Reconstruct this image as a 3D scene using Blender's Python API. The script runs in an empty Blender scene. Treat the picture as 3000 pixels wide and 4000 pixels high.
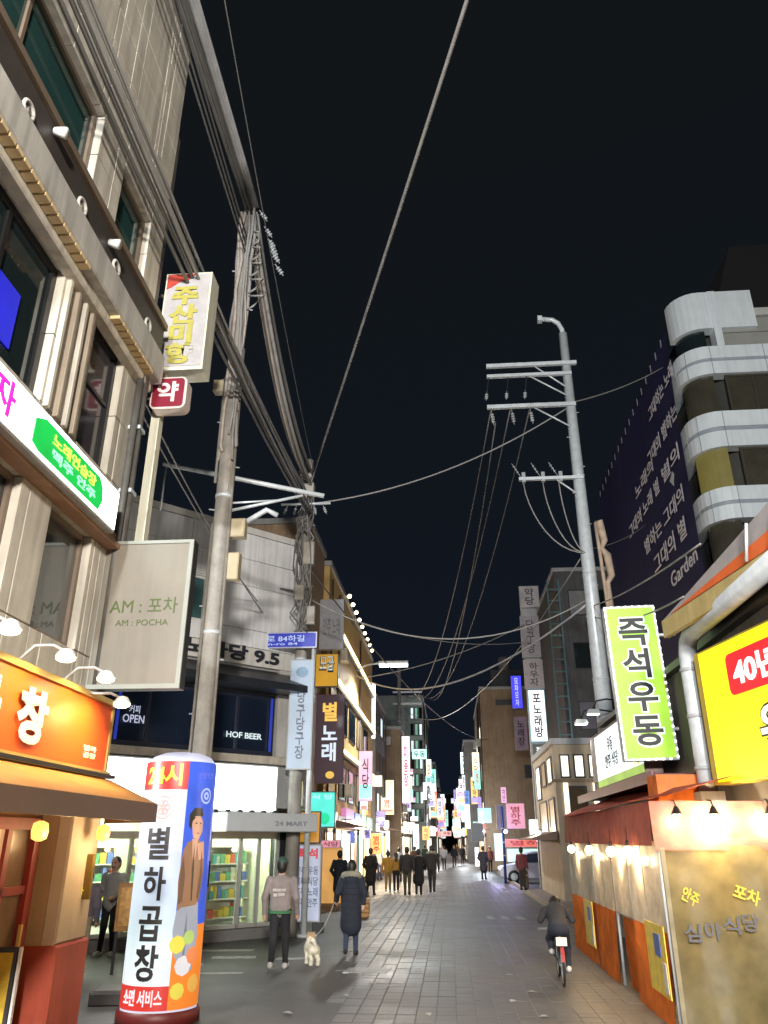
import bpy, bmesh, math, random
import numpy as np
from mathutils import Vector, Matrix

S = bpy.context.scene
COL = S.collection
RAD = math.radians
rnd = random.Random(11)

# ------------------------------------------------------------------ camera, sky, exposure
cam_d = bpy.data.cameras.new('camera')
cam = bpy.data.objects.new('camera', cam_d)
COL.objects.link(cam)
cam.location = (0, 0, 2.0)
cam.rotation_euler = (RAD(90 + 23.2), 0, RAD(4.6))
cam_d.sensor_fit = 'HORIZONTAL'
cam_d.sensor_width = 36.0
cam_d.lens = 36.02
cam_d.clip_start = 0.05
cam_d.clip_end = 2000
S.camera = cam

W = bpy.data.worlds.new('World')
S.world = W
W.use_nodes = True
wn, wl = W.node_tree.nodes, W.node_tree.links
wn.clear()
w_out = wn.new('ShaderNodeOutputWorld')
w_bg = wn.new('ShaderNodeBackground')
w_tc = wn.new('ShaderNodeTexCoord')
w_sep = wn.new('ShaderNodeSeparateXYZ')
w_ramp = wn.new('ShaderNodeValToRGB')
w_ramp.color_ramp.elements[0].position = 0.0
w_ramp.color_ramp.elements[0].color = (0.0078, 0.0122, 0.0235, 1)
w_ramp.color_ramp.elements[1].position = 0.75
w_ramp.color_ramp.elements[1].color = (0.0084, 0.0110, 0.0132, 1)
wl.new(w_tc.outputs['Generated'], w_sep.inputs[0])
wl.new(w_sep.outputs['Z'], w_ramp.inputs[0])
wl.new(w_ramp.outputs[0], w_bg.inputs['Color'])
w_bg.inputs['Strength'].default_value = 0.70
wl.new(w_bg.outputs[0], w_out.inputs['Surface'])

S.view_settings.view_transform = 'Standard'
S.view_settings.look = 'None'
S.view_settings.exposure = 0.0
S.view_settings.gamma = 1.0
S.render.engine = 'CYCLES'
S.cycles.use_denoising = True
S.cycles.max_bounces = 6
S.cycles.diffuse_bounces = 3
S.cycles.glossy_bounces = 3
S.cycles.transmission_bounces = 4
S.cycles.transparent_max_bounces = 8
S.cycles.sample_clamp_indirect = 4.0
S.cycles.caustics_reflective = False
S.cycles.caustics_refractive = False

# ------------------------------------------------------------------ helpers
def lin(h):
    h = h.lstrip('#')
    out = []
    for i in (0, 2, 4):
        c = int(h[i:i + 2], 16) / 255
        out.append(c / 12.92 if c <= 0.04045 else ((c + 0.055) / 1.055) ** 2.4)
    return tuple(out)


MATS = {}


def M(name, col, rough=0.6, metal=0.0, var=0.18, scale=2.5, bump=0.0, bscale=30.0, spec=0.5, coat=0.0, streak=0.0):
    """procedural surface: base colour broken up by world-space noise, dirt streaks and fine relief"""
    if name in MATS:
        return MATS[name]
    if isinstance(col, str):
        col = lin(col)
    m = bpy.data.materials.new(name)
    m.use_nodes = True
    n, l = m.node_tree.nodes, m.node_tree.links
    b = n['Principled BSDF']
    b.inputs['Roughness'].default_value = rough
    b.inputs['Metallic'].default_value = metal
    b.inputs['Specular IOR Level'].default_value = spec
    b.inputs['Coat Weight'].default_value = coat
    b.inputs['Base Color'].default_value = (*col, 1)
    geo = n.new('ShaderNodeNewGeometry')
    if var > 0:
        no = n.new('ShaderNodeTexNoise')
        no.inputs['Scale'].default_value = scale
        no.inputs['Detail'].default_value = 6
        no.inputs['Roughness'].default_value = 0.65
        l.new(geo.outputs['Position'], no.inputs['Vector'])
        mr = n.new('ShaderNodeMapRange')
        mr.inputs['From Min'].default_value = 0.3
        mr.inputs['From Max'].default_value = 0.7
        mr.inputs['To Min'].default_value = 1 - var
        mr.inputs['To Max'].default_value = 1 + var * 0.6
        l.new(no.outputs['Fac'], mr.inputs['Value'])
        last = mr.outputs[0]
        if streak > 0:
            mp = n.new('ShaderNodeMapping')
            mp.inputs['Scale'].default_value = (5, 5, 0.35)
            l.new(geo.outputs['Position'], mp.inputs['Vector'])
            n2 = n.new('ShaderNodeTexNoise')
            n2.inputs['Scale'].default_value = 1.6
            n2.inputs['Detail'].default_value = 5
            l.new(mp.outputs[0], n2.inputs['Vector'])
            m2 = n.new('ShaderNodeMapRange')
            m2.inputs['From Min'].default_value = 0.42
            m2.inputs['From Max'].default_value = 0.75
            m2.inputs['To Min'].default_value = 1.0
            m2.inputs['To Max'].default_value = 1 - streak
            l.new(n2.outputs['Fac'], m2.inputs['Value'])
            mu = n.new('ShaderNodeMath')
            mu.operation = 'MULTIPLY'
            l.new(last, mu.inputs[0])
            l.new(m2.outputs[0], mu.inputs[1])
            last = mu.outputs[0]
        vm = n.new('ShaderNodeVectorMath')
        vm.operation = 'SCALE'
        vm.inputs[0].default_value = col
        l.new(last, vm.inputs['Scale'])
        l.new(vm.outputs['Vector'], b.inputs['Base Color'])
    if bump > 0:
        nb = n.new('ShaderNodeTexNoise')
        nb.inputs['Scale'].default_value = bscale
        nb.inputs['Detail'].default_value = 4
        l.new(geo.outputs['Position'], nb.inputs['Vector'])
        bp = n.new('ShaderNodeBump')
        bp.inputs['Strength'].default_value = bump
        bp.inputs['Distance'].default_value = 0.02
        l.new(nb.outputs['Fac'], bp.inputs['Height'])
        l.new(bp.outputs[0], b.inputs['Normal'])
    MATS[name] = m
    return m


def E(name, col, strength):
    """a lit surface: lamp, light box, lit window"""
    if name in MATS:
        return MATS[name]
    if isinstance(col, str):
        col = lin(col)
    m = bpy.data.materials.new(name)
    m.use_nodes = True
    b = m.node_tree.nodes['Principled BSDF']
    b.inputs['Base Color'].default_value = (*[min(0.8, c * 0.3 + 0.02) for c in col], 1)
    b.inputs['Roughness'].default_value = 0.35
    b.inputs['Emission Color'].default_value = (*col, 1)
    b.inputs['Emission Strength'].default_value = strength
    n, l = m.node_tree.nodes, m.node_tree.links     # lamps behind the face never shine quite evenly
    geo = n.new('ShaderNodeNewGeometry')
    no = n.new('ShaderNodeTexNoise')
    no.inputs['Scale'].default_value = 1.7
    no.inputs['Detail'].default_value = 3
    l.new(geo.outputs['Position'], no.inputs['Vector'])
    mr = n.new('ShaderNodeMapRange')
    mr.inputs['From Min'].default_value = 0.3
    mr.inputs['From Max'].default_value = 0.7
    mr.inputs['To Min'].default_value = strength * 0.80
    mr.inputs['To Max'].default_value = strength * 1.14
    l.new(no.outputs['Fac'], mr.inputs['Value'])
    l.new(mr.outputs[0], b.inputs['Emission Strength'])
    MATS[name] = m
    return m


def glassy(name, tint, mix=0.25, rough=0.03):
    m = bpy.data.materials.new(name)
    m.use_nodes = True
    n, l = m.node_tree.nodes, m.node_tree.links
    n.clear()
    o = n.new('ShaderNodeOutputMaterial')
    t = n.new('ShaderNodeBsdfTransparent')
    t.inputs[0].default_value = (*tint, 1)
    g = n.new('ShaderNodeBsdfGlossy')
    g.inputs['Roughness'].default_value = rough
    mx = n.new('ShaderNodeMixShader')
    fr = n.new('ShaderNodeFresnel')
    fr.inputs[0].default_value = 1.5
    l.new(fr.outputs[0], mx.inputs[0])
    l.new(t.outputs[0], mx.inputs[1])
    l.new(g.outputs[0], mx.inputs[2])
    l.new(mx.outputs[0], o.inputs[0])
    MATS[name] = m
    return m


def tarp(name, col, trans=0.45, rough=0.35, clear=0.0, wrinkle=0.5, gloss=0.12):
    """thin vinyl sheet that lets some light through, creased"""
    if isinstance(col, str):
        col = lin(col)
    m = bpy.data.materials.new(name)
    m.use_nodes = True
    n, l = m.node_tree.nodes, m.node_tree.links
    n.clear()
    o = n.new('ShaderNodeOutputMaterial')
    geo = n.new('ShaderNodeNewGeometry')
    no = n.new('ShaderNodeTexNoise')
    no.inputs['Scale'].default_value = 2.2
    no.inputs['Detail'].default_value = 5
    no.inputs['Distortion'].default_value = 1.4
    l.new(geo.outputs['Position'], no.inputs['Vector'])
    bp = n.new('ShaderNodeBump')
    bp.inputs['Strength'].default_value = wrinkle
    bp.inputs['Distance'].default_value = 0.12
    l.new(no.outputs['Fac'], bp.inputs['Height'])
    n2 = n.new('ShaderNodeTexNoise')
    n2.inputs['Scale'].default_value = 5
    n2.inputs['Detail'].default_value = 8
    l.new(geo.outputs['Position'], n2.inputs['Vector'])
    mr = n.new('ShaderNodeMapRange')
    mr.inputs['From Min'].default_value = 0.3
    mr.inputs['From Max'].default_value = 0.7
    mr.inputs['To Min'].default_value = 0.72
    mr.inputs['To Max'].default_value = 1.08
    l.new(n2.outputs['Fac'], mr.inputs['Value'])
    vm = n.new('ShaderNodeVectorMath')
    vm.operation = 'SCALE'
    vm.inputs[0].default_value = col
    l.new(mr.outputs[0], vm.inputs['Scale'])
    di = n.new('ShaderNodeBsdfDiffuse')
    tr = n.new('ShaderNodeBsdfTranslucent')
    gl = n.new('ShaderNodeBsdfGlossy')
    gl.inputs['Roughness'].default_value = rough
    for q in (di, tr):
        l.new(vm.outputs['Vector'], q.inputs['Color'])
        l.new(bp.outputs[0], q.inputs['Normal'])
    l.new(bp.outputs[0], gl.inputs['Normal'])
    a = n.new('ShaderNodeMixShader')
    a.inputs[0].default_value = trans
    l.new(di.outputs[0], a.inputs[1])
    l.new(tr.outputs[0], a.inputs[2])
    b = n.new('ShaderNodeMixShader')
    b.inputs[0].default_value = gloss
    l.new(a.outputs[0], b.inputs[1])
    l.new(gl.outputs[0], b.inputs[2])
    last = b
    if clear > 0:
        tp = n.new('ShaderNodeBsdfTransparent')
        c = n.new('ShaderNodeMixShader')
        c.inputs[0].default_value = clear
        l.new(b.outputs[0], c.inputs[1])
        l.new(tp.outputs[0], c.inputs[2])
        last = c
    l.new(last.outputs[0], o.inputs[0])
    MATS[name] = m
    return m


class MB:
    """collects shapes and links them as one mesh object"""

    def __init__(s, xf=None):
        s.v, s.f, s.m, s.xf = [], [], [], xf

    def add(s, verts, faces, mi=0):
        k = len(s.v)
        if s.xf is not None:
            verts = [s.xf @ Vector(p) for p in verts]
        s.v.extend([tuple(p) for p in verts])
        for f in faces:
            s.f.append(tuple(i + k for i in f))
            s.m.append(mi)
        return s

    def box(s, x0, y0, z0, x1, y1, z1, mi=0):
        x0, x1 = min(x0, x1), max(x0, x1)
        y0, y1 = min(y0, y1), max(y0, y1)
        z0, z1 = min(z0, z1), max(z0, z1)
        return s.add([(x0, y0, z0), (x1, y0, z0), (x1, y1, z0), (x0, y1, z0), (x0, y0, z1), (x1, y0, z1), (x1, y1, z1), (x0, y1, z1)],
                     [(0, 3, 2, 1), (4, 5, 6, 7), (0, 1, 5, 4), (1, 2, 6, 5), (2, 3, 7, 6), (3, 0, 4, 7)], mi)

    def rbox(s, x0, y0, z0, x1, y1, z1, r=0.02, mi=0):
        """box with bevelled front (-y) edges"""
        k = r
        v = [(x0, y0 + k, z0), (x1, y0 + k, z0), (x1, y0 + k, z1), (x0, y0 + k, z1),
             (x0 + k, y0, z0 + k), (x1 - k, y0, z0 + k), (x1 - k, y0, z1 - k), (x0 + k, y0, z1 - k),
             (x0, y1, z0), (x1, y1, z0), (x1, y1, z1), (x0, y1, z1)]
        f = [(4, 5, 6, 7), (0, 1, 5, 4), (1, 2, 6, 5), (2, 3, 7, 6), (3, 0, 4, 7),
             (0, 8, 9, 1), (1, 9, 10, 2), (2, 10, 11, 3), (3, 11, 8, 0), (9, 8, 11, 10)]
        return s.add(v, f, mi)

    def cyl(s, p0, p1, r0, r1=None, n=10, mi=0):
        r1 = r0 if r1 is None else r1
        p0, p1 = Vector(p0), Vector(p1)
        d = (p1 - p0).normalized()
        a = d.orthogonal().normalized()
        b = d.cross(a)
        vs = []
        for p, r in ((p0, r0), (p1, r1)):
            for i in range(n):
                t = 2 * math.pi * i / n
                vs.append(p + (a * math.cos(t) + b * math.sin(t)) * r)
        fs = [(i, (i + 1) % n, n + (i + 1) % n, n + i) for i in range(n)]
        fs.append(tuple(range(n - 1, -1, -1)))
        fs.append(tuple(range(n, 2 * n)))
        return s.add(vs, fs, mi)

    def tube(s, pts, r, n=6, mi=0):
        pts = [Vector(p) for p in pts]
        vs = []
        ref = Vector((0.13, 0.21, 0.97))
        for i, p in enumerate(pts):
            d = (pts[min(i + 1, len(pts) - 1)] - pts[max(i - 1, 0)]).normalized()
            a = d.cross(ref)
            if a.length < 1e-3:
                a = d.orthogonal()
            a.normalize()
            b = d.cross(a)
            rr = r[i] if isinstance(r, (list, tuple)) else r
            for k in range(n):
                t = 2 * math.pi * k / n
                vs.append(p + (a * math.cos(t) + b * math.sin(t)) * rr)
        fs = []
        for i in range(len(pts) - 1):
            for k in range(n):
                fs.append((i * n + k, i * n + (k + 1) % n, (i + 1) * n + (k + 1) % n, (i + 1) * n + k))
        fs.append(tuple(range(n - 1, -1, -1)))
        fs.append(tuple(range((len(pts) - 1) * n, len(pts) * n)))
        return s.add(vs, fs, mi)

    def lathe(s, prof, c=(0, 0, 0), n=20, mi=0, a0=0.0, a1=2 * math.pi):
        full = abs(a1 - a0 - 2 * math.pi) < 1e-6
        m = n if full else n + 1
        vs = []
        for r, z in prof:
            for i in range(m):
                t = a0 + (a1 - a0) * i / n
                vs.append((c[0] + r * math.cos(t), c[1] + r * math.sin(t), c[2] + z))
        fs = []
        for j in range(len(prof) - 1):
            for i in range(n):
                i2 = (i + 1) % m
                fs.append((j * m + i, j * m + i2, (j + 1) * m + i2, (j + 1) * m + i))
        return s.add(vs, fs, mi)

    def prism(s, pts, y0, y1, mi=0):
        """outline in x,z extruded along y"""
        n = len(pts)
        vs = [(x, y0, z) for x, z in pts] + [(x, y1, z) for x, z in pts]
        fs = [tuple(range(n)), tuple(range(2 * n - 1, n - 1, -1))] + [(i, n + i, n + (i + 1) % n, (i + 1) % n) for i in range(n)]
        return s.add(vs, fs, mi)

    def slab(s, pts, z0, z1, mi=0):
        """outline in x,y extruded along z"""
        n = len(pts)
        vs = [(x, y, z0) for x, y in pts] + [(x, y, z1) for x, y in pts]
        fs = [tuple(range(n - 1, -1, -1)), tuple(range(n, 2 * n))] + [(i, (i + 1) % n, n + (i + 1) % n, n + i) for i in range(n)]
        return s.add(vs, fs, mi)

    def ball(s, c, r, n=10, mi=0):
        r = (r, r, r) if not isinstance(r, (tuple, list)) else r
        k = n // 2
        vs = [(c[0], c[1], c[2] - r[2])]
        for j in range(1, k):
            ph = math.pi * j / k
            for i in range(n):
                t = 2 * math.pi * i / n
                vs.append((c[0] + r[0] * math.sin(ph) * math.cos(t), c[1] + r[1] * math.sin(ph) * math.sin(t), c[2] - r[2] * math.cos(ph)))
        vs.append((c[0], c[1], c[2] + r[2]))
        fs = [(0, 1 + (i + 1) % n, 1 + i) for i in range(n)]
        for j in range(k - 2):
            for i in range(n):
                fs.append((1 + j * n + i, 1 + j * n + (i + 1) % n, 1 + (j + 1) * n + (i + 1) % n, 1 + (j + 1) * n + i))
        b = 1 + (k - 2) * n
        fs += [(b + i, b + (i + 1) % n, len(vs) - 1) for i in range(n)]
        return s.add(vs, fs, mi)

    def mesh(s, name, mats, smooth=False):
        me = bpy.data.meshes.new(name)
        me.from_pydata(s.v, [], s.f)
        for q in (mats if isinstance(mats, (list, tuple)) else [mats]):
            me.materials.append(q)
        if any(s.m):
            me.polygons.foreach_set('material_index', s.m)
        if smooth:
            me.polygons.foreach_set('use_smooth', [True] * len(me.polygons))
        me.update()
        return me

    def build(s, name, mats, parent=None, smooth=False, loc=None, rz=0.0):
        o = bpy.data.objects.new(name, s.mesh(name, mats, smooth))
        COL.objects.link(o)
        if parent is not None:
            o.parent = parent
        if loc is not None:
            o.location = loc
        if rz:
            o.rotation_euler.z = rz
        return o


def tag(o, label, cat, group=None):
    o['label'] = label
    o['category'] = cat
    if group:
        o['group'] = group
    return o


def thing(name, loc, rz, label, cat, group=None):
    o = bpy.data.objects.new(name, None)
    o.empty_display_size = 0.2
    COL.objects.link(o)
    o.location = loc
    o.rotation_euler.z = RAD(rz)
    return tag(o, label, cat, group)


def struct(o):
    o['kind'] = 'structure'
    return o


def inst(name, mesh, parent, loc=(0, 0, 0)):
    o = bpy.data.objects.new(name, mesh)
    COL.objects.link(o)
    o.parent = parent
    o.location = loc
    return o


def copy_tree(o, parent=None):
    c = o.copy()
    COL.objects.link(c)
    c.parent = parent
    for ch in o.children:
        copy_tree(ch, c)
    return c


TXT = bpy.data.objects.new('letters', bpy.data.curves.new('letters', 'FONT'))


def text_mesh(s, bold=0.0, depth=0.004, vertical=False, line=0.98):
    c = TXT.data
    c.body = '\n'.join(s) if vertical else s
    c.align_x = 'CENTER'
    c.space_line = line
    c.offset = bold
    c.extrude = depth
    c.resolution_u = 3
    return bpy.data.meshes.new_from_object(TXT)


def letters(s, mat, parent, x, z, w, h, y=-0.01, bold=0.02, vertical=False, shear=0.0, rot=0.0, name='lettering', wrap=None, line=0.98, label=None):
    """writing as a thin raised mesh in the x,z plane of its sign, facing -y, fitted to w by h about (x, z)"""
    if '\n' in s:
        rows = s.split('\n')
        k = len(rows)
        wide = max(len(r) for r in rows)
        return [letters(r, mat, parent, x, z + h / 2 - h * (i + 0.5) / k, w * len(r) / wide, h / k * 0.84, y, bold, False, shear, rot, name, wrap, line, label) for i, r in enumerate(rows)]
    me = text_mesh(s, bold, 0.004, vertical, line)
    me.name = name
    if wrap is not None:    # cut the flat strokes finely so that they follow the curve
        bm = bmesh.new()
        bm.from_mesh(me)
        xs_ = [v.co.x for v in bm.verts]
        x0_, x1_ = min(xs_), max(xs_)
        for i in range(1, 14):
            bmesh.ops.bisect_plane(bm, geom=bm.verts[:] + bm.edges[:] + bm.faces[:], plane_co=(x0_ + (x1_ - x0_) * i / 14, 0, 0), plane_no=(1, 0, 0))
        bm.to_mesh(me)
        bm.free()
    n = len(me.vertices)
    co = np.empty(n * 3)
    me.vertices.foreach_get('co', co)
    co = co.reshape(-1, 3)
    lo, hi = co.min(0), co.max(0)
    u = (co[:, 0] - (lo[0] + hi[0]) / 2) / max(1e-6, hi[0] - lo[0]) * w
    v = (co[:, 1] - (lo[1] + hi[1]) / 2) / max(1e-6, hi[1] - lo[1]) * h
    u = u + v * shear
    if rot:
        u, v = u * math.cos(rot) - v * math.sin(rot), u * math.sin(rot) + v * math.cos(rot)
    t = co[:, 2]
    if wrap is None:
        out = np.stack([x + u, y - t, z + v], 1)
    else:
        r, th = wrap
        a = th + (x + u) / r
        rr = r - y + t
        out = np.stack([rr * np.cos(a), rr * np.sin(a), z + v], 1)
    me.vertices.foreach_set('co', out.reshape(-1))
    me.materials.clear()
    me.materials.append(mat)
    me.update()
    o = bpy.data.objects.new(name, me)
    COL.objects.link(o)
    o.parent = parent
    if label:
        o['label'] = label
    return o


def point_light(name, parent, loc, power, col, radius=0.06):
    d = bpy.data.lights.new(name, 'POINT')
    d.energy = power
    d.color = col
    d.shadow_soft_size = radius
    o = bpy.data.objects.new(name, d)
    COL.objects.link(o)
    o.parent = parent
    o.location = loc
    return o


def spot_light(name, parent, loc, aim, power, col, angle=120, blend=0.6, radius=0.06):
    d = bpy.data.lights.new(name, 'SPOT')
    d.energy = power
    d.color = col
    d.spot_size = RAD(angle)
    d.spot_blend = blend
    d.shadow_soft_size = radius
    o = bpy.data.objects.new(name, d)
    COL.objects.link(o)
    o.parent = parent
    o.location = loc
    o.rotation_euler = (Vector(aim) - Vector(loc)).to_track_quat('-Z', 'Y').to_euler()
    return o


WARM = (1.0, 0.72, 0.42)
COOL = (0.86, 0.95, 1.0)
NEUT = (1.0, 0.93, 0.82)

# ------------------------------------------------------------------ shared materials
steel = M('galvanised_steel', (0.58, 0.62, 0.65), 0.42, 0.15, 0.18, 6, 0.05)
dark_steel = M('dark_painted_steel', (0.035, 0.035, 0.04), 0.45, 0.3, 0.2)
concrete = M('pole_concrete', (0.36, 0.34, 0.31), 0.85, 0, 0.25, 4, 0.25, 60, streak=0.35)
cable_black = M('cable_rubber', (0.13, 0.125, 0.12), 0.45, 0, 0.15, 3)
cable_grey = M('cable_aged', (0.28, 0.27, 0.26), 0.5, 0, 0.2, 3)
ceramic = M('insulator_ceramic', (0.34, 0.36, 0.38), 0.25, 0, 0.1)
white_paint = M('white_paint', (0.72, 0.72, 0.70), 0.5, 0, 0.1, 2, streak=0.12)
grey_paint = M('grey_paint', (0.40, 0.41, 0.42), 0.5, 0, 0.15, 2, streak=0.2)
dark_glass = M('dark_glass', (0.012, 0.02, 0.022), 0.06, 0, 0.2, 0.8, spec=0.7)
green_glass = M('green_tinted_glass', (0.02, 0.055, 0.052), 0.07, 0, 0.25, 0.9, spec=0.7)
black_mat = M('black_plastic', (0.012, 0.012, 0.013), 0.4, 0, 0.1)
letter_black = M('letter_black', (0.015, 0.015, 0.017), 0.5, 0, 0.05)
rubber = M('tyre_rubber', (0.018, 0.018, 0.018), 0.8, 0, 0.2)
clear_glass = glassy('clear_glass', (0.93, 0.98, 0.95))

# ------------------------------------------------------------------ ground, road, paving
def ground_mat(name, col, rough=0.62, kind='asphalt', size=0.25):
    m = bpy.data.materials.new(name)
    m.use_nodes = True
    n, l = m.node_tree.nodes, m.node_tree.links
    b = n['Principled BSDF']
    geo = n.new('ShaderNodeNewGeometry')
    big = n.new('ShaderNodeTexNoise')
    big.inputs['Scale'].default_value = 0.55
    big.inputs['Detail'].default_value = 7
    big.inputs['Roughness'].default_value = 0.7
    l.new(geo.outputs['Position'], big.inputs['Vector'])
    mr = n.new('ShaderNodeMapRange')
    mr.inputs['From Min'].default_value = 0.3
    mr.inputs['From Max'].default_value = 0.72
    mr.inputs['To Min'].default_value = 0.48
    mr.inputs['To Max'].default_value = 1.45
    l.new(big.outputs['Fac'], mr.inputs['Value'])
    last = mr.outputs[0]
    fine = n.new('ShaderNodeTexNoise')
    fine.inputs['Scale'].default_value = 90 if kind == 'asphalt' else 45
    fine.inputs['Detail'].default_value = 3
    l.new(geo.outputs['Position'], fine.inputs['Vector'])
    m2 = n.new('ShaderNodeMapRange')
    m2.inputs['To Min'].default_value = 0.7
    m2.inputs['To Max'].default_value = 1.3
    l.new(fine.outputs['Fac'], m2.inputs['Value'])
    mu = n.new('ShaderNodeMath')
    mu.operation = 'MULTIPLY'
    l.new(last, mu.inputs[0])
    l.new(m2.outputs[0], mu.inputs[1])
    last = mu.outputs[0]
    if kind == 'paver':
        sc = n.new('ShaderNodeVectorMath')
        sc.operation = 'SCALE'
        sc.inputs['Scale'].default_value = 1 / size
        l.new(geo.outputs['Position'], sc.inputs[0])
        fl = n.new('ShaderNodeVectorMath')
        fl.operation = 'FLOOR'
        l.new(sc.outputs[0], fl.inputs[0])
        ml = n.new('ShaderNodeVectorMath')
        ml.operation = 'MULTIPLY'
        ml.inputs[1].default_value = (1, 1, 0)
        l.new(fl.outputs[0], ml.inputs[0])
        wn_ = n.new('ShaderNodeTexWhiteNoise')
        l.new(ml.outputs[0], wn_.inputs['Vector'])
        m3 = n.new('ShaderNodeMapRange')
        m3.inputs['To Min'].default_value = 0.93
        m3.inputs['To Max'].default_value = 1.06
        l.new(wn_.outputs['Value'], m3.inputs['Value'])
        mu2 = n.new('ShaderNodeMath')
        mu2.operation = 'MULTIPLY'
        l.new(last, mu2.inputs[0])
        l.new(m3.outputs[0], mu2.inputs[1])
        last = mu2.outputs[0]
    vm = n.new('ShaderNodeVectorMath')
    vm.operation = 'SCALE'
    vm.inputs[0].default_value = col
    l.new(last, vm.inputs['Scale'])
    l.new(vm.outputs['Vector'], b.inputs['Base Color'])
    rr = n.new('ShaderNodeMapRange')
    rr.inputs['From Min'].default_value = 0.3
    rr.inputs['From Max'].default_value = 0.7
    rr.inputs['To Min'].default_value = rough - 0.16
    rr.inputs['To Max'].default_value = rough + 0.14
    l.new(big.outputs['Fac'], rr.inputs['Value'])
    l.new(rr.outputs[0], b.inputs['Roughness'])
    bp = n.new('ShaderNodeBump')
    bp.inputs['Strength'].default_value = 0.35
    bp.inputs['Distance'].default_value = 0.01
    l.new(fine.outputs['Fac'], bp.inputs['Height'])
    l.new(bp.outputs[0], b.inputs['Normal'])
    MATS[name] = m
    return m


asphalt = ground_mat('asphalt', (0.074, 0.072, 0.069), 0.56)
asphalt_patch = ground_mat('asphalt_patch', (0.084, 0.077, 0.071), 0.56)
paver_mat = ground_mat('paving_block', (0.112, 0.104, 0.098), 0.50, 'paver', 0.25)
paver_joint = ground_mat('paving_joint', (0.092, 0.086, 0.081), 0.6)
road_white = M('road_marking_paint', (0.36, 0.36, 0.35), 0.6, 0, 0.5, 6)
kerb_stone = M('kerb_stone', (0.33, 0.29, 0.25), 0.75, 0, 0.3, 5, 0.2)

g = MB()
g.add([(-300, -60, 0), (300, -60, 0), (300, 520, 0), (-300, 520, 0)], [(0, 1, 2, 3)])
ground = struct(g.build('ground', asphalt))

# newer asphalt strip beside the paving, with an open joint on each side
g = MB()
g.slab([(-3.35, 15.6), (-2.2, 16.6), (-1.45, 9.0), (-1.45, 4.0), (-2.25, 4.0), (-2.45, 9.0)], -0.02, 0.006)
struct(g.build('asphalt_strip', asphalt_patch))

road = struct(MB().slab([(-1.5, 3.0), (2.46, 3.0), (3.0, 24), (3.0, 300), (-3.9, 300), (-3.9, 30), (-2.3, 17.5)], -0.02, 0.004).build('paved_road', paver_joint))
PV = 0.25
pm = MB()
t_, b_ = 0.016, -0.01
e_ = 0.007
w_ = PV - 0.004
pm.add([(0.002, 0.002, b_), (w_, 0.002, b_), (w_, w_, b_), (0.002, w_, b_),
        (0.002 + e_, 0.002 + e_, t_), (w_ - e_, 0.002 + e_, t_), (w_ - e_, w_ - e_, t_), (0.002 + e_, w_ - e_, t_),
        (0.002, 0.002, t_ - 0.002), (w_, 0.002, t_ - 0.002), (w_, w_, t_ - 0.002), (0.002, w_, t_ - 0.002)],
       [(4, 5, 6, 7), (8, 9, 5, 4), (9, 10, 6, 5), (10, 11, 7, 6), (11, 8, 4, 7), (0, 1, 9, 8), (1, 2, 10, 9), (2, 3, 11, 10), (3, 0, 8, 11)])
paver_mesh = pm.mesh('paving_block', paver_mat)


def road_left(y):
    if y < 9:
        return -1.45
    if y < 17.5:
        return -1.5 - (y - 9) / 8.5 * 0.8
    if y < 30:
        return -2.3 - (y - 17.5) / 12.5 * 1.6
    return -3.9


rest = MB()
count = 0
iy = 40
while iy * PV < 44:
    y = iy * PV
    ix = -16
    while ix * PV < 2.45 + max(0.0, min(0.5, (y - 10) * 0.03)):
        x = ix * PV
        if x > road_left(y) + 0.02:
            dz = rnd.uniform(-0.002, 0.002)
            if count < 290 and y >= 10.5 and -2 < x < 2.6:
                inst('paving_block', paver_mesh, road, (x, y, dz))
                count += 1
            else:
                rest.add([(v.co.x + x, v.co.y + y, v.co.z + dz) for v in paver_mesh.vertices], [tuple(p.vertices) for p in paver_mesh.polygons])
        ix += 1
    iy += 1
o = rest.build('paving_block_field', paver_mat, road)
o['kind'] = 'stuff'
far_road = MB().slab([(-3.88, 44.0), (2.98, 44.0), (2.98, 299), (-3.88, 299)], 0.0, 0.012).build('far_paving', paver_mat, road)
far_road['kind'] = 'stuff'

kb = MB()
for k in range(26):
    y = 20.5 + k * 1.5
    kb.rbox(3.02, y + 0.01, 0.0, 3.17, y + 1.49, 0.12, 0.012)
kerb = struct(kb.build('kerb', kerb_stone))
struct(MB().slab([(3.17, 20.5), (9.0, 20.5), (9.0, 37.5), (3.17, 37.5)], -0.02, 0.10).build('pavement', ground_mat('pavement_slabs', (0.20, 0.165, 0.13), 0.55, 'paver', 0.3)))

def marking(pts, name='road_marking'):
    o = MB().slab(pts, 0.002, 0.0205 if pts[0][0] > -2.1 else 0.008).build(name, road_white, ground)
    return o


def arc_marking(cx, cy, r, a0, a1, w=0.12, n=10):
    mb = MB()
    vs = []
    for i in range(n + 1):
        t = RAD(a0 + (a1 - a0) * i / n)
        for q in (r - w / 2, r + w / 2):
            vs.append((cx + q * math.cos(t), cy + q * math.sin(t), 0.0085))
    mb.add(vs, [(2 * i, 2 * i + 1, 2 * i + 3, 2 * i + 2) for i in range(n)])
    return mb.build('road_marking', road_white, ground)


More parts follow.
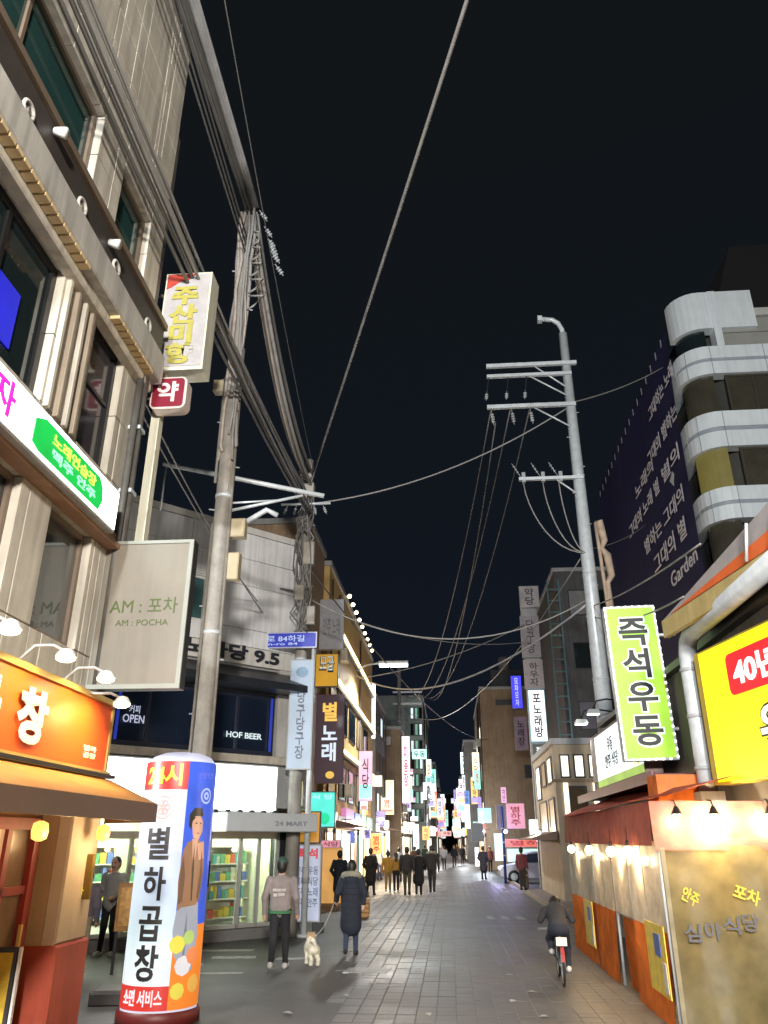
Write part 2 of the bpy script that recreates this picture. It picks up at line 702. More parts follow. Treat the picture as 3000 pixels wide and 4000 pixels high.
arc_marking(-5.0, 15.1, 0.55, -100, 80)
arc_marking(-5.3, 14.3, 0.9, 20, 95)
marking([(-5.0, 17.0), (-4.0, 17.15), (-4.0, 17.4), (-5.0, 17.25)])
marking([(-4.5, 16.0), (-3.7, 16.15), (-3.75, 16.45), (-4.55, 16.3)])
marking([(-4.3, 14.2), (-3.5, 14.35), (-3.5, 14.5), (-4.3, 14.35)])
marking([(-3.3, 16.0), (-2.6, 16.1), (-2.6, 16.32), (-3.3, 16.22)])
marking([(-1.85, 14.5), (-1.12, 14.5), (-1.08, 15.05), (-1.8, 15.05)])
for x in (0.95, 1.35, 1.78):
    marking([(x, 24.2), (x + 0.22, 24.2), (x + 0.14, 25.1), (x - 0.02, 25.1)])
marking([(2.05, 21.6), (2.4, 21.65), (2.4, 22.2), (2.1, 22.1)])

paper = M('paper_scrap', (0.40, 0.385, 0.37), 0.7, 0, 0.25, 8)
SCRAPS = [(-1.27, 13.45, 0), (-1.53, 12.42, 0), (-2.11, 11.19, 0), (1.09, 12.91, 0), (0.76, 12.2, 0), (1.07, 11.23, 0), (-0.35, 11.25, 0), (0.86, 14.41, 0), (-1.0, 13.2, 0), (-0.6, 14.77, 0)]
SL = ['small white paper scrap on the paving below the woman in the dark coat', 'pale paper scrap on the joint between asphalt and paving blocks',
      'white paper scrap on the dark asphalt strip at the bottom of the street', 'white paper scrap nearest the bicycle, in front of its rear wheel',
      'pale paper scrap on the paving left of the scrap by the bicycle', 'white paper scrap at the bottom right of the road before the orange tarp',
      'small paper scrap in the middle of the road at the bottom of the picture', 'thin pale scrap on the road left of the bicycle',
      'dull paper scrap right of the scrap below the woman in the dark coat', 'faint paper scrap farthest up the middle of the road']
for k, (p, lab) in enumerate(zip(SCRAPS, SL)):
    mb = MB()
    a = rnd.uniform(0, 3)
    w2, h2 = rnd.uniform(0.05, 0.085), rnd.uniform(0.03, 0.05)
    mb.add([(-w2, -h2, 0.004), (w2 * 0.7, -h2 * 1.2, 0.012), (w2, h2, 0.006), (-w2 * 0.8, h2, 0.02), (0, 0, 0.028)],
           [(0, 1, 4), (1, 2, 4), (2, 3, 4), (3, 0, 4)])
    tag(mb.build('paper_scrap', paper, None, False, (p[0], p[1], 0.018), a), lab, 'litter', 'paper scraps on the road')

# ------------------------------------------------------------------ street lamps whose light falls on the near street
def street_lamp(loc, rz, h, reach, power, col, label, radius=0.3, down=1.0):
    t = thing('street_lamp', loc, rz, label, 'street lamp')
    MB().cyl((0, 0, 0), (0, 0, h), 0.09, 0.06, 12).build('pole', steel, t, True)
    MB().tube([(0, 0, h - 0.3), (reach * 0.3, 0, h + 0.05), (reach * 0.65, 0, h + 0.2), (reach, 0, h + 0.22)], 0.04, 8).build('arm', steel, t, True)
    MB().box(reach - 0.15, -0.16, h + 0.17, reach + 0.65, 0.16, h + 0.29).build('lamp_head', grey_paint, t)
    MB().box(reach - 0.08, -0.12, h + 0.14, reach + 0.58, 0.12, h + 0.168).build('lamp_lens', E('street_lamp_lens', (0.95, 0.98, 1.0), 14), t)
    point_light('lamp_light', t, (reach + 0.25, 0, h - 0.25), power, col, radius)
    return t


street_lamp((3.6, -9.5, 0), 180, 8.2, 1.5, 22500, (1.0, 0.94, 0.85), 'grey street lamp arching over the road behind the viewer', 0.6)
street_lamp((-4.6, -15, 0), 0, 9.5, 1.6, 21500, (0.92, 0.97, 1.0), 'tall grey street lamp on the left kerb far behind the viewer', 0.35)

# ------------------------------------------------------------------ near left building (facade runs along local x, street side is -y)
beige = M('beige_stone', (0.60, 0.555, 0.475), 0.6, 0, 0.22, 1.6, 0.08, 25, streak=0.38)
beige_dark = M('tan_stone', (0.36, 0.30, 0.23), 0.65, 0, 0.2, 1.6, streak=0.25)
joint_dark = M('joint_mortar', (0.10, 0.09, 0.08), 0.9, 0, 0.2)
cornice_st = M('cornice_stone', (0.52, 0.50, 0.46), 0.6, 0, 0.2, 1.4, 0.05, streak=0.4)
fascia_dk = M('dark_fascia', (0.055, 0.045, 0.04), 0.5, 0, 0.25, 2, streak=0.2)
slat_wood = M('soffit_slat', (0.66, 0.50, 0.27), 0.55, 0, 0.2, 3)
frame_brown = M('window_frame_brown', (0.20, 0.15, 0.11), 0.45, 0.2, 0.2)
brick_ledge = M('reddish_ledge', (0.38, 0.22, 0.14), 0.6, 0, 0.2, 3, streak=0.2)
pipe_dark = M('downpipe_dark', (0.09, 0.085, 0.075), 0.55, 0, 0.3, 4)

LB = thing('corner_building', (-4.0, 8.66, 0), 91.2, 'beige stone building with dark windows and ringed dark band at the left edge', 'building')
MB().box(-14, 0.16, 0, -0.02, 9, 17.5).build('wall', joint_dark, LB)

# openings: (s0, z0, s1, z1)
OPEN = [(-7.2, 8.98, -2.2, 10.18), (-1.5, 8.98, -0.5, 10.13),
        (-4.6, 6.05, -2.35, 7.66), (-1.5, 6.05, -0.66, 7.70),
        (-5.2, 3.9, -2.36, 5.2), (-1.75, 3.9, -0.76, 5.2)]


def clad(parent, x0, x1, z0, z1, holes, pw, ph, mat, y=0.0, depth=0.13, name='stone_panel', gap=0.012):
    """stone panels with recessed joints round the openings, every panel an object"""
    xs = sorted({x0, x1, *[h for a in holes for h in (a[0], a[2]) if x0 < h < x1]})
    zs = sorted({z0, z1, *[h for a in holes for h in (a[1], a[3]) if z0 < h < z1]})
    cache = {}
    for i in range(len(xs) - 1):
        for j in range(len(zs) - 1):
            cx, cz = (xs[i] + xs[i + 1]) / 2, (zs[j] + zs[j + 1]) / 2
            if any(a[0] < cx < a[2] and a[1] < cz < a[3] for a in holes):
                continue
            nx = max(1, round((xs[i + 1] - xs[i]) / pw))
            nz = max(1, round((zs[j + 1] - zs[j]) / ph))
            w, h = (xs[i + 1] - xs[i]) / nx, (zs[j + 1] - zs[j]) / nz
            key = (round(w, 3), round(h, 3))
            if key not in cache:
                cache[key] = MB().rbox(gap / 2, 0, gap / 2, w - gap / 2, depth, h - gap / 2, 0.006).mesh(name, mat)
            for p in range(nx):
                for q in range(nz):
                    inst(name, cache[key], parent, (xs[i] + p * w, y + rnd.uniform(-0.003, 0.003), zs[j] + q * h))


clad(LB, -7.2, 0.0, 8.9, 17.4, OPEN, 0.85, 0.62, beige)
clad(LB, -7.2, 0.0, 3.4, 7.75, OPEN, 1.1, 0.9, beige)


def window(parent, x0, z0, x1, z1, glass, frame, y=0.1, fw=0.06, mull=(), trans=(), xf=None, depth=0.06, pane_name='pane'):
    mb = MB(xf)
    mb.box(x0, y - depth, z0, x0 + fw, y, z1)
    mb.box(x1 - fw, y - depth, z0, x1, y, z1)
    mb.box(x0 + fw, y - depth, z0, x1 - fw, y, z0 + fw)
    mb.box(x0 + fw, y - depth, z1 - fw, x1 - fw, y, z1)
    for m_ in mull:
        mb.box(m_ - fw / 3, y - depth * 0.9, z0 + fw, m_ + fw / 3, y, z1 - fw)
    for q in trans:
        mb.box(x0 + fw, y - depth * 0.8, q - fw / 3, x1 - fw, y, q + fw / 3)
    w = mb.build('window', frame, parent)
    xs = [x0 + fw] + sorted(mull) + [x1 - fw]
    for i in range(len(xs) - 1):
        MB(xf).box(xs[i], y - 0.022, z0 + fw, xs[i + 1] - 0.001, y - 0.012, z1 - fw).build(pane_name, glass, w)
    return w


window(LB, -7.2, 8.98, -2.2, 10.18, green_glass, frame_brown, 0.15, 0.07, (-5.4, -3.78))
window(LB, -1.5, 8.98, -0.5, 10.13, green_glass, frame_brown, 0.15, 0.06)
window(LB, -4.6, 6.05, -2.35, 7.66, dark_glass, black_mat, 0.15, 0.09, (-3.3,))
window(LB, -1.5, 6.05, -0.66, 7.70, M('dim_window_glass', (0.05, 0.045, 0.05), 0.08, 0, 0.3, 1.5), black_mat, 0.15, 0.07, (), (6.95,))
window(LB, -5.2, 3.9, -2.36, 5.2, dark_glass, frame_brown, 0.15, 0.06, (-3.8,))
window(LB, -1.75, 3.9, -0.76, 5.2, M('reflecting_window_glass', (0.05, 0.055, 0.05), 0.04, 0, 0.2, 1.5, spec=0.9), frame_brown, 0.15, 0.06)
# blue screen glowing behind the second floor glass
MB().box(-3.6, 0.105, 6.3, -2.86, 0.115, 6.92).build('blue_screen', E('blue_screen', (0.015, 0.02, 0.9), 0.62), LB)
# vertical fluting on the pier between the second floor windows
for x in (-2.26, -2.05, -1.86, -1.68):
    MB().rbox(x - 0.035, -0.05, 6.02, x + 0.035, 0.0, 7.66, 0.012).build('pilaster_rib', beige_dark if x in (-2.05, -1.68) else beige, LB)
# cornice with slatted soffit
MB().rbox(-7.2, -0.26, 7.74, 0.02, 0.02, 8.16, 0.02).build('cornice', cornice_st, LB)
MB().rbox(-7.2, -0.20, 8.165, 0.01, 0.02, 8.60, 0.015).build('dark_band', fascia_dk, LB)
MB().box(-7.2, -0.24, 8.605, 0.015, 0.02, 8.70).build('band_cap', frame_brown, LB)
MB().box(-7.2, -0.02, 8.70, 0.0, 0.03, 8.94).build('sill_course', beige, LB)
MB().rbox(-7.2, -0.13, 7.60, 0.0, 0.02, 7.735, 0.02).build('bed_mould', beige, LB)
slm = MB().box(0, -0.25, 0, 0.105, -0.135, 0.045).mesh('soffit_slat', slat_wood)
x = -5.4
while x < -0.35:
    if not (-2.3 < x < -1.62):
        inst('soffit_slat', slm, LB, (x, 0, 7.69))
    x += 0.135
# ring lamps on the dark band
for s in (-3.86, -2.68, -1.72, -0.62):
    mb = MB()
    pts = [(s + 0.085 * math.cos(a), -0.225, 8.24 + 0.085 * math.sin(a)) for a in [2 * math.pi * k / 16 for k in range(17)]]
    mb.tube(pts, 0.02, 6)
    mb.cyl((s, -0.2, 8.24), (s, -0.222, 8.24), 0.05, 0.05, 10)
    mb.build('ring_bracket', cornice_st, LB, True)
for s, z in ((-3.4, 8.5), (-1.96, 8.4)):
    mb = MB()
    mb.cyl((s, -0.22, z), (s, -0.34, z - 0.03), 0.045, 0.06, 10)
    mb.build('spot_fitting', white_paint, LB, True)
# ledge under the lit sign
MB().rbox(-7.2, -0.16, 5.20, -0.02, 0.02, 5.27, 0.01).build('ledge', brick_ledge, LB)
MB().rbox(-7.2, -0.10, 5.275, -0.02, 0.02, 5.40, 0.01).build('ledge', brick_ledge, LB)
# downpipes and dark strip at the corner
for x, r in ((-0.30, 0.045), (-0.17, 0.06)):
    MB().cyl((x, -0.09, 3.5), (x, -0.09, 7.7), r, r, 10).build('downpipe', pipe_dark, LB, True)
MB().box(0.0, 0.0, 0.0, 0.10, 0.3, 12.4).build('corner_strip', pipe_dark, LB)
mb = MB()
for z in (4.2, 5.1, 6.0, 6.9):
    mb.box(-0.26, -0.16, z, -0.08, 0.0, z + 0.05)
mb.build('pipe_clamp', steel, LB)

# lit green and white sign box over the second floor
lit_white = E('sign_white_bright', (0.93, 1.0, 0.95), 6.0)
GSn = thing('green_shop_sign', (-4.0, 8.66, 5.24), 91.2, 'long bright white light box with green panel and yellow lettering on the beige building', 'sign')
MB().rbox(-5.6, -0.25, 0.0, -0.76, -0.0, 0.51, 0.015).build('sign_case', grey_paint, GSn)
MB().box(-5.56, -0.262, 0.03, -0.80, -0.252, 0.48).build('lit_panel', lit_white, GSn)
gpanel = E('sign_green', (0.0, 0.62, 0.08), 0.95)
MB().prism([(-2.80, 0.10), (-2.66, 0.06), (-1.30, 0.06), (-1.22, 0.2), (-1.26, 0.34), (-1.36, 0.42), (-2.62, 0.42), (-2.80, 0.34)], -0.272, -0.264).build('green_panel', gpanel, GSn)
letters('노래연습장', E('sign_yellow_green', (0.75, 1.0, 0.12), 1.2), GSn, -1.95, 0.31, 1.0, 0.13, -0.275, 0.015)
letters('맥주 안주', E('sign_mint', (0.45, 1.0, 0.72), 1.1), GSn, -1.92, 0.165, 1.0, 0.11, -0.275, 0.015)
letters('피자', E('sign_pink', (1.0, 0.02, 0.62), 1.0), GSn, -3.52, 0.26, 0.72, 0.34, -0.268, 0.03)

# restaurant front: orange sign, lamps, awning, door, column
orange_board = M('orange_sign_board', (0.80, 0.11, 0.012), 0.45, 0, 0.08, 1.5)
gold_trim = M('gold_trim', (0.62, 0.44, 0.14), 0.35, 0.3, 0.15)
OS = thing('orange_restaurant_sign', (-4.0, 8.66, 2.62), 91.2, 'orange board with big white lettering lit by small lamps on the near left shop', 'sign')
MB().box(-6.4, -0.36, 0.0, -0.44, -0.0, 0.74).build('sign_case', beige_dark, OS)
MB().box(-6.4, -0.40, 0.05, -0.5, -0.362, 0.70).build('board', orange_board, OS)
MB().box(-6.4, -0.45, 0.705, -0.44, -0.33, 0.76).build('top_trim', gold_trim, OS)
MB().box(-6.4, -0.45, -0.02, -0.44, -0.33, 0.045).build('bottom_trim', gold_trim, OS)
MB().box(-0.495, -0.41, 0.05, -0.44, -0.362, 0.70).build('end_trim', gold_trim, OS)
sign_letter = M('white_sign_letter', (0.85, 0.83, 0.78), 0.5, 0, 0.05)
for ch, xx in (('별', -4.95), ('하', -4.15), ('곱', -3.02), ('창', -2.22)):
    letters(ch, sign_letter, OS, xx, 0.36, 0.52, 0.46, -0.43, 0.045)
letters('별하\n곱창', sign_letter, OS, -0.92, 0.2, 0.3, 0.13, -0.405, 0.02)
bulb_warm = E('warm_bulb', (1.0, 0.80, 0.48), 9)
LAMP_LAB = ['gooseneck lamp over the orange sign, nearest the left edge', 'gooseneck lamp over the big white letters of the orange sign',
            'gooseneck lamp over the right half of the orange sign', 'gooseneck lamp at the right end of the orange sign beside the dark blue windows']
for s, z, lab in ((-3.45, 3.42, LAMP_LAB[0]), (-2.52, 3.42, LAMP_LAB[1]), (-1.66, 3.41, LAMP_LAB[2]), (-1.2, 3.25, LAMP_LAB[3])):
    t = thing('sign_lamp', (-4.0, 8.66, 0), 91.2, lab, 'lamp', 'gooseneck lamps over the orange sign')
    MB().tube([(s, -0.36, 3.38), (s, -0.5, z + 0.1), (s, -0.66, z + 0.1), (s, -0.74, z + 0.06)], 0.014, 6).build('arm', cornice_st, t, True)
    MB().lathe([(0.02, 0.07), (0.05, 0.06), (0.075, 0.025), (0.085, 0.0)], (s, -0.78, z), 14).build('lamp_shade', white_paint, t, True)
    MB().ball((s, -0.78, z - 0.012), (0.082, 0.082, 0.035), 10).build('bulb', bulb_warm, t, True)
    spot_light('lamp_light', t, (s, -0.78, z - 0.05), (s, -0.40, 2.9), 80, (1.0, 0.68, 0.28), 140, 0.7, 0.04)

awn = M('brown_awning_vinyl', (0.50, 0.24, 0.07), 0.45, 0, 0.15, 3, 0.06)
awn_dk = M('dark_brown_awning', (0.13, 0.065, 0.04), 0.5, 0, 0.15, 3)
AW = thing('shop_awning', (-4.0, 8.66, 2.1), 91.2, 'brown awning below the orange sign of the near left shop', 'awning')
mb = MB()
mb.add([(-6.4, -0.40, 0.50), (-0.30, -0.40, 0.50), (-0.86, -1.12, 0.24), (-6.4, -1.12, 0.24), (-6.4, -0.40, 0.47), (-0.30, -0.40, 0.47), (-0.86, -1.12, 0.21), (-6.4, -1.12, 0.21)],
       [(0, 3, 2, 1), (4, 5, 6, 7), (3, 7, 6, 2), (1, 2, 6, 5), (0, 1, 5, 4)])
mb.build('canopy_sheet', awn, AW)
mb = MB()
mb.box(-6.4, -1.135, 0.07, -0.86, -1.115, 0.235)
mb.build('valance', awn_dk, AW)
mb = MB()
mb.add([(-0.86, -1.12, 0.07), (-0.86, -1.12, 0.215), (-0.30, -0.40, 0.47), (-0.30, -0.40, 0.07)], [(0, 1, 2, 3)])
mb.build('side_valance', awn_dk, AW)
MB().box(-6.4, -0.46, 0.505, -0.32, -0.38, 0.54).build('roller_case', black_mat, AW)

red_paint = M('dark_red_paint', (0.23, 0.025, 0.02), 0.45, 0, 0.2, 2, streak=0.2)
red_base = M('red_brown_base', (0.36, 0.065, 0.035), 0.5, 0, 0.2, 2.5, streak=0.25)
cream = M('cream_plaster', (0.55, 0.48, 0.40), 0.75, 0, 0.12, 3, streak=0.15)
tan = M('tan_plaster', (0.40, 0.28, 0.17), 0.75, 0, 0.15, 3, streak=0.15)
SF = thing('restaurant_entrance', (-4.0, 8.66, 0), 91.2, 'red door and cream column of the near left restaurant under the awning', 'entrance')
cb = MB()
cb.rbox(-0.72, -0.25, 1.1, -0.02, 0.15, 2.62, 0.02)
cb.build('column', cream, SF)
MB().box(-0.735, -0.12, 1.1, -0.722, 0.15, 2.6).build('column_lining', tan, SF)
MB().rbox(-0.75, -0.28, 0.0, 0.0, 0.15, 1.1, 0.02).build('column_base', red_base, SF)
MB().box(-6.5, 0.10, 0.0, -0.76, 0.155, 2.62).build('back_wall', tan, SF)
dr = MB()
dr.box(-1.95, -0.02, 0.0, -1.85, 0.09, 2.2)
dr.box(-0.98, -0.02, 0.0, -0.86, 0.09, 2.2)
dr.box(-1.85, -0.02, 2.1, -0.98, 0.09, 2.2)
dr.box(-1.85, 0.0, 0.0, -0.98, 0.08, 0.95)
dr.box(-1.85, 0.0, 1.55, -0.98, 0.08, 1.62)
dr.box(-1.46, 0.0, 0.95, -1.38, 0.08, 2.1)
door = dr.build('door', red_paint, SF)
lit_amber = E('amber_window', (1.0, 0.62, 0.30), 0.35)
for (a, b, c, d) in ((-1.85, 0.95, -1.46, 1.55), (-1.38, 0.95, -0.98, 1.55), (-1.85, 1.62, -1.46, 2.1), (-1.38, 1.62, -0.98, 2.1)):
    MB().box(a, 0.035, b, c, 0.05, d).build('pane', lit_amber if a < -1.5 else M('brown_pane', (0.16, 0.10, 0.06), 0.2, 0, 0.3), door)
MB().box(-1.03, -0.05, 1.0, -0.995, -0.021, 1.3).build('handle', gold_trim, door)
window(SF, -4.2, 0.9, -2.05, 2.2, E('amber_shop_window', (1.0, 0.60, 0.28), 0.9), red_paint, 0.09, 0.07, (-3.1,))
# hanging amber lanterns under the awning
for s, lab in ((-1.9, 'amber lantern hanging under the awning before the red door'), (-0.35, 'amber lantern hanging under the awning end beside the cream column')):
    t = thing('hanging_lantern', (-4.0, 8.66, 0), 91.2, lab, 'lantern', 'amber lanterns under the awning')
    yy = -0.5 if s < -1 else -0.42
    MB().cyl((s, yy, 2.16), (s, yy, 2.5), 0.006, 0.006, 6).build('cord', black_mat, t)
    MB().lathe([(0.02, 0.0), (0.06, 0.02), (0.07, 0.08), (0.06, 0.14), (0.02, 0.16)], (s, yy, 2.0), 12).build('lamp_shade', E('lantern_amber', (1.0, 0.50, 0.10), 2.0), t, True)
    point_light('lamp_light', t, (s, yy - 0.2, 2.0), 22, (1.0, 0.62, 0.28), 0.1)

# olive plate sign on the column
OP = thing('olive_plate_sign', (-3.94, 8.40, 1.46), 0, 'olive plate sign with a yellow bottle mark beside the cream column', 'sign')
MB().rbox(-0.05, 0.0, 0.0, 0.27, 0.05, 0.42, 0.008).build('plate', M('olive_plate', (0.16, 0.11, 0.02), 0.4, 0, 0.12), OP)
ylw = E('yellow_mark', (1.0, 0.85, 0.10), 1.1)
MB().prism([(0.10, 0.14), (0.16, 0.14), (0.165, 0.26), (0.145, 0.31), (0.145, 0.37), (0.115, 0.37), (0.115, 0.31), (0.095, 0.26)], -0.012, -0.003).build('bottle_mark', ylw, OP)
letters('별하', ylw, OP, 0.13, 0.08, 0.16, 0.07, -0.006, 0.02)

# menu board at the left edge
AB = thing('menu_board', (-3.97, 7.45, 0.0), 8, 'yellow menu board with white edge at the bottom left by the red column base', 'sign board')
MB().rbox(-0.40, 0.0, 0.12, 0.14, 0.05, 1.14, 0.012).build('frame', dark_steel, AB)
MB().box(-0.36, -0.012, 0.16, 0.10, -0.002, 1.10).build('poster', M('menu_yellow', (0.60, 0.42, 0.04), 0.4, 0, 0.3, 9), AB)
MB().box(0.145, -0.01, 0.12, 0.165, 0.04, 1.14).build('edge_strip', white_paint, AB)
for sx in (-0.34, 0.08):
    MB().box(sx - 0.02, 0.03, 0.0, sx + 0.02, 0.3, 0.12).build('foot', dark_steel, AB)

# AM : POCHA projecting sign
AMS = thing('pocha_sign', (-3.48, 8.33, 3.55), 0, 'large pale projecting sign with green lettering hung at the beige building corner', 'sign')
am_white = M('pale_sign_acrylic', (0.21, 0.185, 0.148), 0.38, 0, 0.12, 1.5, streak=0.15)
MB().box(-0.555, 0.01, 0.0, 0.55, 0.16, 1.75).build('sign_case', dark_steel, AMS)
fr = MB()
fr.box(-0.555, -0.02, 0.0, 0.55, 0.008, 0.05)
fr.box(-0.555, -0.02, 1.71, 0.55, 0.008, 1.75)
fr.box(-0.555, -0.02, 0.05, -0.50, 0.008, 1.71)
fr.box(0.50, -0.02, 0.05, 0.55, 0.008, 1.71)
fr.build('frame', M('pale_frame', (0.28, 0.29, 0.26), 0.4, 0, 0.08), AMS)
MB().box(-0.50, -0.004, 0.05, 0.50, 0.006, 1.71).build('panel', am_white, AMS)
grn = M('green_letter', (0.055, 0.085, 0.008), 0.5, 0, 0.05)
letters('AM : 포차', grn, AMS, 0.03, 0.95, 0.80, 0.19, -0.006, 0.0)
letters('AM : POCHA', grn, AMS, 0.03, 0.75, 0.62, 0.07, -0.006, 0.0)
MB().cyl((-0.55, 0.08, 1.5), (-0.62, 0.2, 1.5), 0.025, 0.025, 8).build('bracket', dark_steel, AMS)
MB().cyl((-0.55, 0.08, 0.4), (-0.62, 0.2, 0.4), 0.025, 0.025, 8).build('bracket', dark_steel, AMS)

# fish market style vertical sign and pharmacy sign
cream_case = M('cream_sign_case', (0.66, 0.64, 0.52), 0.45, 0, 0.1, 2, streak=0.2)
VS = thing('vertical_box_sign', (-3.66, 8.95, 8.14), 0, 'weathered grey vertical box sign with yellow letters and red corner high at the beige building', 'sign')
MB().box(-0.34, 0.0, 0.0, 0.36, 0.34, 1.72).build('sign_case', cream_case, VS)
MB().box(-0.31, -0.012, 0.06, 0.33, -0.001, 1.69).build('panel', M('grey_sign_face', (0.40, 0.38, 0.38), 0.45, 0, 0.15, 6), VS)
MB().prism([(-0.31, 1.69), (-0.31, 1.42), (-0.22, 1.47), (-0.12, 1.55), (0.02, 1.58), (0.12, 1.69)], -0.022, -0.014).build('red_corner', M('faded_red', (0.42, 0.05, 0.03), 0.5, 0, 0.3, 9), VS)
ylo = M('mustard_letter', (0.40, 0.36, 0.08), 0.45, 0, 0.15, 9)
letters('주산미향', ylo, VS, -0.01, 0.77, 0.42, 1.36, -0.024, 0.05, True)
MB().cyl((-0.33, 0.15, 1.4), (-0.75, 0.15, 1.55), 0.03, 0.03, 8).build('bracket', pipe_dark, VS)
MB().cyl((-0.33, 0.15, 0.3), (-0.75, 0.15, 0.3), 0.03, 0.03, 8).build('bracket', pipe_dark, VS)
MB().box(-0.32, 0.08, -2.7, -0.20, 0.22, 0.0).build('post', cream_case, VS)
PH = thing('pharmacy_sign', (-3.69, 8.80, 7.42), 0, 'small dark red square sign with one pink white character below the grey vertical sign', 'sign')
rr_ = 0.09


def rounded(x0, z0, x1, z1, r, n=4):
    out = []
    for cx, cz, a in ((x1 - r, z1 - r, 0), (x0 + r, z1 - r, 90), (x0 + r, z0 + r, 180), (x1 - r, z0 + r, 270)):
        for k in range(n + 1):
            t = RAD(a + 90 * k / n)
            out.append((cx + r * math.cos(t), cz + r * math.sin(t)))
    return out


MB().prism(rounded(-0.24, 0.0, 0.26, 0.5, rr_), 0.0, 0.2).build('sign_case', M('pale_pink_case', (0.62, 0.52, 0.47), 0.45, 0, 0.1), PH)
MB().prism(rounded(-0.215, 0.03, 0.225, 0.475, 0.05), -0.012, -0.001).build('panel', M('wine_red_face', (0.20, 0.012, 0.03), 0.35, 0, 0.12), PH)
letters('약', M('pinkish_white', (0.78, 0.58, 0.58), 0.5, 0, 0.05), PH, 0.0, 0.26, 0.30, 0.32, -0.016, 0.03)
MB().cyl((-0.23, 0.1, 0.25), (-0.5, 0.1, 0.25), 0.03, 0.03, 8).build('bracket', pipe_dark, PH)

# ------------------------------------------------------------------ inflatable pillar sign
PI = thing('inflatable_pillar_sign', (-3.63, 10.76, 0), 0, 'tall lit inflatable pillar with red top, white panel of black letters and blue side', 'sign')
TH = math.atan2(-10.76, 3.63)
RB = 0.46


def arc_patch(name, mat, a0, a1, z0, z1, off, smooth=True):
    mb = MB()
    mb.lathe([(RB + off, z0), (RB + off, z1)], (0, 0, 0), max(3, int(abs(a1 - a0) / 6)), 0, TH + RAD(a0), TH + RAD(a1))
    return mb.build(name, mat, PI, smooth)


pil_white = E('pillar_white', (0.80, 0.88, 1.0), 0.72)
_n, _l = pil_white.node_tree.nodes, pil_white.node_tree.links
_g = _n.new('ShaderNodeNewGeometry')
_s = _n.new('ShaderNodeSeparateXYZ')
_m = _n.new('ShaderNodeMapRange')
_m.inputs['From Min'].default_value = 0.4
_m.inputs['From Max'].default_value = 2.7
_r = _n.new('ShaderNodeValToRGB')   # the printed sheet fades from white through pale blue to lilac
_r.color_ramp.elements[0].color = (0.95, 1.0, 1.0, 1)
_r.color_ramp.elements[1].color = (0.78, 0.70, 0.95, 1)
for _p, _c in ((0.25, (0.72, 0.95, 1.0, 1)), (0.55, (0.55, 0.68, 1.0, 1))):
    _e = _r.color_ramp.elements.new(_p)
    _e.color = _c
_l.new(_g.outputs['Position'], _s.inputs[0])
_l.new(_s.outputs['Z'], _m.inputs['Value'])
_l.new(_m.outputs[0], _r.inputs[0])
_l.new(_r.outputs[0], _n['Principled BSDF'].inputs['Emission Color'])
pil_red = E('pillar_red', (0.80, 0.03, 0.02), 0.62)
pil_blue = E('pillar_blue', (0.03, 0.12, 0.85), 0.62)
pil_or = E('pillar_orange', (1.0, 0.26, 0.02), 0.75)
MB().lathe([(0.0, 0.0), (0.5, 0.0), (0.5, 0.12), (0.47, 0.15)], (0, 0, 0), 28).build('base', M('pillar_base', (0.12, 0.012, 0.012), 0.5, 0, 0.2), PI, True)
MB().lathe([(0.455, 0.14), (RB, 0.18), (RB, 2.92), (0.44, 2.98), (0.38, 3.05), (0.25, 3.10), (0.0, 3.13)], (0, 0, 0), 40).build('tube', E('pillar_tube', (0.78, 0.80, 1.0), 0.68), PI, True)
arc_patch('white_panel', pil_white, -86, 12, 0.42, 2.62, 0.004)
arc_patch('red_panel', pil_red, -86, 12, 2.62, 2.97, 0.004).name = 'red_panel'
arc_patch('red_panel', pil_red, -86, 12, 0.17, 0.42, 0.004)
arc_patch('blue_panel', pil_blue, 12, 150, 1.05, 2.97, 0.004)
arc_patch('orange_panel', pil_or, 12, 150, 0.17, 1.05, 0.004)
WR = (RB, TH)
letters('24시', E('pillar_yellow', (1.0, 0.72, 0.03), 1.0), PI, RB * RAD(-29), 2.80, 0.50, 0.27, -0.010, 0.03, wrap=WR)
for ch, z in (('별', 1.98), ('하', 1.52), ('곱', 1.08), ('창', 0.66)):
    letters(ch, letter_black, PI, RB * RAD(-26), z, 0.30, 0.38, -0.010, 0.024, wrap=WR)
letters('소면 서비스', E('pillar_pink_letter', (1.0, 0.75, 0.78), 1.0), PI, RB * RAD(-29), 0.30, 0.52, 0.17, -0.010, 0.02, wrap=WR)
# round mark: ring and six petals
mk = MB()
ring = []
rose = E('pillar_rose', (0.85, 0.50, 0.45), 0.6)


def on_tube(u, z, off=0.008):
    a = TH + u / RB
    return ((RB + off) * math.cos(a), (RB + off) * math.sin(a), z)


def ring_mesh(mb, cu, cz, r0, r1, n=28, off=0.008):
    vs = []
    for i in range(n):
        t = 2 * math.pi * i / n
        vs.append(on_tube(cu + r0 * math.cos(t), cz + r0 * math.sin(t), off))
        vs.append(on_tube(cu + r1 * math.cos(t), cz + r1 * math.sin(t), off))
    mb.add(vs, [(2 * i, 2 * ((i + 1) % n), 2 * ((i + 1) % n) + 1, 2 * i + 1) for i in range(n)])


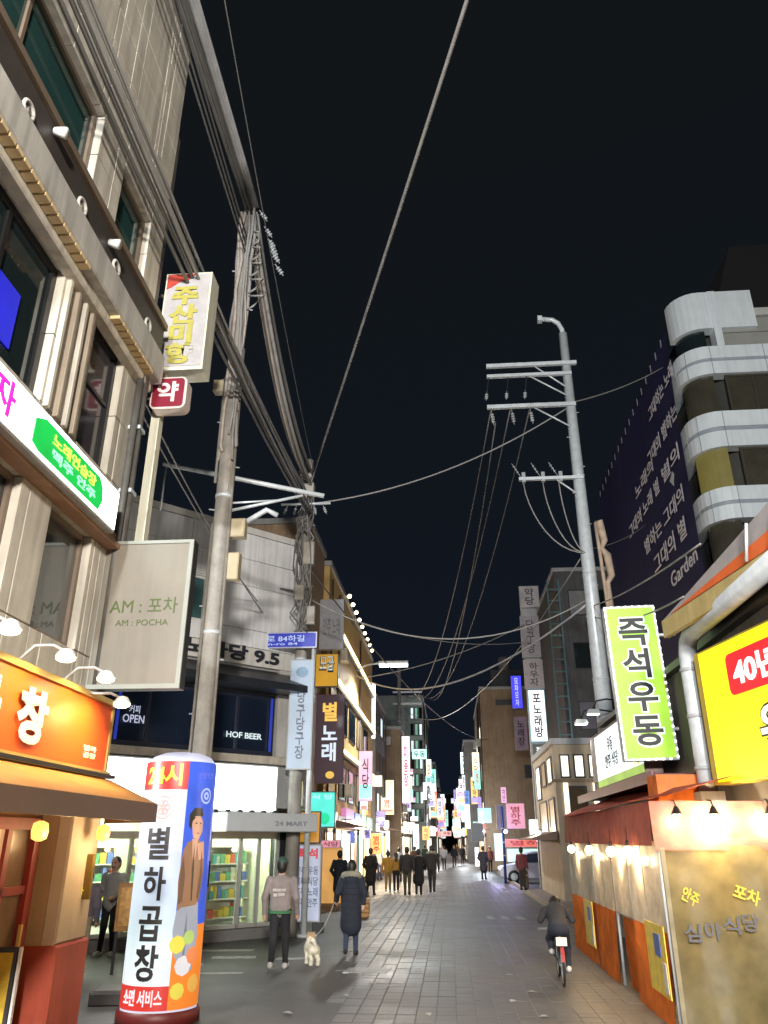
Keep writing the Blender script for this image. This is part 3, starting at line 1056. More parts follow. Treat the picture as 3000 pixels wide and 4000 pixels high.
mc = RB * RAD(-24)
ring_mesh(mk, mc, 2.40, 0.125, 0.14)
for k in range(6):
    t = 2 * math.pi * k / 6
    ring_mesh(mk, mc + 0.055 * math.cos(t), 2.40 + 0.055 * math.sin(t), 0.026, 0.042, 12)
ring_mesh(mk, mc, 2.40, 0.012, 0.024, 10)
mk.build('round_mark', rose, PI)
mk = MB()
ring_mesh(mk, RB * RAD(48), 2.55, 0.075, 0.1, 16)
ring_mesh(mk, RB * RAD(48), 2.55, 0.02, 0.05, 10)
mk.build('round_mark', E('pillar_pale_blue', (0.5, 0.6, 1.0), 0.7), PI)
letters('곱창의 별', E('pillar_dim_blue', (0.12, 0.16, 0.7), 0.7), PI, RB * RAD(45), 2.80, 0.28, 0.08, -0.010, 0.01, wrap=WR)
# printed figure on the blue side: hair, face, jacket, trousers
def print_poly(name, pts, mat, off, rows=16, cols=6):
    mb = MB()
    z0, z1 = min(p[1] for p in pts), max(p[1] for p in pts)
    vs, n = [], len(pts)
    for j in range(rows + 1):
        z = z0 + (z1 - z0) * min(0.999, max(0.001, j / rows))
        us = []
        for i in range(n):
            (ua, za), (ub, zb) = pts[i], pts[(i + 1) % n]
            if (za - z) * (zb - z) <= 0 and za != zb:
                us.append(ua + (ub - ua) * (z - za) / (zb - za))
        for i in range(cols + 1):
            vs.append(on_tube(min(us) + (max(us) - min(us)) * i / cols, z, off))
    mb.add(vs, [(j * (cols + 1) + i, j * (cols + 1) + i + 1, (j + 1) * (cols + 1) + i + 1, (j + 1) * (cols + 1) + i) for j in range(rows) for i in range(cols)])
    return mb.build(name, mat, PI)


U0 = RB * RAD(34)
skin_p = E('print_skin', (0.80, 0.42, 0.28), 0.6)
print_poly('printed_trousers', [(U0 - 0.17, 1.25), (U0 + 0.12, 1.30), (U0 + 0.16, 0.95), (U0 + 0.10, 0.55), (U0 - 0.02, 0.52), (U0 - 0.17, 0.75), (U0 - 0.2, 1.0)], E('print_grey', (0.42, 0.45, 0.55), 0.6), 0.010)
print_poly('printed_jacket', [(U0 - 0.10, 2.02), (U0 + 0.02, 2.04), (U0 + 0.14, 1.92), (U0 + 0.17, 1.62), (U0 + 0.12, 1.28), (U0 - 0.17, 1.22), (U0 - 0.19, 1.55), (U0 - 0.16, 1.90)], E('print_brown', (0.38, 0.19, 0.10), 0.6), 0.012)
print_poly('printed_collar', [(U0 - 0.06, 2.03), (U0 + 0.03, 2.03), (U0 + 0.0, 1.78), (U0 - 0.02, 1.72)], skin_p, 0.0135)
print_poly('printed_hand', [(U0 + 0.02, 1.98), (U0 + 0.13, 2.00), (U0 + 0.15, 1.80), (U0 + 0.06, 1.78)], skin_p, 0.0142)
print_poly('printed_face', [(U0 - 0.08, 2.20), (U0 - 0.07, 2.29), (U0 + 0.02, 2.32), (U0 + 0.08, 2.24), (U0 + 0.085, 2.12), (U0 + 0.03, 2.02), (U0 - 0.05, 2.04)], skin_p, 0.0148)
print_poly('printed_hair', [(U0 - 0.12, 2.18), (U0 - 0.12, 2.32), (U0 - 0.06, 2.40), (U0 + 0.05, 2.40), (U0 + 0.08, 2.30), (U0 - 0.02, 2.30), (U0 - 0.075, 2.24), (U0 - 0.085, 2.14)], E('print_hair', (0.02, 0.012, 0.01), 0.5), 0.0154)
dk_p = E('print_dark', (0.05, 0.025, 0.02), 0.5)
md_p = E('print_brown_shade', (0.20, 0.10, 0.055), 0.55)
rd_p = E('print_lip', (0.55, 0.14, 0.11), 0.6)
print_poly('printed_eye', [(U0 - 0.045, 2.215), (U0 - 0.02, 2.225), (U0 + 0.0, 2.215), (U0 - 0.02, 2.205)], dk_p, 0.0160, 3, 2)
print_poly('printed_eye', [(U0 + 0.025, 2.215), (U0 + 0.045, 2.225), (U0 + 0.065, 2.212), (U0 + 0.045, 2.205)], dk_p, 0.0160, 3, 2)
print_poly('printed_mouth', [(U0 - 0.02, 2.095), (U0 + 0.015, 2.105), (U0 + 0.05, 2.10), (U0 + 0.018, 2.085)], rd_p, 0.0160, 3, 2)
print_poly('printed_fold', [(U0 - 0.02, 1.98), (U0 + 0.0, 1.70), (U0 + 0.01, 1.32), (U0 - 0.01, 1.32), (U0 - 0.03, 1.70)], dk_p, 0.0165)
print_poly('printed_fold', [(U0 + 0.10, 1.90), (U0 + 0.15, 1.60), (U0 + 0.11, 1.32), (U0 + 0.07, 1.34), (U0 + 0.10, 1.62)], md_p, 0.0165)
print_poly('printed_fold', [(U0 - 0.15, 1.84), (U0 - 0.11, 1.60), (U0 - 0.12, 1.30), (U0 - 0.17, 1.28), (U0 - 0.18, 1.60)], md_p, 0.0165)
print_poly('printed_fold', [(U0 - 0.04, 1.20), (U0 - 0.02, 0.95), (U0 - 0.03, 0.62), (U0 - 0.05, 0.66), (U0 - 0.06, 0.95)], E('print_grey_shade', (0.22, 0.24, 0.32), 0.55), 0.0130)
for k, (u, z, s_, c) in enumerate(((18, 0.85, 0.10, (0.95, 0.85, 0.1)), (30, 0.62, 0.11, (0.9, 0.9, 0.95)), (46, 0.72, 0.10, (1.0, 0.3, 0.1)), (24, 0.36, 0.09, (0.95, 0.8, 0.1)), (52, 0.42, 0.10, (1.0, 0.55, 0.1)), (36, 0.92, 0.08, (0.55, 0.75, 0.2)))):
    uu = RB * RAD(u)
    print_poly('printed_dish', [(uu + s_ * math.cos(2 * math.pi * q / 8), z + s_ * math.sin(2 * math.pi * q / 8)) for q in range(8)], E('print_dish_%d' % k, c, 0.6), 0.016 + k * 0.0004)

# ------------------------------------------------------------------ second left building with the chamfered corner and lit store
white_panel = M('white_wall_panel', (0.84, 0.86, 0.88), 0.5, 0, 0.16, 1.2, 0.04, 20, streak=0.25)
navy_frame = M('navy_frame', (0.02, 0.025, 0.05), 0.4, 0.2, 0.15)
navy_glass = M('navy_glass', (0.012, 0.02, 0.04), 0.08, 0, 0.3, 1.0, spec=0.6)
B2 = thing('chamfered_building', (-6.0, 18.0, 0), 45, 'white panelled corner building with dark blue glass storey across the side street', 'building')
core = MB()
core.slab([(-2.25, 0.14), (3.05, 0.14), (4.0, 1.1), (-1.7, 6.8), (-6.3, 4.2)], 2.75, 9.6)
core.build('wall', grey_paint, B2)
MB().slab([(-2.3, 0.02), (3.08, 0.02), (4.06, 1.06), (-1.7, 6.9), (-6.4, 4.2)], 9.62, 9.8).build('roof', white_paint, B2)
win_h = [(-0.42, 7.0, 0.14, 8.15)]
clad(B2, -2.25, 2.95, 6.55, 9.6, win_h, 1.35, 0.78, white_panel, 0.0, 0.13, 'wall_panel')
window(B2, -0.42, 7.0, 0.14, 8.15, M('teal_glass', (0.06, 0.13, 0.14), 0.12, 0, 0.2, 1.5), white_paint, 0.12, 0.06)
MB().box(-0.5, -0.05, 8.18, 0.22, 0.0, 8.28).build('window_head', white_paint, B2)
MB().box(-2.25, 0.0, 6.1, 2.95, 0.13, 6.54).build('wall_band', M('grey_white_band', (0.72, 0.71, 0.68), 0.6, 0, 0.15, 2, streak=0.2), B2)
letters('노마당 9.5', M('dark_channel_letter', (0.03, 0.032, 0.045), 0.4, 0, 0.05), B2, 1.0, 6.36, 2.7, 0.40, -0.04, 0.04)
# dark canopy over the glass storey
mb = MB()
mb.add([(-2.3, 0.12, 6.05), (2.9, 0.12, 6.05), (2.9, -0.75, 5.62), (-2.3, -0.75, 5.62), (-2.3, 0.12, 5.45), (2.9, 0.12, 5.45), (2.9, -0.75, 5.45), (-2.3, -0.75, 5.45)],
       [(0, 3, 2, 1), (4, 5, 6, 7), (3, 7, 6, 2), (1, 2, 6, 5), (0, 4, 7, 3), (0, 1, 5, 4)])
mb.build('canopy', M('dark_canopy', (0.03, 0.035, 0.045), 0.35, 0.2, 0.2), B2)
window(B2, -2.2, 3.95, 2.35, 5.42, navy_glass, navy_frame, 0.12, 0.10, (-1.0, 0.2, 1.3))
blue_strip = E('blue_edge_light', (0.03, 0.07, 0.8), 0.35)
for x in (-1.75, 2.22):
    MB().box(x, 0.045, 4.05, x + 0.07, 0.055, 5.35).build('blue_light_strip', blue_strip, B2)
letters('커피\nOPEN', E('small_neon', (0.7, 0.75, 1.0), 0.6), B2, -1.35, 4.62, 0.5, 0.42, 0.03, 0.01)
letters('HOF BEER', E('small_neon_white', (0.8, 0.95, 1.0), 0.8), B2, 1.5, 4.38, 1.0, 0.14, 0.03, 0.02)
MB().rbox(-2.3, -0.06, 3.74, 3.0, 0.13, 3.93, 0.01).build('ledge', M('pale_ledge', (0.55, 0.50, 0.43), 0.7, 0, 0.25, 3, streak=0.25), B2)
MB().box(2.4, 0.0, 3.94, 3.02, 0.13, 6.09).build('pier', M('grey_pier', (0.58, 0.57, 0.55), 0.7, 0, 0.2, 2, streak=0.3), B2)
# bright white sign band
SB = thing('white_store_sign', (-6.0, 18.0, 2.62), 45, 'blazing white light box across the corner building above the lit store', 'sign')
MB().box(-2.2, -0.14, 0.0, 2.42, 0.12, 1.08).build('sign_case', grey_paint, SB)
MB().box(-2.16, -0.155, 0.04, 2.38, -0.142, 1.04).build('lit_panel', E('store_sign_white', (0.95, 1.0, 0.97), 7.0), SB)
for k in range(6):
    x = 0.7 + k * 0.32
    MB().box(x, -0.24, -0.03, x + 0.1, -0.16, 0.06).build('clip', dark_steel, SB)
# store awning box and glazing
ST = thing('corner_store', (-6.0, 18.0, 0), 45, 'lit convenience store with glass front and full shelves on the chamfered corner', 'shop')
MB().rbox(0.7, -0.85, 2.2, 3.15, 0.0, 2.60, 0.02).build('grey_awning_box', M('store_grey', (0.55, 0.60, 0.66), 0.45, 0, 0.08, 2), ST)
letters('24 MART', M('store_letter', (0.3, 0.34, 0.40), 0.5), ST, 2.4, 2.38, 0.9, 0.1, -0.86, 0.02)
mb = MB()
for x in (-2.15, -1.1, -0.1, 0.75, 1.55, 2.05, 2.55):
    mb.box(x, -0.05, 0.22, x + 0.07, 0.05, 2.2)
mb.box(-2.2, -0.05, 2.05, 2.6, 0.05, 2.2)
mb.box(-2.2, -0.05, 0.22, 2.6, 0.05, 0.30)
mb.build('glazing_frame', M('alu_frame', (0.52, 0.55, 0.55), 0.35, 0.5, 0.1), ST)
for a, b in ((-2.08, -1.1), (-1.03, -0.1), (-0.03, 0.75), (0.82, 1.55), (1.62, 2.05), (2.12, 2.55)):
    MB().box(a, -0.005, 0.30, b, 0.005, 2.05).build('pane', clear_glass, ST)
MB().box(-2.25, -0.25, 0.0, 3.1, 0.08, 0.21).build('plinth', M('plinth_stone', (0.16, 0.16, 0.16), 0.6, 0, 0.25, 4), ST)
MB().box(2.62, -0.08, 0.21, 3.02, 0.3, 2.2).build('column', M('black_column', (0.02, 0.022, 0.028), 0.4, 0, 0.2), ST)
MB().slab([(-2.2, 0.1), (2.6, 0.1), (2.6, 2.3), (1.4, 3.6), (-2.2, 3.6)], 0.15, 0.2).build('store_floor', M('store_tile', (0.55, 0.55, 0.5), 0.3), ST)
MB().slab([(-2.2, 0.1), (2.6, 0.1), (2.6, 2.3), (1.4, 3.6), (-2.2, 3.6)], 2.7, 2.74).build('store_ceiling', M('store_ceiling', (0.7, 0.7, 0.66), 0.7), ST)
pale_int = M('store_wall', (0.72, 0.74, 0.56), 0.7, 0, 0.1)
MB().box(-2.2, 3.55, 0.2, 1.4, 3.65, 2.7).build('back_wall', pale_int, ST)
MB().slab([(1.4, 3.6), (2.6, 2.3), (2.66, 2.36), (1.46, 3.66)], 0.2, 2.7).build('back_wall', pale_int, ST)
MB().box(-2.28, 0.1, 0.2, -2.2, 3.6, 2.7).build('side_wall', pale_int, ST)
MB().box(2.6, 0.31, 0.2, 2.68, 2.3, 2.7).build('side_wall', pale_int, ST)
for x in (-1.5, -0.2, 1.1, 2.1):
    MB().box(x - 0.08, 0.4, 2.62, x + 0.08, 3.2 if x < 1 else 2.0, 2.68).build('ceiling_tube', E('store_tube', (0.98, 1.0, 0.76), 60), ST)
goods = [M('goods_%d' % i, c, 0.45, 0, 0.15, 9) for i, c in enumerate(((0.5, 0.08, 0.06), (0.1, 0.3, 0.16), (0.55, 0.42, 0.08), (0.1, 0.16, 0.42), (0.6, 0.58, 0.52), (0.42, 0.2, 0.06), (0.12, 0.38, 0.4)))]
r3 = random.Random(5)


def shelf_rack(x0, x1, y, label):
    t = thing('shelf_rack', (-6.0, 18.0, 0), 45, label, 'shelf', 'shelves inside the corner store')
    mb = MB()
    mb.box(x0, y + 0.3, 0.2, x1, y + 0.34, 1.95)
    for z in (0.32, 0.72, 1.1, 1.48, 1.86):
        mb.box(x0, y, z, x1, y + 0.3, z + 0.03)
    mb.build('rack', white_paint, t)
    pk = MB()
    for z in (0.35, 0.75, 1.13, 1.51):
        x = x0 + 0.02
        while x < x1 - 0.1:
            w = r3.uniform(0.07, 0.16)
            pk.box(x, y + 0.02, z, x + w, y + 0.2, z + r3.uniform(0.14, 0.30), r3.randrange(7))
            x += w + 0.015
    pk.build('packages', goods, t)['kind'] = 'stuff'


shelf_rack(0.9, 1.55, 0.9, 'packed shelf behind the store glass left of the narrow pane')
shelf_rack(1.6, 2.52, 1.1, 'packed shelf behind the store glass nearest the black column')
shelf_rack(-2.0, -0.2, 2.6, 'long packed shelf at the back of the store behind the man in the sweater')
shelf_rack(0.0, 0.8, 2.2, 'packed shelf in the middle of the store behind the pillar sign')
letters('특석', E('yellow_neon_words', (0.85, 1.0, 0.35), 1.3), ST, -0.75, 1.86, 0.5, 0.3, -0.03, 0.03)
# unseen lamp added behind the near building to brighten the person by the store
WL = thing('alley_wall_lamp', (-5.6, 9.2, 3.0), 0, 'white wall lamp on the side street wall of the beige building', 'lamp')
MB().box(-0.12, -0.15, 0.0, 0.12, 0.1, 0.1).build('lamp_head', grey_paint, WL)
MB().box(-0.1, -0.1, -0.02, 0.1, 0.09, -0.002).build('lamp_lens', E('alley_lens', (1.0, 0.95, 0.85), 12), WL)
point_light('lamp_light', WL, (0, 0.35, -0.15), 430, (1.0, 0.95, 0.86), 0.12)
# dark open shutter and wooden crates left of the store
AWD = thing('dark_parasol_awning', (-6.0, 18.0, 0), 45, 'dark brown folded awning in front of the store behind the man in the sweater', 'awning')
MB().box(-0.75, -0.9, 1.12, 0.35, -0.12, 1.62).build('sheet', M('dark_brown_cloth', (0.035, 0.022, 0.018), 0.7, 0, 0.3, 4), AWD)
MB().cyl((-0.7, -0.5, 0.2), (-0.7, -0.5, 1.12), 0.02, 0.02, 8).build('leg', dark_steel, AWD)
MB().cyl((0.3, -0.5, 0.2), (0.3, -0.5, 1.12), 0.02, 0.02, 8).build('leg', dark_steel, AWD)
wood = M('crate_wood', (0.42, 0.22, 0.07), 0.65, 0, 0.3, 6)
MC = thing('wooden_menu_stand', (-5.45, 14.13, 0), 20, 'orange wooden menu stand between the man in the sweater and the pillar sign', 'sign stand')
MB().rbox(-0.20, 0.0, 0.62, 0.20, 0.06, 1.35, 0.01).build('board', wood, MC)
MB().box(-0.15, -0.01, 0.7, 0.15, -0.002, 1.28).build('poster', M('stand_poster', (0.62, 0.34, 0.10), 0.5, 0, 0.45, 14), MC)
for sx in (-0.15, 0.15):
    MB().box(sx - 0.025, 0.0, 0.0, sx + 0.025, 0.05, 0.62).build('leg', dark_steel, MC)
# lower flank along the side street: brick-red step and plant box
PB = thing('red_step_box', (-4.34, 11.86, 0), 10, 'low dark step box on the pavement left of the pillar sign foot', 'box')
MB().rbox(-0.55, -0.3, 0.0, 0.4, 0.3, 0.16, 0.02).build('box', M('dark_box', (0.04, 0.035, 0.035), 0.6, 0, 0.3), PB)
MB().box(-0.5, -0.27, 0.161, 0.35, 0.27, 0.18).build('lid', M('box_lid', (0.12, 0.11, 0.10), 0.6, 0, 0.3), PB)

# ------------------------------------------------------------------ signs of the left side in front of the next buildings
def box_sign(name, label, p, depth, panel, case, texts=(), rz=0, group=None, edge=0.03, cat='sign', bracket=None):
    """light box: p = (x centre, y, z bottom, width, height), face towards -y before rotation"""
    x, y, z, w, h = p
    t = thing(name, (x, y, z), rz, label, cat, group)
    MB().box(-w / 2, 0.0, 0, w / 2, depth, h).build('sign_case', case, t)
    MB().box(-w / 2 + edge, -0.012, edge, w / 2 - edge, -0.001, h - edge).build('panel', panel, t)
    for tx in texts:
        s_, m_, fx, fz, fw, fh, vert = tx[:7]
        letters(s_, m_, t, fx * w, fz * h, fw * w, fh * h, -0.016, tx[7] if len(tx) > 7 else 0.02, vert)
    if bracket:
        for q in (0.2, 0.8):
            MB().cyl((bracket[0] * w / 2, depth / 2, q * h), (bracket[0] * (w / 2 + bracket[1]), depth / 2, q * h), 0.03, 0.03, 6).build('bracket', dark_steel, t)
    return t


TP = thing('sign_pole', (-3.41, 19.6, 0), 0, 'thin silver pole carrying the tall pale blue banner sign by the store', 'pole')
MB().cyl((0, 0, 0), (0, 0, 6.6), 0.075, 0.06, 12).build('pole', steel, TP, True)
MB().cyl((0, 0, 0), (0, 0, 0.06), 0.16, 0.16, 12).build('base_plate', steel, TP, True)
MB().cyl((0, 0, 1.1), (0, 0, 1.45), 0.082, 0.082, 12).build('band', grey_paint, TP, True)
box_sign('tall_banner_sign', 'tall pale blue vertical banner sign with small dark characters by the store', (-3.66, 19.45, 3.61, 0.62, 2.69), 0.12,
         E('banner_pale_blue', (0.55, 0.68, 0.85), 0.42), grey_paint,
         [('당구당구장', M('slate_letter', (0.12, 0.14, 0.2), 0.5), 0.0, 0.40, 0.36, 0.62, True), ('●', M('slate_blue', (0.22, 0.34, 0.5), 0.5), 0.0, 0.88, 0.5, 0.1, False)])
BS = thing('blue_direction_sign', (-4.24, 19.42, 6.60), 0, 'wide blue road sign with white lettering above the dark canopy', 'road sign')
MB().box(-0.93, 0.0, 0, 0.93, 0.05, 0.42).build('plate', M('road_sign_white', (0.6, 0.62, 0.75), 0.35), BS)
MB().box(-0.90, -0.012, 0.03, 0.90, -0.001, 0.39).build('panel', E('road_sign_blue', (0.03, 0.05, 0.60), 0.55), BS)
letters('주안로 84하길', E('road_sign_letter', (0.6, 0.72, 1.0), 0.7), BS, -0.12, 0.25, 1.45, 0.17, -0.016, 0.01)
letters('Juan-ro 84', E('road_sign_letter', (0.6, 0.72, 1.0), 0.7), BS, -0.12, 0.10, 1.1, 0.09, -0.016, 0.005)
MB().cyl((0.83, 0.1, 0.2), (0.83, 0.1, -0.4), 0.03, 0.03, 8).build('bracket', steel, BS)

Mw = lambda n, c, s: E(n, c, s)
box_sign('grey_panel_sign', 'dull grey panel sign high on the left beside the orange lit facade', (-4.08, 27, 8.33, 0.88, 1.85), 0.2, M('dull_grey_face', (0.42, 0.42, 0.46), 0.5, 0, 0.15, 5), grey_paint,
         [('안주 노래', M('grey_letter', (0.24, 0.22, 0.26), 0.5), 0, 0.45, 0.7, 0.35, False)])
box_sign('yellow_panel_sign', 'mustard yellow square sign with white characters below the grey panel sign', (-4.21, 27, 6.99, 0.83, 1.18), 0.2, E('mustard_face', (0.85, 0.42, 0.01), 0.55), dark_steel,
         [('모곱', letter_black, 0, 0.68, 0.66, 0.5, False, 0.03), ('모곱', E('mustard_white', (0.8, 0.85, 0.8), 0.8), 0, 0.7, 0.6, 0.44, False)])
box_sign('dark_song_sign', 'dark wine red vertical sign with orange flower and white characters on the left', (-4.08, 27.2, 3.8, 0.98, 2.96), 0.22, E('wine_face', (0.05, 0.012, 0.03), 0.5), M('wine_case', (0.10, 0.02, 0.035), 0.4),
         [('별', E('amber_char', (1.0, 0.60, 0.10), 0.9), 0, 0.80, 0.52, 0.22, False, 0.03), ('노래', E('cold_white_char', (0.75, 0.85, 1.0), 1.0), 0, 0.44, 0.55, 0.40, True, 0.03), ('●', E('amber_char', (1.0, 0.6, 0.1), 0.9), 0.05, 0.09, 0.3, 0.08, False)])
box_sign('navy_small_sign', 'narrow navy sign with small characters beside the tall pale banner', (-4.59, 22, 3.49, 0.39, 1.61), 0.15, E('navy_face', (0.02, 0.05, 0.25), 0.45), dark_steel,
         [('노래장', E('pale_yellow_char', (0.8, 0.75, 0.4), 0.6), 0, 0.5, 0.5, 0.8, True)])
box_sign('cyan_panel_sign', 'bright cyan lit panel below the dark wine red sign', (-4.29, 27.4, 2.42, 0.89, 1.13), 0.2, E('cyan_face', (0.10, 0.90, 0.75), 0.95), M('teal_case', (0.02, 0.14, 0.16), 0.4),
         [('식 당', E('pale_cyan', (0.5, 1.0, 0.95), 1.1), 0, 0.85, 0.8, 0.14, False), ('●', E('mint_green', (0.0, 0.75, 0.35), 0.9), 0.1, 0.25, 0.4, 0.32, False)])
box_sign('yellow_white_sign', 'yellow and white light box beside the silver pole over the store corner', (-4.13, 21.2, 2.84, 0.6, 0.64), 0.2, E('pale_yellow_face', (1.0, 0.95, 0.45), 1.2), grey_paint,
         [('■', E('pure_yellow', (1.0, 0.85, 0.0), 1.0), -0.24, 0.6, 0.42, 0.7, False)])
box_sign('orange_menu_panel', 'mustard menu panel on top of the white poster stand by the silver pole', (-3.59, 20.6, 1.95, 0.68, 0.75), 0.12, E('menu_orange', (0.75, 0.33, 0.03), 0.6), dark_steel,
         [('별하\n우동', E('menu_yellow', (1.0, 0.8, 0.3), 0.7), -0.1, 0.5, 0.6, 0.7, False)])
PS = box_sign('poster_stand', 'white and blue poster stand with red heading behind the silver pole', (-3.55, 20.6, 0.22, 0.69, 1.71), 0.15, E('poster_pale', (0.62, 0.68, 0.88), 0.55), grey_paint,
              [('특석', E('poster_red', (0.75, 0.05, 0.08), 0.6), 0.02, 0.88, 0.7, 0.14, False, 0.05), ('안주 우동\n별하 식당\n조주 노래\n맥주 안주', M('poster_blue_letter', (0.2, 0.28, 0.45), 0.5), 0, 0.45, 0.8, 0.55, False)])
for sx in (-0.3, 0.3):
    MB().box(sx - 0.14, 0.0, -0.30, sx + 0.14, 0.15, 0.0).build('foot', black_mat, PS)

# ------------------------------------------------------------------ street stall under orange tarpaulin
or_tarp = tarp('orange_tarpaulin', (0.78, 0.20, 0.035), 0.18, 0.45, 0.0, 0.18, 0.03)
red_tarp = tarp('dusty_red_tarpaulin', (0.50, 0.15, 0.11), 0.35, 0.45, 0.0, 0.22, 0.03)
clear_tarp = tarp('cloudy_vinyl', (0.80, 0.77, 0.70), 0.5, 0.3, 0.15, 0.2, 0.06)
yel_tarp = tarp('yellowed_vinyl', (0.36, 0.29, 0.13), 0.5, 0.2, 0.25, 0.05, 0.10)
X0, YF, YB = 2.50, 10.5, 18.3
TT = thing('street_food_tent', (X0, YF, 0), 0, 'orange and clear vinyl street food tent with lit bulbs on the right of the road', 'tent')
LY = YB - YF


def cloth(name, mat, p00, p10, p11, p01, nu=14, nv=8, amp=0.03, seed=0, parent=TT, thick=0.006, crease=0.0):
    """hanging sheet between four corners, gently creased, with thickness"""
    r = random.Random(seed)
    ph = [r.uniform(0, 6.28) for _ in range(6)]
    fr = [r.uniform(2, 9) for _ in range(6)]
    p00, p10, p11, p01 = map(Vector, (p00, p10, p11, p01))
    nrm = (p10 - p00).cross(p01 - p00).normalized()
    vs = []
    for side in (0, 1):
        for j in range(nv + 1):
            for i in range(nu + 1):
                u, v = i / nu, j / nv
                p = p00 * (1 - u) * (1 - v) + p10 * u * (1 - v) + p11 * u * v + p01 * (1 - u) * v
                d = math.sin(fr[0] * u * 3 + ph[0] + v * 2) * 0.5 + math.sin(fr[1] * u * 2 + fr[2] * v + ph[1]) * 0.4 + math.sin(fr[3] * v * 2 + ph[2] - u * 4) * 0.3
                if crease:
                    d += crease * (math.sqrt(math.sin(4.1 * u + 5.3 * v + ph[3]) ** 2 + 0.01) + math.sqrt(math.sin(6.2 * u - 3.4 * v + ph[4]) ** 2 + 0.01) + 0.6 * math.sqrt(math.sin(11.0 * u + 2.2 * v * v + ph[5]) ** 2 + 0.01))
                e = min(1, 6 * min(u, 1 - u) + 0.3)
                vs.append(p + nrm * (d * amp * e + side * thick))
    m = (nu + 1) * (nv + 1)
    fs = []
    for j in range(nv):
        for i in range(nu):
            a = j * (nu + 1) + i
            fs.append((a, a + 1, a + nu + 2, a + nu + 1))
            fs.append((m + a, m + a + nu + 1, m + a + nu + 2, m + a + 1))
    return MB().add(vs, fs).build(name, mat, parent, True)


fr_ = MB()
for y in (0.02, 1.9, 3.1, 4.9, LY - 0.02):
    MB().cyl((0.03, y, 0.0), (0.03, y, 2.45), 0.022, 0.022, 8).build('post', steel, TT, True)
MB().cyl((0.03, 0.0, 2.42), (0.03, LY, 2.48), 0.022, 0.022, 8).build('rail', steel, TT, True)
MB().cyl((0.02, 0.02, 2.42), (3.2, 0.02, 2.42), 0.022, 0.022, 8).build('rail', steel, TT, True)
# street side: lower orange sheets and upper cloudy windows
for k, (a, b) in enumerate(((0.05, 1.88), (1.95, 2.95), (3.2, 4.85), (4.95, LY - 0.05))):
    if k == 1:
        cloth('orange_sheet', or_tarp, (0.10, a, 0.02), (0.10, b, 0.02), (0.06, b, 0.95), (0.06, a, 0.95), 10, 8, 0.025, 20 + k)
    else:
        cloth('orange_sheet', or_tarp, (-0.02, a, 0.02), (-0.02, b, 0.02), (0.0, b, 1.0), (0.0, a, 1.0), 14, 8, 0.02, 20 + k)
for k, (a, b) in enumerate(((0.05, 0.95), (1.0, 1.88), (1.95, 3.05), (3.2, 4.0), (4.05, 4.85), (4.95, 6.3), (6.35, LY - 0.05))):
    cloth('vinyl_window', clear_tarp, (0.01, a, 1.0), (0.01, b, 1.0), (0.01, b, 2.0), (0.01, a, 2.0), 8, 8, 0.012, 40 + k)
cloth('side_valance', red_tarp, (-0.06, 0.0, 1.95), (-0.06, LY, 1.97), (-0.02, LY, 2.50), (-0.02, 0.0, 2.46), 40, 5, 0.025, 3)
# front facing the viewer: yellowed vinyl with lettering, red valance above
cloth('front_vinyl', yel_tarp, (0.03, -0.02, 0.02), (2.9, -0.02, 0.02), (2.9, 0.0, 1.95), (0.03, 0.0, 1.95), 110, 60, 0.03, 8, crease=0.7)
cloth('front_valance', red_tarp, (-0.03, -0.06, 1.90), (3.0, -0.06, 1.90), (3.0, -0.02, 2.46), (-0.03, -0.02, 2.46), 24, 5, 0.03, 9)
grey_print = M('grey_print', (0.10, 0.10, 0.11), 0.5, 0, 0.3, 12)
yel_print = M('yellow_print', (0.70, 0.52, 0.05), 0.5, 0, 0.3, 12)
for ch, x, z, s_ in (('심', 0.27, 1.02, 0.19), ('야', 0.50, 1.04, 0.19), ('식', 0.72, 1.10, 0.19), ('당', 0.94, 1.13, 0.19)):
    letters(ch, grey_print, TT, x, z, s_, s_, -0.10, 0.02, name='printed_letter')
letters('포차', yel_print, TT, 0.95, 1.42, 0.3, 0.16, -0.10, 0.02, rot=-0.35, name='printed_letter')
letters('안주', yel_print, TT, 0.30, 1.40, 0.2, 0.16, -0.10, 0.02, rot=-0.5, name='printed_letter')
cloth('roof_sheet', red_tarp, (-0.06, -0.04, 2.47), (-0.06, LY, 2.51), (1.25, LY, 2.95), (1.25, -0.04, 2.80), 24, 8, 0.04, 5)
# pale boards leaning inside and the counter
MB().box(0.75, 0.6, 0.0, 1.25, 6.5, 0.85).build('counter', M('counter_steel', (0.4, 0.38, 0.34), 0.4, 0.5, 0.2), TT)
MB().box(0.45, 0.5, 0.86, 0.85, 1.0, 1.0).build('basin', steel, TT)
# hems, zip and eyelets that give the sheets their edges
hem_m = tarp('hem_vinyl', (0.40, 0.33, 0.20), 0.3, 0.4, 0.0, 0.1, 0.05)
for x in (0.02, 1.42):
    MB().box(x, -0.10, 0.03, x + 0.05, -0.094, 1.93).build('front_hem', hem_m, TT)
MB().box(0.02, -0.108, 0.03, 2.9, -0.102, 0.10).build('front_hem', hem_m, TT)
# table, stools and pans inside, seen dimly through the vinyl
for x, y in ((0.55, 1.2), (1.05, 1.6)):
    MB().cyl((x, y, 0.0), (x, y, 0.46), 0.15, 0.17, 14).build('stool', M('stool_red', (0.35, 0.05, 0.04), 0.5), TT, True)
MB().cyl((0.95, 0.9, 0.86), (0.95, 0.9, 1.02), 0.2, 0.22, 16).build('pan', steel, TT, True)
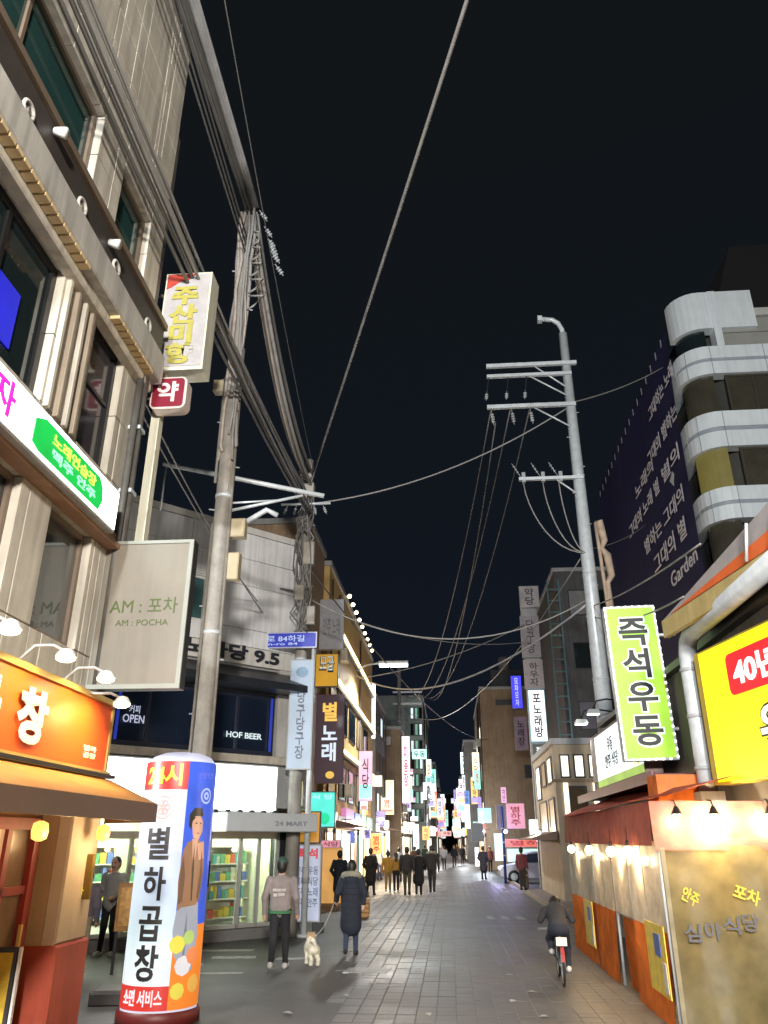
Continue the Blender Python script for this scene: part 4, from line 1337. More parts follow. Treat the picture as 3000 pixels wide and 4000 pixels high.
# yellow menu posters pinned to the orange sheets
POSTER = [((-0.075, 0.60), 0.34, 0.62, 'k1'), ((-0.075, 5.6), 0.3, 0.6, 'k2')]
p_yel = M('poster_yellow', (0.75, 0.55, 0.06), 0.45, 0, 0.25, 9)
p_blue = M('poster_blue', (0.07, 0.12, 0.35), 0.45, 0, 0.3, 9)
for (xy, z, h, k) in POSTER:
    y = xy[1]
    lab = 'yellow and blue menu poster pinned to the orange tarp ' + ('nearest the viewer' if k == 'k1' else 'behind the cyclist')
    t = thing('menu_poster', (X0 + xy[0], YF + y, z), -90, lab, 'poster', 'menu posters on the tent side')
    MB().box(-0.22, 0.0, 0, 0.72, 0.012, h + 0.12).build('sheet', p_yel, t)
    MB().box(0.22, -0.01, 0.40, 0.50, -0.001, h + 0.02).build('blue_print', p_blue, t)
    MB().box(0.52, -0.01, 0.05, 0.68, -0.001, 0.36).build('pale_print', M('poster_pale_print', (0.62, 0.55, 0.48), 0.5, 0, 0.4, 12), t)
# bulbs
TB = [((0.55, 0.38, 2.16), 75, 'bright round bulb glaring through the red front valance of the tent'),
      ((1.75, 0.40, 2.18), 75, 'second bright bulb behind the red front valance at the right edge'),
      ((-0.10, 2.4, 1.86), 30, 'warm bulb hanging under the tent side valance at the third vinyl window'),
      ((-0.10, 4.4, 1.86), 30, 'warm bulb under the side valance in the middle of the tent side'),
      ((-0.10, 6.6, 1.86), 30, 'warm bulb under the side valance at the far end of the tent'),
      ((-0.10, 1.2, 1.87), 55, 'warm bulb under the side valance nearest the tent corner'),
      ((0.9, 3.2, 2.1), 110, 'warm bulb hanging deep inside the tent over the counter')]
for (p, pw, lab) in TB:
    t = thing('tent_bulb', (X0 + p[0], YF + p[1], p[2]), 0, lab, 'light bulb', 'bulbs inside the tent')
    MB().ball((0, 0, 0), 0.075, 12).build('bulb', E('tent_bulb', (1.0, 0.78, 0.45), 16), t, True)
    MB().cyl((0, 0, 0.06), (0, 0, 0.14), 0.03, 0.02, 8).build('socket', black_mat, t, True)
    MB().cyl((0, 0, 0.14), (0, 0, 0.30), 0.005, 0.005, 5).build('cord', black_mat, t)
    point_light('bulb_light', t, (0, -0.02, -0.1), pw, (1.0, 0.68, 0.34), 0.07)
# two clip lamps outside the valance
for x, pw_, lab in ((0.24, 16, 'small clip lamp at the left corner of the red front valance'), (0.68, 120, 'clip lamp washing the red front valance of the tent with white light'), (1.34, 90, 'clip lamp on the red front valance at the right edge of the picture')):
    t = thing('clip_lamp', (X0 + x, YF - 0.22, 2.30), 0, lab, 'lamp', 'clip lamps on the tent front')
    MB().lathe([(0.015, 0.10), (0.03, 0.08), (0.07, 0.0)], (0, 0, 0), 12).build('lamp_shade', black_mat, t, True)
    MB().ball((0, 0, 0.01), (0.055, 0.055, 0.03), 10).build('bulb', E('clip_bulb', (1.0, 0.86, 0.62), 22), t, True)
    MB().tube([(0, 0, 0.1), (0, 0.05, 0.16), (0, 0.18, 0.17)], 0.01, 6).build('arm', black_mat, t, True)
    point_light('lamp_light', t, (0, 0.02, -0.08), pw_, (1.0, 0.80, 0.50), 0.05)

# ------------------------------------------------------------------ low building behind the tent, yellow sign, canopy, duct
dark_wall = M('dark_shop_wall', (0.10, 0.085, 0.075), 0.7, 0, 0.3, 2, streak=0.3)
RBd = thing('low_shop_building', (3.85, 4.0, 0), 0, 'low dark shop building behind the orange tent at the right edge', 'building')
MB().box(0, 0, 0, 6, 16.0, 4.6).build('wall', dark_wall, RBd)
MB().box(-0.12, 0, 4.605, 6.1, 16.1, 4.72).build('roof', dark_steel, RBd)
# orange fascia board and canopy edge
CN = thing('canopy_edge', (3.2, 11.3, 0), 8, 'sloping canopy with gold gutter and orange board above the yellow sign', 'canopy')
gutter = M('gold_gutter', (0.62, 0.48, 0.20), 0.4, 0.2, 0.15, 3, streak=0.2)
MB().box(-0.02, -8.0, 4.72, 0.06, 0.0, 4.97).build('gutter', gutter, CN)
MB().box(0.07, -8.0, 4.83, 0.8, -0.05, 4.88).build('soffit', M('soffit_dark', (0.05, 0.045, 0.04), 0.7), CN)
for nm, mt, pts in (('grey_fascia', M('grey_fascia', (0.36, 0.33, 0.33), 0.6, 0, 0.2, 3), [(-8.0, 4.98), (0.0, 4.99), (-3.0, 5.46), (-8.0, 6.4)]),
                    ('orange_strip', M('orange_strip', (0.72, 0.14, 0.03), 0.5, 0, 0.15, 3), [(-8.0, 4.985), (-0.3, 4.995), (-3.0, 5.18), (-8.0, 5.6)])):
    x0_ = 0.01 if nm == 'grey_fascia' else -0.006
    wd = MB()
    wd.add([(x0_, y, z) for y, z in pts] + [(x0_ + 0.012, y, z) for y, z in pts], [(0, 3, 2, 1), (4, 5, 6, 7), (1, 2, 6, 5), (2, 3, 7, 6)])
    wd.build(nm, mt, CN)
MB().cyl((0.10, -3.1, 5.0), (0.14, -3.5, 5.95), 0.14, 0.14, 12).build('vent_stub', steel, CN, True)
MB().cyl((-0.05, -2.6, 4.98), (-0.05, -2.75, 5.4), 0.02, 0.02, 6).build('stay', steel, CN, True)
# exhaust duct with elbow
DU = thing('exhaust_duct', (3.52, 11.45, 0), 0, 'galvanised exhaust duct bending over the left end of the yellow sign', 'duct')
MB().tube([(0, 0, 2.5), (0, 0, 3.4), (0, 0, 4.3), (0.0, -0.02, 4.50), (0.0, -0.12, 4.66), (0, -0.32, 4.74), (0, -1.0, 4.74), (0, -4.5, 4.74)], 0.125, 14).build('pipe', steel, DU, True)
for z in (2.9, 3.6, 4.25):
    MB().cyl((0, 0, z), (0, 0, z + 0.05), 0.14, 0.14, 14).build('band', grey_paint, DU, True)
MB().box(-0.16, -0.16, 2.3, 0.16, 0.16, 2.62).build('base_box', grey_paint, DU)
# yellow sign
YS = thing('yellow_restaurant_sign', (3.5, 11.05, 2.68), -80, 'big glowing yellow sign with a red badge at the right edge', 'sign')
yl = E('sign_yellow', (1.0, 0.84, 0.0), 1.3)
MB().box(-0.05, 0.0, 0.0, 4.6, 0.25, 1.74).build('sign_case', M('mustard_case', (0.5, 0.36, 0.05), 0.45), YS)
MB().box(0.10, -0.012, 0.03, 4.55, -0.001, 1.71).build('panel', yl, YS)
MB().prism(rounded(0.80, 1.02, 3.4, 1.54, 0.09), -0.022, -0.014).build('red_badge', E('badge_red', (0.85, 0.01, 0.02), 0.95), YS)
letters('40년 전통', E('badge_white', (1.0, 0.96, 0.92), 1.6), YS, 2.0, 1.28, 2.1, 0.36, -0.028, 0.03)
for ch, x in (('원', 1.66), ('조', 2.5)):
    letters(ch, letter_black, YS, x, 0.52, 0.72, 0.66, -0.018, 0.05)
    letters(ch, E('cream_letter', (1.0, 0.97, 0.75), 1.2), YS, x, 0.52, 0.66, 0.60, -0.026, 0.02)

# green LED sign
GL = thing('green_udon_sign', (3.33, 13.5, 3.22), 0, 'tall lime green light box with black vertical characters and LED dots around', 'sign')
GL.rotation_euler.y = RAD(-1.4)
MB().box(-0.44, 0.0, 0.0, 0.44, 0.2, 2.62).build('sign_case', steel, GL)
MB().box(-0.40, -0.012, 0.04, 0.40, -0.001, 2.58).build('panel', E('lime_green', (0.45, 0.82, 0.06), 0.95), GL)
letters('즉석우동', E('white_outline', (0.85, 1.0, 0.85), 1.0), GL, 0.0, 1.31, 0.56, 2.22, -0.014, 0.075, True, line=1.05)
letters('즉석우동', letter_black, GL, 0.0, 1.31, 0.50, 2.16, -0.026, 0.025, True, line=1.05)
led = E('led_dot', (1.0, 1.0, 0.85), 3.0)
lm = MB().ball((0, 0, 0), (0.024, 0.015, 0.024), 6).mesh('led', led)
for k in range(22):
    z = 0.05 + k * 0.12
    for sx in (-0.42, 0.42):
        inst('led', lm, GL, (sx, -0.006, z))
for k in range(1, 7):
    for z in (0.02, 2.60):
        inst('led', lm, GL, (-0.42 + k * 0.12, -0.006, z))
for q in (0.5, 2.1):
    MB().cyl((0.4, 0.1, q), (0.75, 0.1, q), 0.03, 0.03, 8).build('bracket', steel, GL, True)
# white sign along the street behind the green one
WS = thing('white_side_sign', (3.3, 18.9, 3.06), -90, 'white lit sign with small dark characters and green base behind the lime green sign', 'sign')
MB().box(0.0, 0.0, 0.0, 4.95, 0.3, 1.14).build('sign_case', M('brown_case', (0.16, 0.09, 0.08), 0.5, 0, 0.2), WS)
MB().box(0.6, -0.012, 0.16, 4.92, -0.001, 1.08).build('panel', E('white_side_face', (0.88, 1.0, 1.0), 1.3), WS)
MB().box(0.6, -0.014, 0.02, 4.92, -0.001, 0.15).build('green_strip', E('side_green', (0.45, 0.75, 0.1), 0.7), WS)
MB().box(0.02, -0.014, 0.16, 0.58, -0.001, 1.08).build('faded_panel', M('faded_print', (0.45, 0.38, 0.36), 0.5, 0, 0.5, 9), WS)
letters('우동\n안주 식당', M('side_letter', (0.08, 0.07, 0.09), 0.5), WS, 2.3, 0.62, 1.3, 0.62, -0.016, 0.01)
letters('우동', E('side_yellow', (0.9, 0.95, 0.1), 0.9), WS, 4.45, 0.3, 0.6, 0.25, -0.018, 0.03)
EV = thing('wine_red_eave', (3.0, 12.2, 2.86), 0, 'dark wine red eave below the white side sign', 'awning')
MB().box(0.0, 0.0, 0.0, 0.7, 7.2, 0.06).build('sheet', M('wine_eave', (0.12, 0.03, 0.035), 0.5, 0, 0.25), EV)
MB().box(-0.03, 0.0, -0.06, -0.005, 7.2, 0.10).build('edge_trim', M('wine_trim', (0.22, 0.07, 0.09), 0.4, 0, 0.2), EV)
MB().box(-0.12, -0.6, -0.42, 0.5, -0.05, 0.0).build('orange_flap', or_tarp, EV)

# flood lights above the white sign
for k, (x, y, z, lab) in enumerate(((3.15, 19.0, 4.55, 'small white flood light left of the lime green sign'), (3.42, 18.8, 4.75, 'small flood light with wide head nearer the steel pole'))):
    t = thing('flood_light', (x, y, z), 0, lab, 'flood light', 'flood lights over the white sign')
    MB().prism([(-0.16, 0.0), (0.16, 0.0), (0.11, 0.10), (-0.11, 0.10)], -0.12, 0.12).build('lamp_head', M('flood_case', (0.5, 0.52, 0.5), 0.4, 0.3), t)
    MB().box(-0.13, -0.10, -0.014, 0.13, 0.10, -0.002).build('lamp_lens', E('flood_lens', (0.95, 1.0, 0.92), 5), t)
    MB().tube([(0, 0, 0.1), (0.1, 0.0, 0.3), (0.35, 0.05, 0.35), (0.75, 0.1, 0.3)], 0.02, 6).build('arm', dark_steel, t, True)
    spot_light('lamp_light', t, (0, 0, -0.05), (-0.4, -0.6, -3), 60, (0.95, 1.0, 0.95), 130, 0.7, 0.08)

# ------------------------------------------------------------------ striped office building on the right with navy banner
band_white = M('white_metal_band', (0.74, 0.80, 0.84), 0.4, 0.05, 0.08, 1.0, streak=0.12)
band_groove = M('band_groove', (0.32, 0.36, 0.41), 0.5, 0.1, 0.1)
SBd = thing('striped_office_building', (9.2, 24.7, 0), 0, 'office block with white rounded bands and dark windows above the right side shops', 'building')
MB().slab([(0.35, 1.4), (1.4, 0.35), (16, 0.35), (16, 16), (0.35, 16)], 0, 20.3).build('wall', M('office_core', (0.06, 0.06, 0.055), 0.6, 0, 0.2), SBd)


def corner_path(off, ylen=4.0, xlen=12.0, r=0.85, n=7):
    """outline from the street side round the corner along the front, pushed out by off"""
    pts = [(-off, ylen)]
    cx, cy = r, r
    for k in range(n + 1):
        a = RAD(180 + 90 * k / n)
        pts.append((cx + (r + off) * math.cos(a), cy + (r + off) * math.sin(a)))
    x = r
    while x < xlen - 0.1:
        x += 1.9
        pts.append((x, -off))
    return pts


def band(z0, z1, name='band_panel'):
    outer, mid, inner = corner_path(0.16), corner_path(0.10), corner_path(-0.3)
    seg = [(0, 1), (1, 4), (4, 8)] + [(i, i + 1) for i in range(8, len(outer) - 1)]
    h = z1 - z0
    for a, b in seg:
        mb = MB()
        for (q0, q1, path, mi) in ((z0, z0 + h * 0.44, outer, 0), (z0 + h * 0.44, z0 + h * 0.56, mid, 1), (z0 + h * 0.56, z1, outer, 0)):
            idx = list(range(a, b + 1))
            vs, fs = [], []
            for i in idx:
                for z in (q0, q1):
                    vs.append((path[i][0], path[i][1], z))
            for i in idx:
                for z in (q0, q1):
                    vs.append((inner[i][0], inner[i][1], z))
            m = len(idx)
            for k in range(m - 1):
                fs.append((2 * k, 2 * k + 2, 2 * k + 3, 2 * k + 1))
                o2 = 2 * m
                fs.append((2 * k, o2 + 2 * k, o2 + 2 * k + 2, 2 * k + 2))
                fs.append((2 * k + 1, 2 * k + 3, o2 + 2 * k + 3, o2 + 2 * k + 1))
            mb.add(vs, fs, mi)
        # leave a narrow dark joint between panels by shrinking nothing in height but nudging the shading edge
        mb.build(name, [band_white, band_groove], SBd)
        MB().box(outer[b][0] - 0.012, outer[b][1] - 0.012, z0, outer[b][0] + 0.012, outer[b][1] + 0.012, z1).build('band_joint', band_groove, SBd)


for z0, z1 in ((17.62, 18.8), (14.65, 16.05), (11.95, 13.12), (9.2, 10.4)):
    band(z0, z1)
# taller drum at the rounded corner
mb = MB()
cp = [p for p in corner_path(0.16)][1:10]
ci = [p for p in corner_path(-0.3)][1:10]
vs = [(x, y, z) for z in (19.6, 21.25) for x, y in cp] + [(x, y, z) for z in (19.6, 21.25) for x, y in ci]
k = len(cp)
mb.add(vs, [(i, i + 1, k + i + 1, k + i) for i in range(k - 1)] + [(k + i, k + i + 1, 3 * k + i + 1, 3 * k + i) for i in range(k - 1)] + [(i, 2 * k + i, 2 * k + i + 1, i + 1) for i in range(k - 1)])
mb.build('corner_drum', band_white, SBd)
MB().box(1.15, -0.2, 18.8, 1.42, 0.3, 21.25).build('drum_post', band_white, SBd)
MB().box(1.43, -0.12, 20.12, 14, 0.3, 20.45).build('parapet', M('office_parapet', (0.5, 0.5, 0.48), 0.5, 0, 0.15, 2), SBd)
# gridded grey panels below the parapet
gp = M('office_grey_panel', (0.33, 0.33, 0.31), 0.45, 0.1, 0.15, 1.5)
for i in range(6):
    for j in range(2):
        MB().rbox(1.45 + i * 1.9, 0.0, 18.83 + j * 0.65, 3.30 + i * 1.9, 0.3, 19.45 + j * 0.65, 0.015).build('wall_panel', gp, SBd)
win_dim = M('office_glass', (0.06, 0.055, 0.04), 0.08, 0, 0.35, 0.8, spec=0.7)
win_yel = E('dim_yellow_blind', (0.30, 0.25, 0.06), 0.32)
for z0, z1 in ((16.06, 17.61), (13.13, 14.64), (10.41, 11.94)):
    # curved corner pane then panes along the front
    cp = corner_path(0.0, 1.6, 1.3)
    mb = MB()
    n_ = 9
    mb.add([(cp[i][0], cp[i][1], z) for z in (z0, z1) for i in range(1, n_)], [(i, i + 1, n_ - 1 + i + 1, n_ - 1 + i) for i in range(n_ - 2)])
    w = mb.build('corner_window', win_yel if 13 < z0 < 14 else win_dim, SBd)
    for i in range(6):
        window(SBd, 1.25 + i * 1.9, z0, 3.13 + i * 1.9, z1, win_dim, M('office_frame', (0.07, 0.065, 0.05), 0.4, 0.2), 0.02, 0.08, (2.2 + i * 1.9,))
mb = MB()
cp = corner_path(0.0, 1.6, 1.3)
mb.add([(cp[i][0], cp[i][1], z) for z in (18.82, 19.58) for i in range(1, 9)], [(i, i + 1, 9 + i, 8 + i) for i in range(7)])
mb.build('corner_window', dark_glass, SBd)
MB().prism([(1.6, 20.46), (16, 20.46), (16, 24.4), (2.9, 24.4)], 1.0, 8.0).build('roof_screen', M('black_roof_screen', (0.004, 0.004, 0.005), 0.9, 0, 0.0), SBd)
BN = thing('navy_banner', (9.0, 25.95, 0), -90, 'huge dark navy banner with white handwritten lines on the side of the striped office block', 'banner')
nav = M('navy_banner_cloth', (0.020, 0.020, 0.085), 0.6, 0, 0.2, 0.7)
mb = MB()
vs, fs = [], []
for j in range(9):
    for i in range(25):
        x = -14.6 * i / 24
        z = 6.0 + 14.5 * j / 8
        vs.append((x, 0.03 * math.sin(i * 0.9 + j) + 0.02 * math.sin(j * 1.7), z))
for j in range(8):
    for i in range(24):
        a = j * 25 + i
        fs.append((a, a + 25, a + 26, a + 1))
mb.add(vs, fs)
mb.build('cloth', nav, BN, True)
ban_w = M('banner_white_ink', (0.85, 0.82, 0.90), 0.6, 0, 0.2, 6)
LINES = [('그대하는 노래', -3.2, 0.5, 18.55, 0.72), ('그대의 별하는', -4.3, 0.2, 16.95, 0.75), ('노래의', -6.9, -3.7, 16.6, 0.7), ('별의', -2.7, -0.3, 15.45, 0.75),
         ('그대의 노래 별', -8.9, -3.3, 15.45, 0.72), ('별하는 그대의', -6.6, -0.6, 13.85, 0.75), ('그대의 별', -5.6, -0.9, 12.65, 0.85), ('Garden', -3.6, -0.2, 11.35, 0.62)]
for s_, a, b, z, h in LINES:
    letters(s_, ban_w, BN, (a + b) / 2, z, b - a, h * 0.95, -0.09, 0.012, shear=0.0, name='handwritten_line')
em = MB().box(-0.05, -0.06, -0.16, 0.05, -0.04, 0.16).mesh('eyelet_strap', M('eyelet_white', (0.34, 0.34, 0.42), 0.5))
for k in range(17):
    inst('eyelet_strap', em, BN, (-0.4 - k * 0.86, 0, 20.25 - 0.02 * k))

# ------------------------------------------------------------------ farther buildings
def plain_building(name, label, x0, x1, y0, y1, h, wall, fronts=(), sides=(), roof=True, group=None, side='left', glass=None, frame=None):
    """box with a parapet; fronts = (x0,z0,x1,z1,glass) windows on the face towards the viewer,
    sides = (y0,z0,y1,z1,glass) windows on the face towards the street"""
    t = thing(name, (x0, y0, 0), 0, label, 'building', group)
    w, d = x1 - x0, y1 - y0
    MB().box(0, 0.0, 0, w, d, h).build('wall', wall, t)
    if roof:
        MB().box(-0.08, -0.08, h + 0.002, w + 0.08, d + 0.08, h + 0.22).build('roof', grey_paint, t)
    fm = frame or dark_steel
    for (a, z0, b, z1, gl) in fronts:
        window(t, a - x0, z0, b - x0, z1, gl, fm, -0.004, 0.06, depth=0.05)
    for (a, z0, b, z1, gl) in sides:
        if side == 'left':
            xf = Matrix.Translation((w, 0, 0)) @ Matrix.Rotation(RAD(90), 4, 'Z')
            window(t, a - y0, z0, b - y0, z1, gl, fm, -0.004, 0.06, xf=xf, depth=0.05)
        else:
            xf = Matrix.Rotation(RAD(-90), 4, 'Z')
            window(t, -(b - y0), z0, -(a - y0), z1, gl, fm, -0.004, 0.06, xf=xf, depth=0.05)
    return t


lit_cream = E('lit_cream_window', (1.0, 0.88, 0.62), 1.5)
lit_pale = E('lit_pale_window', (1.0, 0.95, 0.80), 2.0)
lit_cool = E('lit_cool_window', (0.80, 0.95, 1.0), 1.1)
green_lit = E('green_lit_window', (0.30, 0.75, 0.55), 0.5)
dim_warm = E('dim_warm_window', (0.8, 0.55, 0.28), 0.25)
tan_wall = M('tan_wall', (0.42, 0.30, 0.19), 0.75, 0, 0.2, 1.5, streak=0.25)
brown_wall = M('brown_brick_wall', (0.33, 0.24, 0.16), 0.8, 0, 0.2, 1.5, 0.1, streak=0.25)
grey_wall = M('grey_render_wall', (0.24, 0.235, 0.23), 0.8, 0, 0.2, 1.2, streak=0.3)
dark_bld = M('dark_render_wall', (0.10, 0.10, 0.105), 0.75, 0, 0.25, 1.2, streak=0.3)
green_wall = M('pale_green_wall', (0.38, 0.45, 0.42), 0.6, 0, 0.2, 1.5)
cream_wall = M('cream_wall', (0.52, 0.42, 0.30), 0.75, 0, 0.15, 2, streak=0.2)

# left side
B3s = [(31 + k * 3.2, z, 33.4 + k * 3.2, z + 1.5, dark_glass if (k + int(z)) % 3 else dim_warm) for k in range(5) for z in (3.6, 6.4)]
B3 = plain_building('amber_lit_building', 'building with glowing amber facade and light strips on the left past the store', -13, -4.7, 30.2, 49.0, 12.6, M('amber_plaster', (0.66, 0.44, 0.17), 0.7, 0, 0.15, 2), [(-6.4, 8.6, -5.4, 10.2, dark_glass)], B3s)
warm_strip = E('warm_light_strip', (1.0, 0.76, 0.38), 9.0)
for z in (10.4, 8.15, 5.55):
    MB().box(8.46, 0.3, z, 8.54, 18.6, z + 0.09).build('light_strip', warm_strip, B3)
    MB().box(8.30, 0.3, z - 0.16, 8.45, 18.6, z + 0.02).build('strip_rail', dark_steel, B3)
for k in range(9):
    mb = MB()
    mb.ball((8.45, 5.5 + k * 1.45, 12.95), 0.10, 8)
    mb.build('roof_bulb', E('roof_bulb', (1.0, 0.82, 0.48), 10), B3, True)
B3b = plain_building('tan_side_building', 'tan walled block behind the utility pole between the store and the amber facade', -11, -4.9, 26.2, 30.0, 12.9, tan_wall, [(-6.2, 9.0, -5.5, 10.2, dim_warm)], [])
B4 = plain_building('grey_narrow_building', 'narrow grey building with cool lit windows farther down the left side', -12, -4.5, 49.3, 58, 10.4, grey_wall, [], [(50 + k * 2.5, z, 51.8 + k * 2.5, z + 1.3, lit_cool if (k + z) % 2 > 1 else dark_glass) for k in range(3) for z in (3.5, 6.0, 8.4)])
B5 = plain_building('brownish_left_building', 'brownish block with dark windows beyond the grey narrow building on the left', -12, -3.5, 58.4, 74, 9.6, brown_wall, [], [(59.5 + k * 3.4, z, 61.8 + k * 3.4, z + 1.3, dark_glass if k % 2 else dim_warm) for k in range(4) for z in (3.6, 6.2)])
B6 = plain_building('green_glow_building', 'pale green lit block with rounded top sign far down the left side', -12, -2.3, 74.4, 96, 14.6, green_wall, [(-3.5 + 0.4 * i, 3.6 + 1.5 * j, -3.16 + 0.4 * i, 4.7 + 1.5 * j, [lit_cool, green_lit, dark_glass, green_lit][(i + 2 * j) % 4]) for i in range(3) for j in range(7)], [(76 + k * 4.4, z, 79 + k * 4.4, z + 1.6, lit_cool if k % 2 else lit_pale) for k in range(4) for z in (3.6, 6.6, 9.6)])
B7 = plain_building('far_left_building', 'dim low block near the far end of the left side', -12, -1.7, 96.5, 150, 10.5, dark_bld, [], [(98 + k * 6, z, 101 + k * 6, z + 1.6, lit_cream if (k + int(z)) % 3 == 0 else dark_glass) for k in range(8) for z in (3.6, 6.6)])
# right side
CR = plain_building('cream_lit_building', 'cream two storey building with bright upper windows beyond the tent', 3.85, 9.0, 30.0, 37.2, 5.3, cream_wall,
                    [(4.05, 4.12, 4.42, 4.95, lit_pale), (4.55, 4.12, 4.95, 4.95, lit_pale), (5.08, 4.12, 5.45, 4.95, lit_pale), (4.30, 2.95, 4.95, 3.85, M('brown_shop_glass', (0.14, 0.09, 0.04), 0.2, 0, 0.4, 2))],
                    [(30.6, 4.0, 32.0, 4.95, lit_cream), (32.6, 4.0, 34.0, 4.95, dim_warm), (34.6, 3.6, 36.2, 4.95, lit_pale), (30.6, 2.3, 32.2, 3.5, dim_warm), (33.0, 2.3, 35.6, 3.5, dim_warm)], side='right')
for x in (4.12, 5.18):
    MB().box(x - 3.85, -0.06, 2.75, x - 3.85 + 0.16, -0.005, 3.95).build('light_pillar', E('light_pillar', (1.0, 0.9, 0.72), 2.0), CR)
MB().box(0.38, -0.08, 2.72, 1.30, -0.062, 2.84).build('light_sill', E('light_pillar', (1.0, 0.9, 0.72), 2.0), CR)
MB().box(-0.1, -0.05, 3.98, 2.2, -0.006, 4.08).build('string_course', tan_wall, CR)
DKw = []
for i in range(4):
    for z in (4.2, 7.4, 10.6, 13.6):
        DKw.append((7.0 + i * 1.55, z, 8.2 + i * 1.55, z + 1.5, [dark_glass, M('grey_blind', (0.22, 0.22, 0.22), 0.6, 0, 0.2), dark_glass, M('dim_lilac_glass', (0.14, 0.13, 0.17), 0.3, 0, 0.2)][(i * 3 + int(z)) % 4]))
DK = plain_building('dark_tall_building', 'dark tall block with unlit windows behind the sign tower on the right', 6.3, 14, 42.5, 62, 16.2, dark_bld, DKw, [])
LD = thing('fire_escape_ladder', (5.75, 41.5, 0), 0, 'teal steel fire escape ladder frame beside the vertical stack of signs', 'ladder')
teal = M('teal_steel', (0.10, 0.19, 0.21), 0.45, 0.3, 0.2)
for x in (0.0, 0.62):
    MB().box(x - 0.04, -0.04, 0, x + 0.04, 0.04, 15.4).build('rail', teal, LD)
rg = MB().box(0.04, -0.03, -0.03, 0.58, 0.03, 0.03).mesh('rung', teal)
for k in range(22):
    inst('rung', rg, LD, (0, 0, 1.2 + k * 0.65))
BR = plain_building('brown_block', 'brown wall block with a blue neon sign on its upper corner on the right', 2.75, 12, 65, 82, 13.6, brown_wall, [(4.0, 12.3, 6.2, 12.75, black_mat), (6.0, 6.6, 6.8, 7.6, black_mat)],
                    [(67 + k * 4, z, 69.5 + k * 4, z + 1.5, lit_pale if (k + int(z)) % 2 else dim_warm) for k in range(3) for z in (3.5, 6.5, 9.5)], side='right')
PHs = thing('rooftop_water_tank', (4.2, 68, 13.82), 0, 'dim rooftop plant box with a tank on top of the brown block', 'rooftop box')
MB().box(-0.3, 0, 0, 2.4, 3, 2.0).build('box', dark_bld, PHs)
MB().cyl((1.0, 1.2, 2.0), (1.0, 1.2, 3.3), 0.55, 0.55, 14).build('tank', grey_wall, PHs, True)
R6 = plain_building('grey_right_building', 'grey narrow building with white lit edge far down the right side', 1.6, 11, 82.5, 100, 11.4, grey_wall, [], [(84 + k * 4, z, 86.5 + k * 4, z + 1.6, lit_cool if k % 2 else dark_glass) for k in range(4) for z in (3.5, 6.5, 9.0)], side='right')
R7 = plain_building('far_right_building', 'dim block near the far end of the right side', 1.3, 11, 100.5, 150, 9.2, dark_bld, [], [(103 + k * 6, z, 106 + k * 6, z + 1.6, lit_cream if k % 3 == 0 else dark_glass) for k in range(7) for z in (3.6, 6.2)], side='right')
end_w = [(x, z, x + 1.3, z + 1.2, [dark_glass, lit_cream, dark_glass, lit_cool, dark_glass][(i * 2 + j) % 5]) for i, x in enumerate((-7, -4.6, -2.2, 0.2, 2.6, 5.0)) for j, z in enumerate((4, 7, 10))]
EB = plain_building('street_end_building', 'dark block with a few lit windows closing the far end of the street', -16, 16, 190, 205, 12.0, dark_bld, end_w, [])

# lit shop fronts, fascias and clutter at street level of the farther buildings
r5 = random.Random(31)
FRONT = [E('shop_amber', (1.0, 0.62, 0.25), 1.5), E('shop_cream', (1.0, 0.86, 0.6), 2.2), E('shop_cool', (0.75, 0.9, 1.0), 1.7), E('shop_dim', (0.8, 0.45, 0.25), 0.8), E('shop_white', (1.0, 0.97, 0.9), 3.0), E('shop_mint', (0.5, 0.9, 0.75), 1.2)]
FASC = [E('fascia_%d' % i, c, s_) for i, (c, s_) in enumerate((((0.9, 0.15, 0.08), 0.7), ((0.95, 0.75, 0.15), 0.8), ((0.9, 0.95, 1.0), 1.1), ((0.15, 0.25, 0.7), 0.6), ((0.1, 0.45, 0.25), 0.5), ((0.75, 0.25, 0.6), 0.6), ((0.05, 0.05, 0.06), 0.2), ((1.0, 0.9, 0.7), 1.2)))]
ac_m = M('ac_unit', (0.45, 0.45, 0.43), 0.6, 0, 0.2, 3, streak=0.3)


def street_level(t, y0, y1, xw, side, h, seed):
    """t: building thing at its own origin; xw: wall x in building coordinates; side +1 faces +x, -1 faces -x"""
    r = random.Random(seed)
    y = 0.4
    L = y1 - y0
    while y < L - 1.5:
        w = min(r.uniform(1.8, 3.4), L - y - 0.2)
        x0_, x1_ = (xw + 0.003, xw + 0.05) if side > 0 else (xw - 0.05, xw - 0.003)
        fr = MB().box(x0_, y, 0.15, x1_, y + w, 2.45).build('shop_window', dark_steel, t)
        gx = (xw + 0.052, xw + 0.06) if side > 0 else (xw - 0.06, xw - 0.052)
        n_ = 2 if w > 2.2 else 1
        for k in range(n_):
            MB().box(gx[0], y + 0.08 + k * w / n_, 0.3, gx[1], y + (k + 1) * w / n_ - 0.08, 2.3).build('pane', FRONT[r.randrange(6)], fr)
        fx = (xw + 0.003, xw + 0.22) if side > 0 else (xw - 0.22, xw - 0.003)
        MB().box(fx[0], y + 0.05, 2.55, fx[1], y + w - 0.05, 2.55 + r.uniform(0.4, 0.8)).build('fascia', FASC[r.randrange(8)], t)
        if r.random() < 0.7:
            z = r.uniform(3.6, max(3.8, h - 1.5))
            ax = (xw + 0.06, xw + 0.4) if side > 0 else (xw - 0.4, xw - 0.06)
            MB().rbox(ax[0], y + 0.5, z, ax[1], y + 1.2, z + 0.55, 0.02).build('air_conditioner', ac_m, t)
        if r.random() < 0.5:
            px = xw + 0.06 * side
            MB().cyl((px, y + 0.2, 0.2), (px, y + 0.2, h - 0.4), 0.05, 0.05, 6).build('downpipe', pipe_dark, t, True)
        y += w + r.uniform(0.1, 0.5)


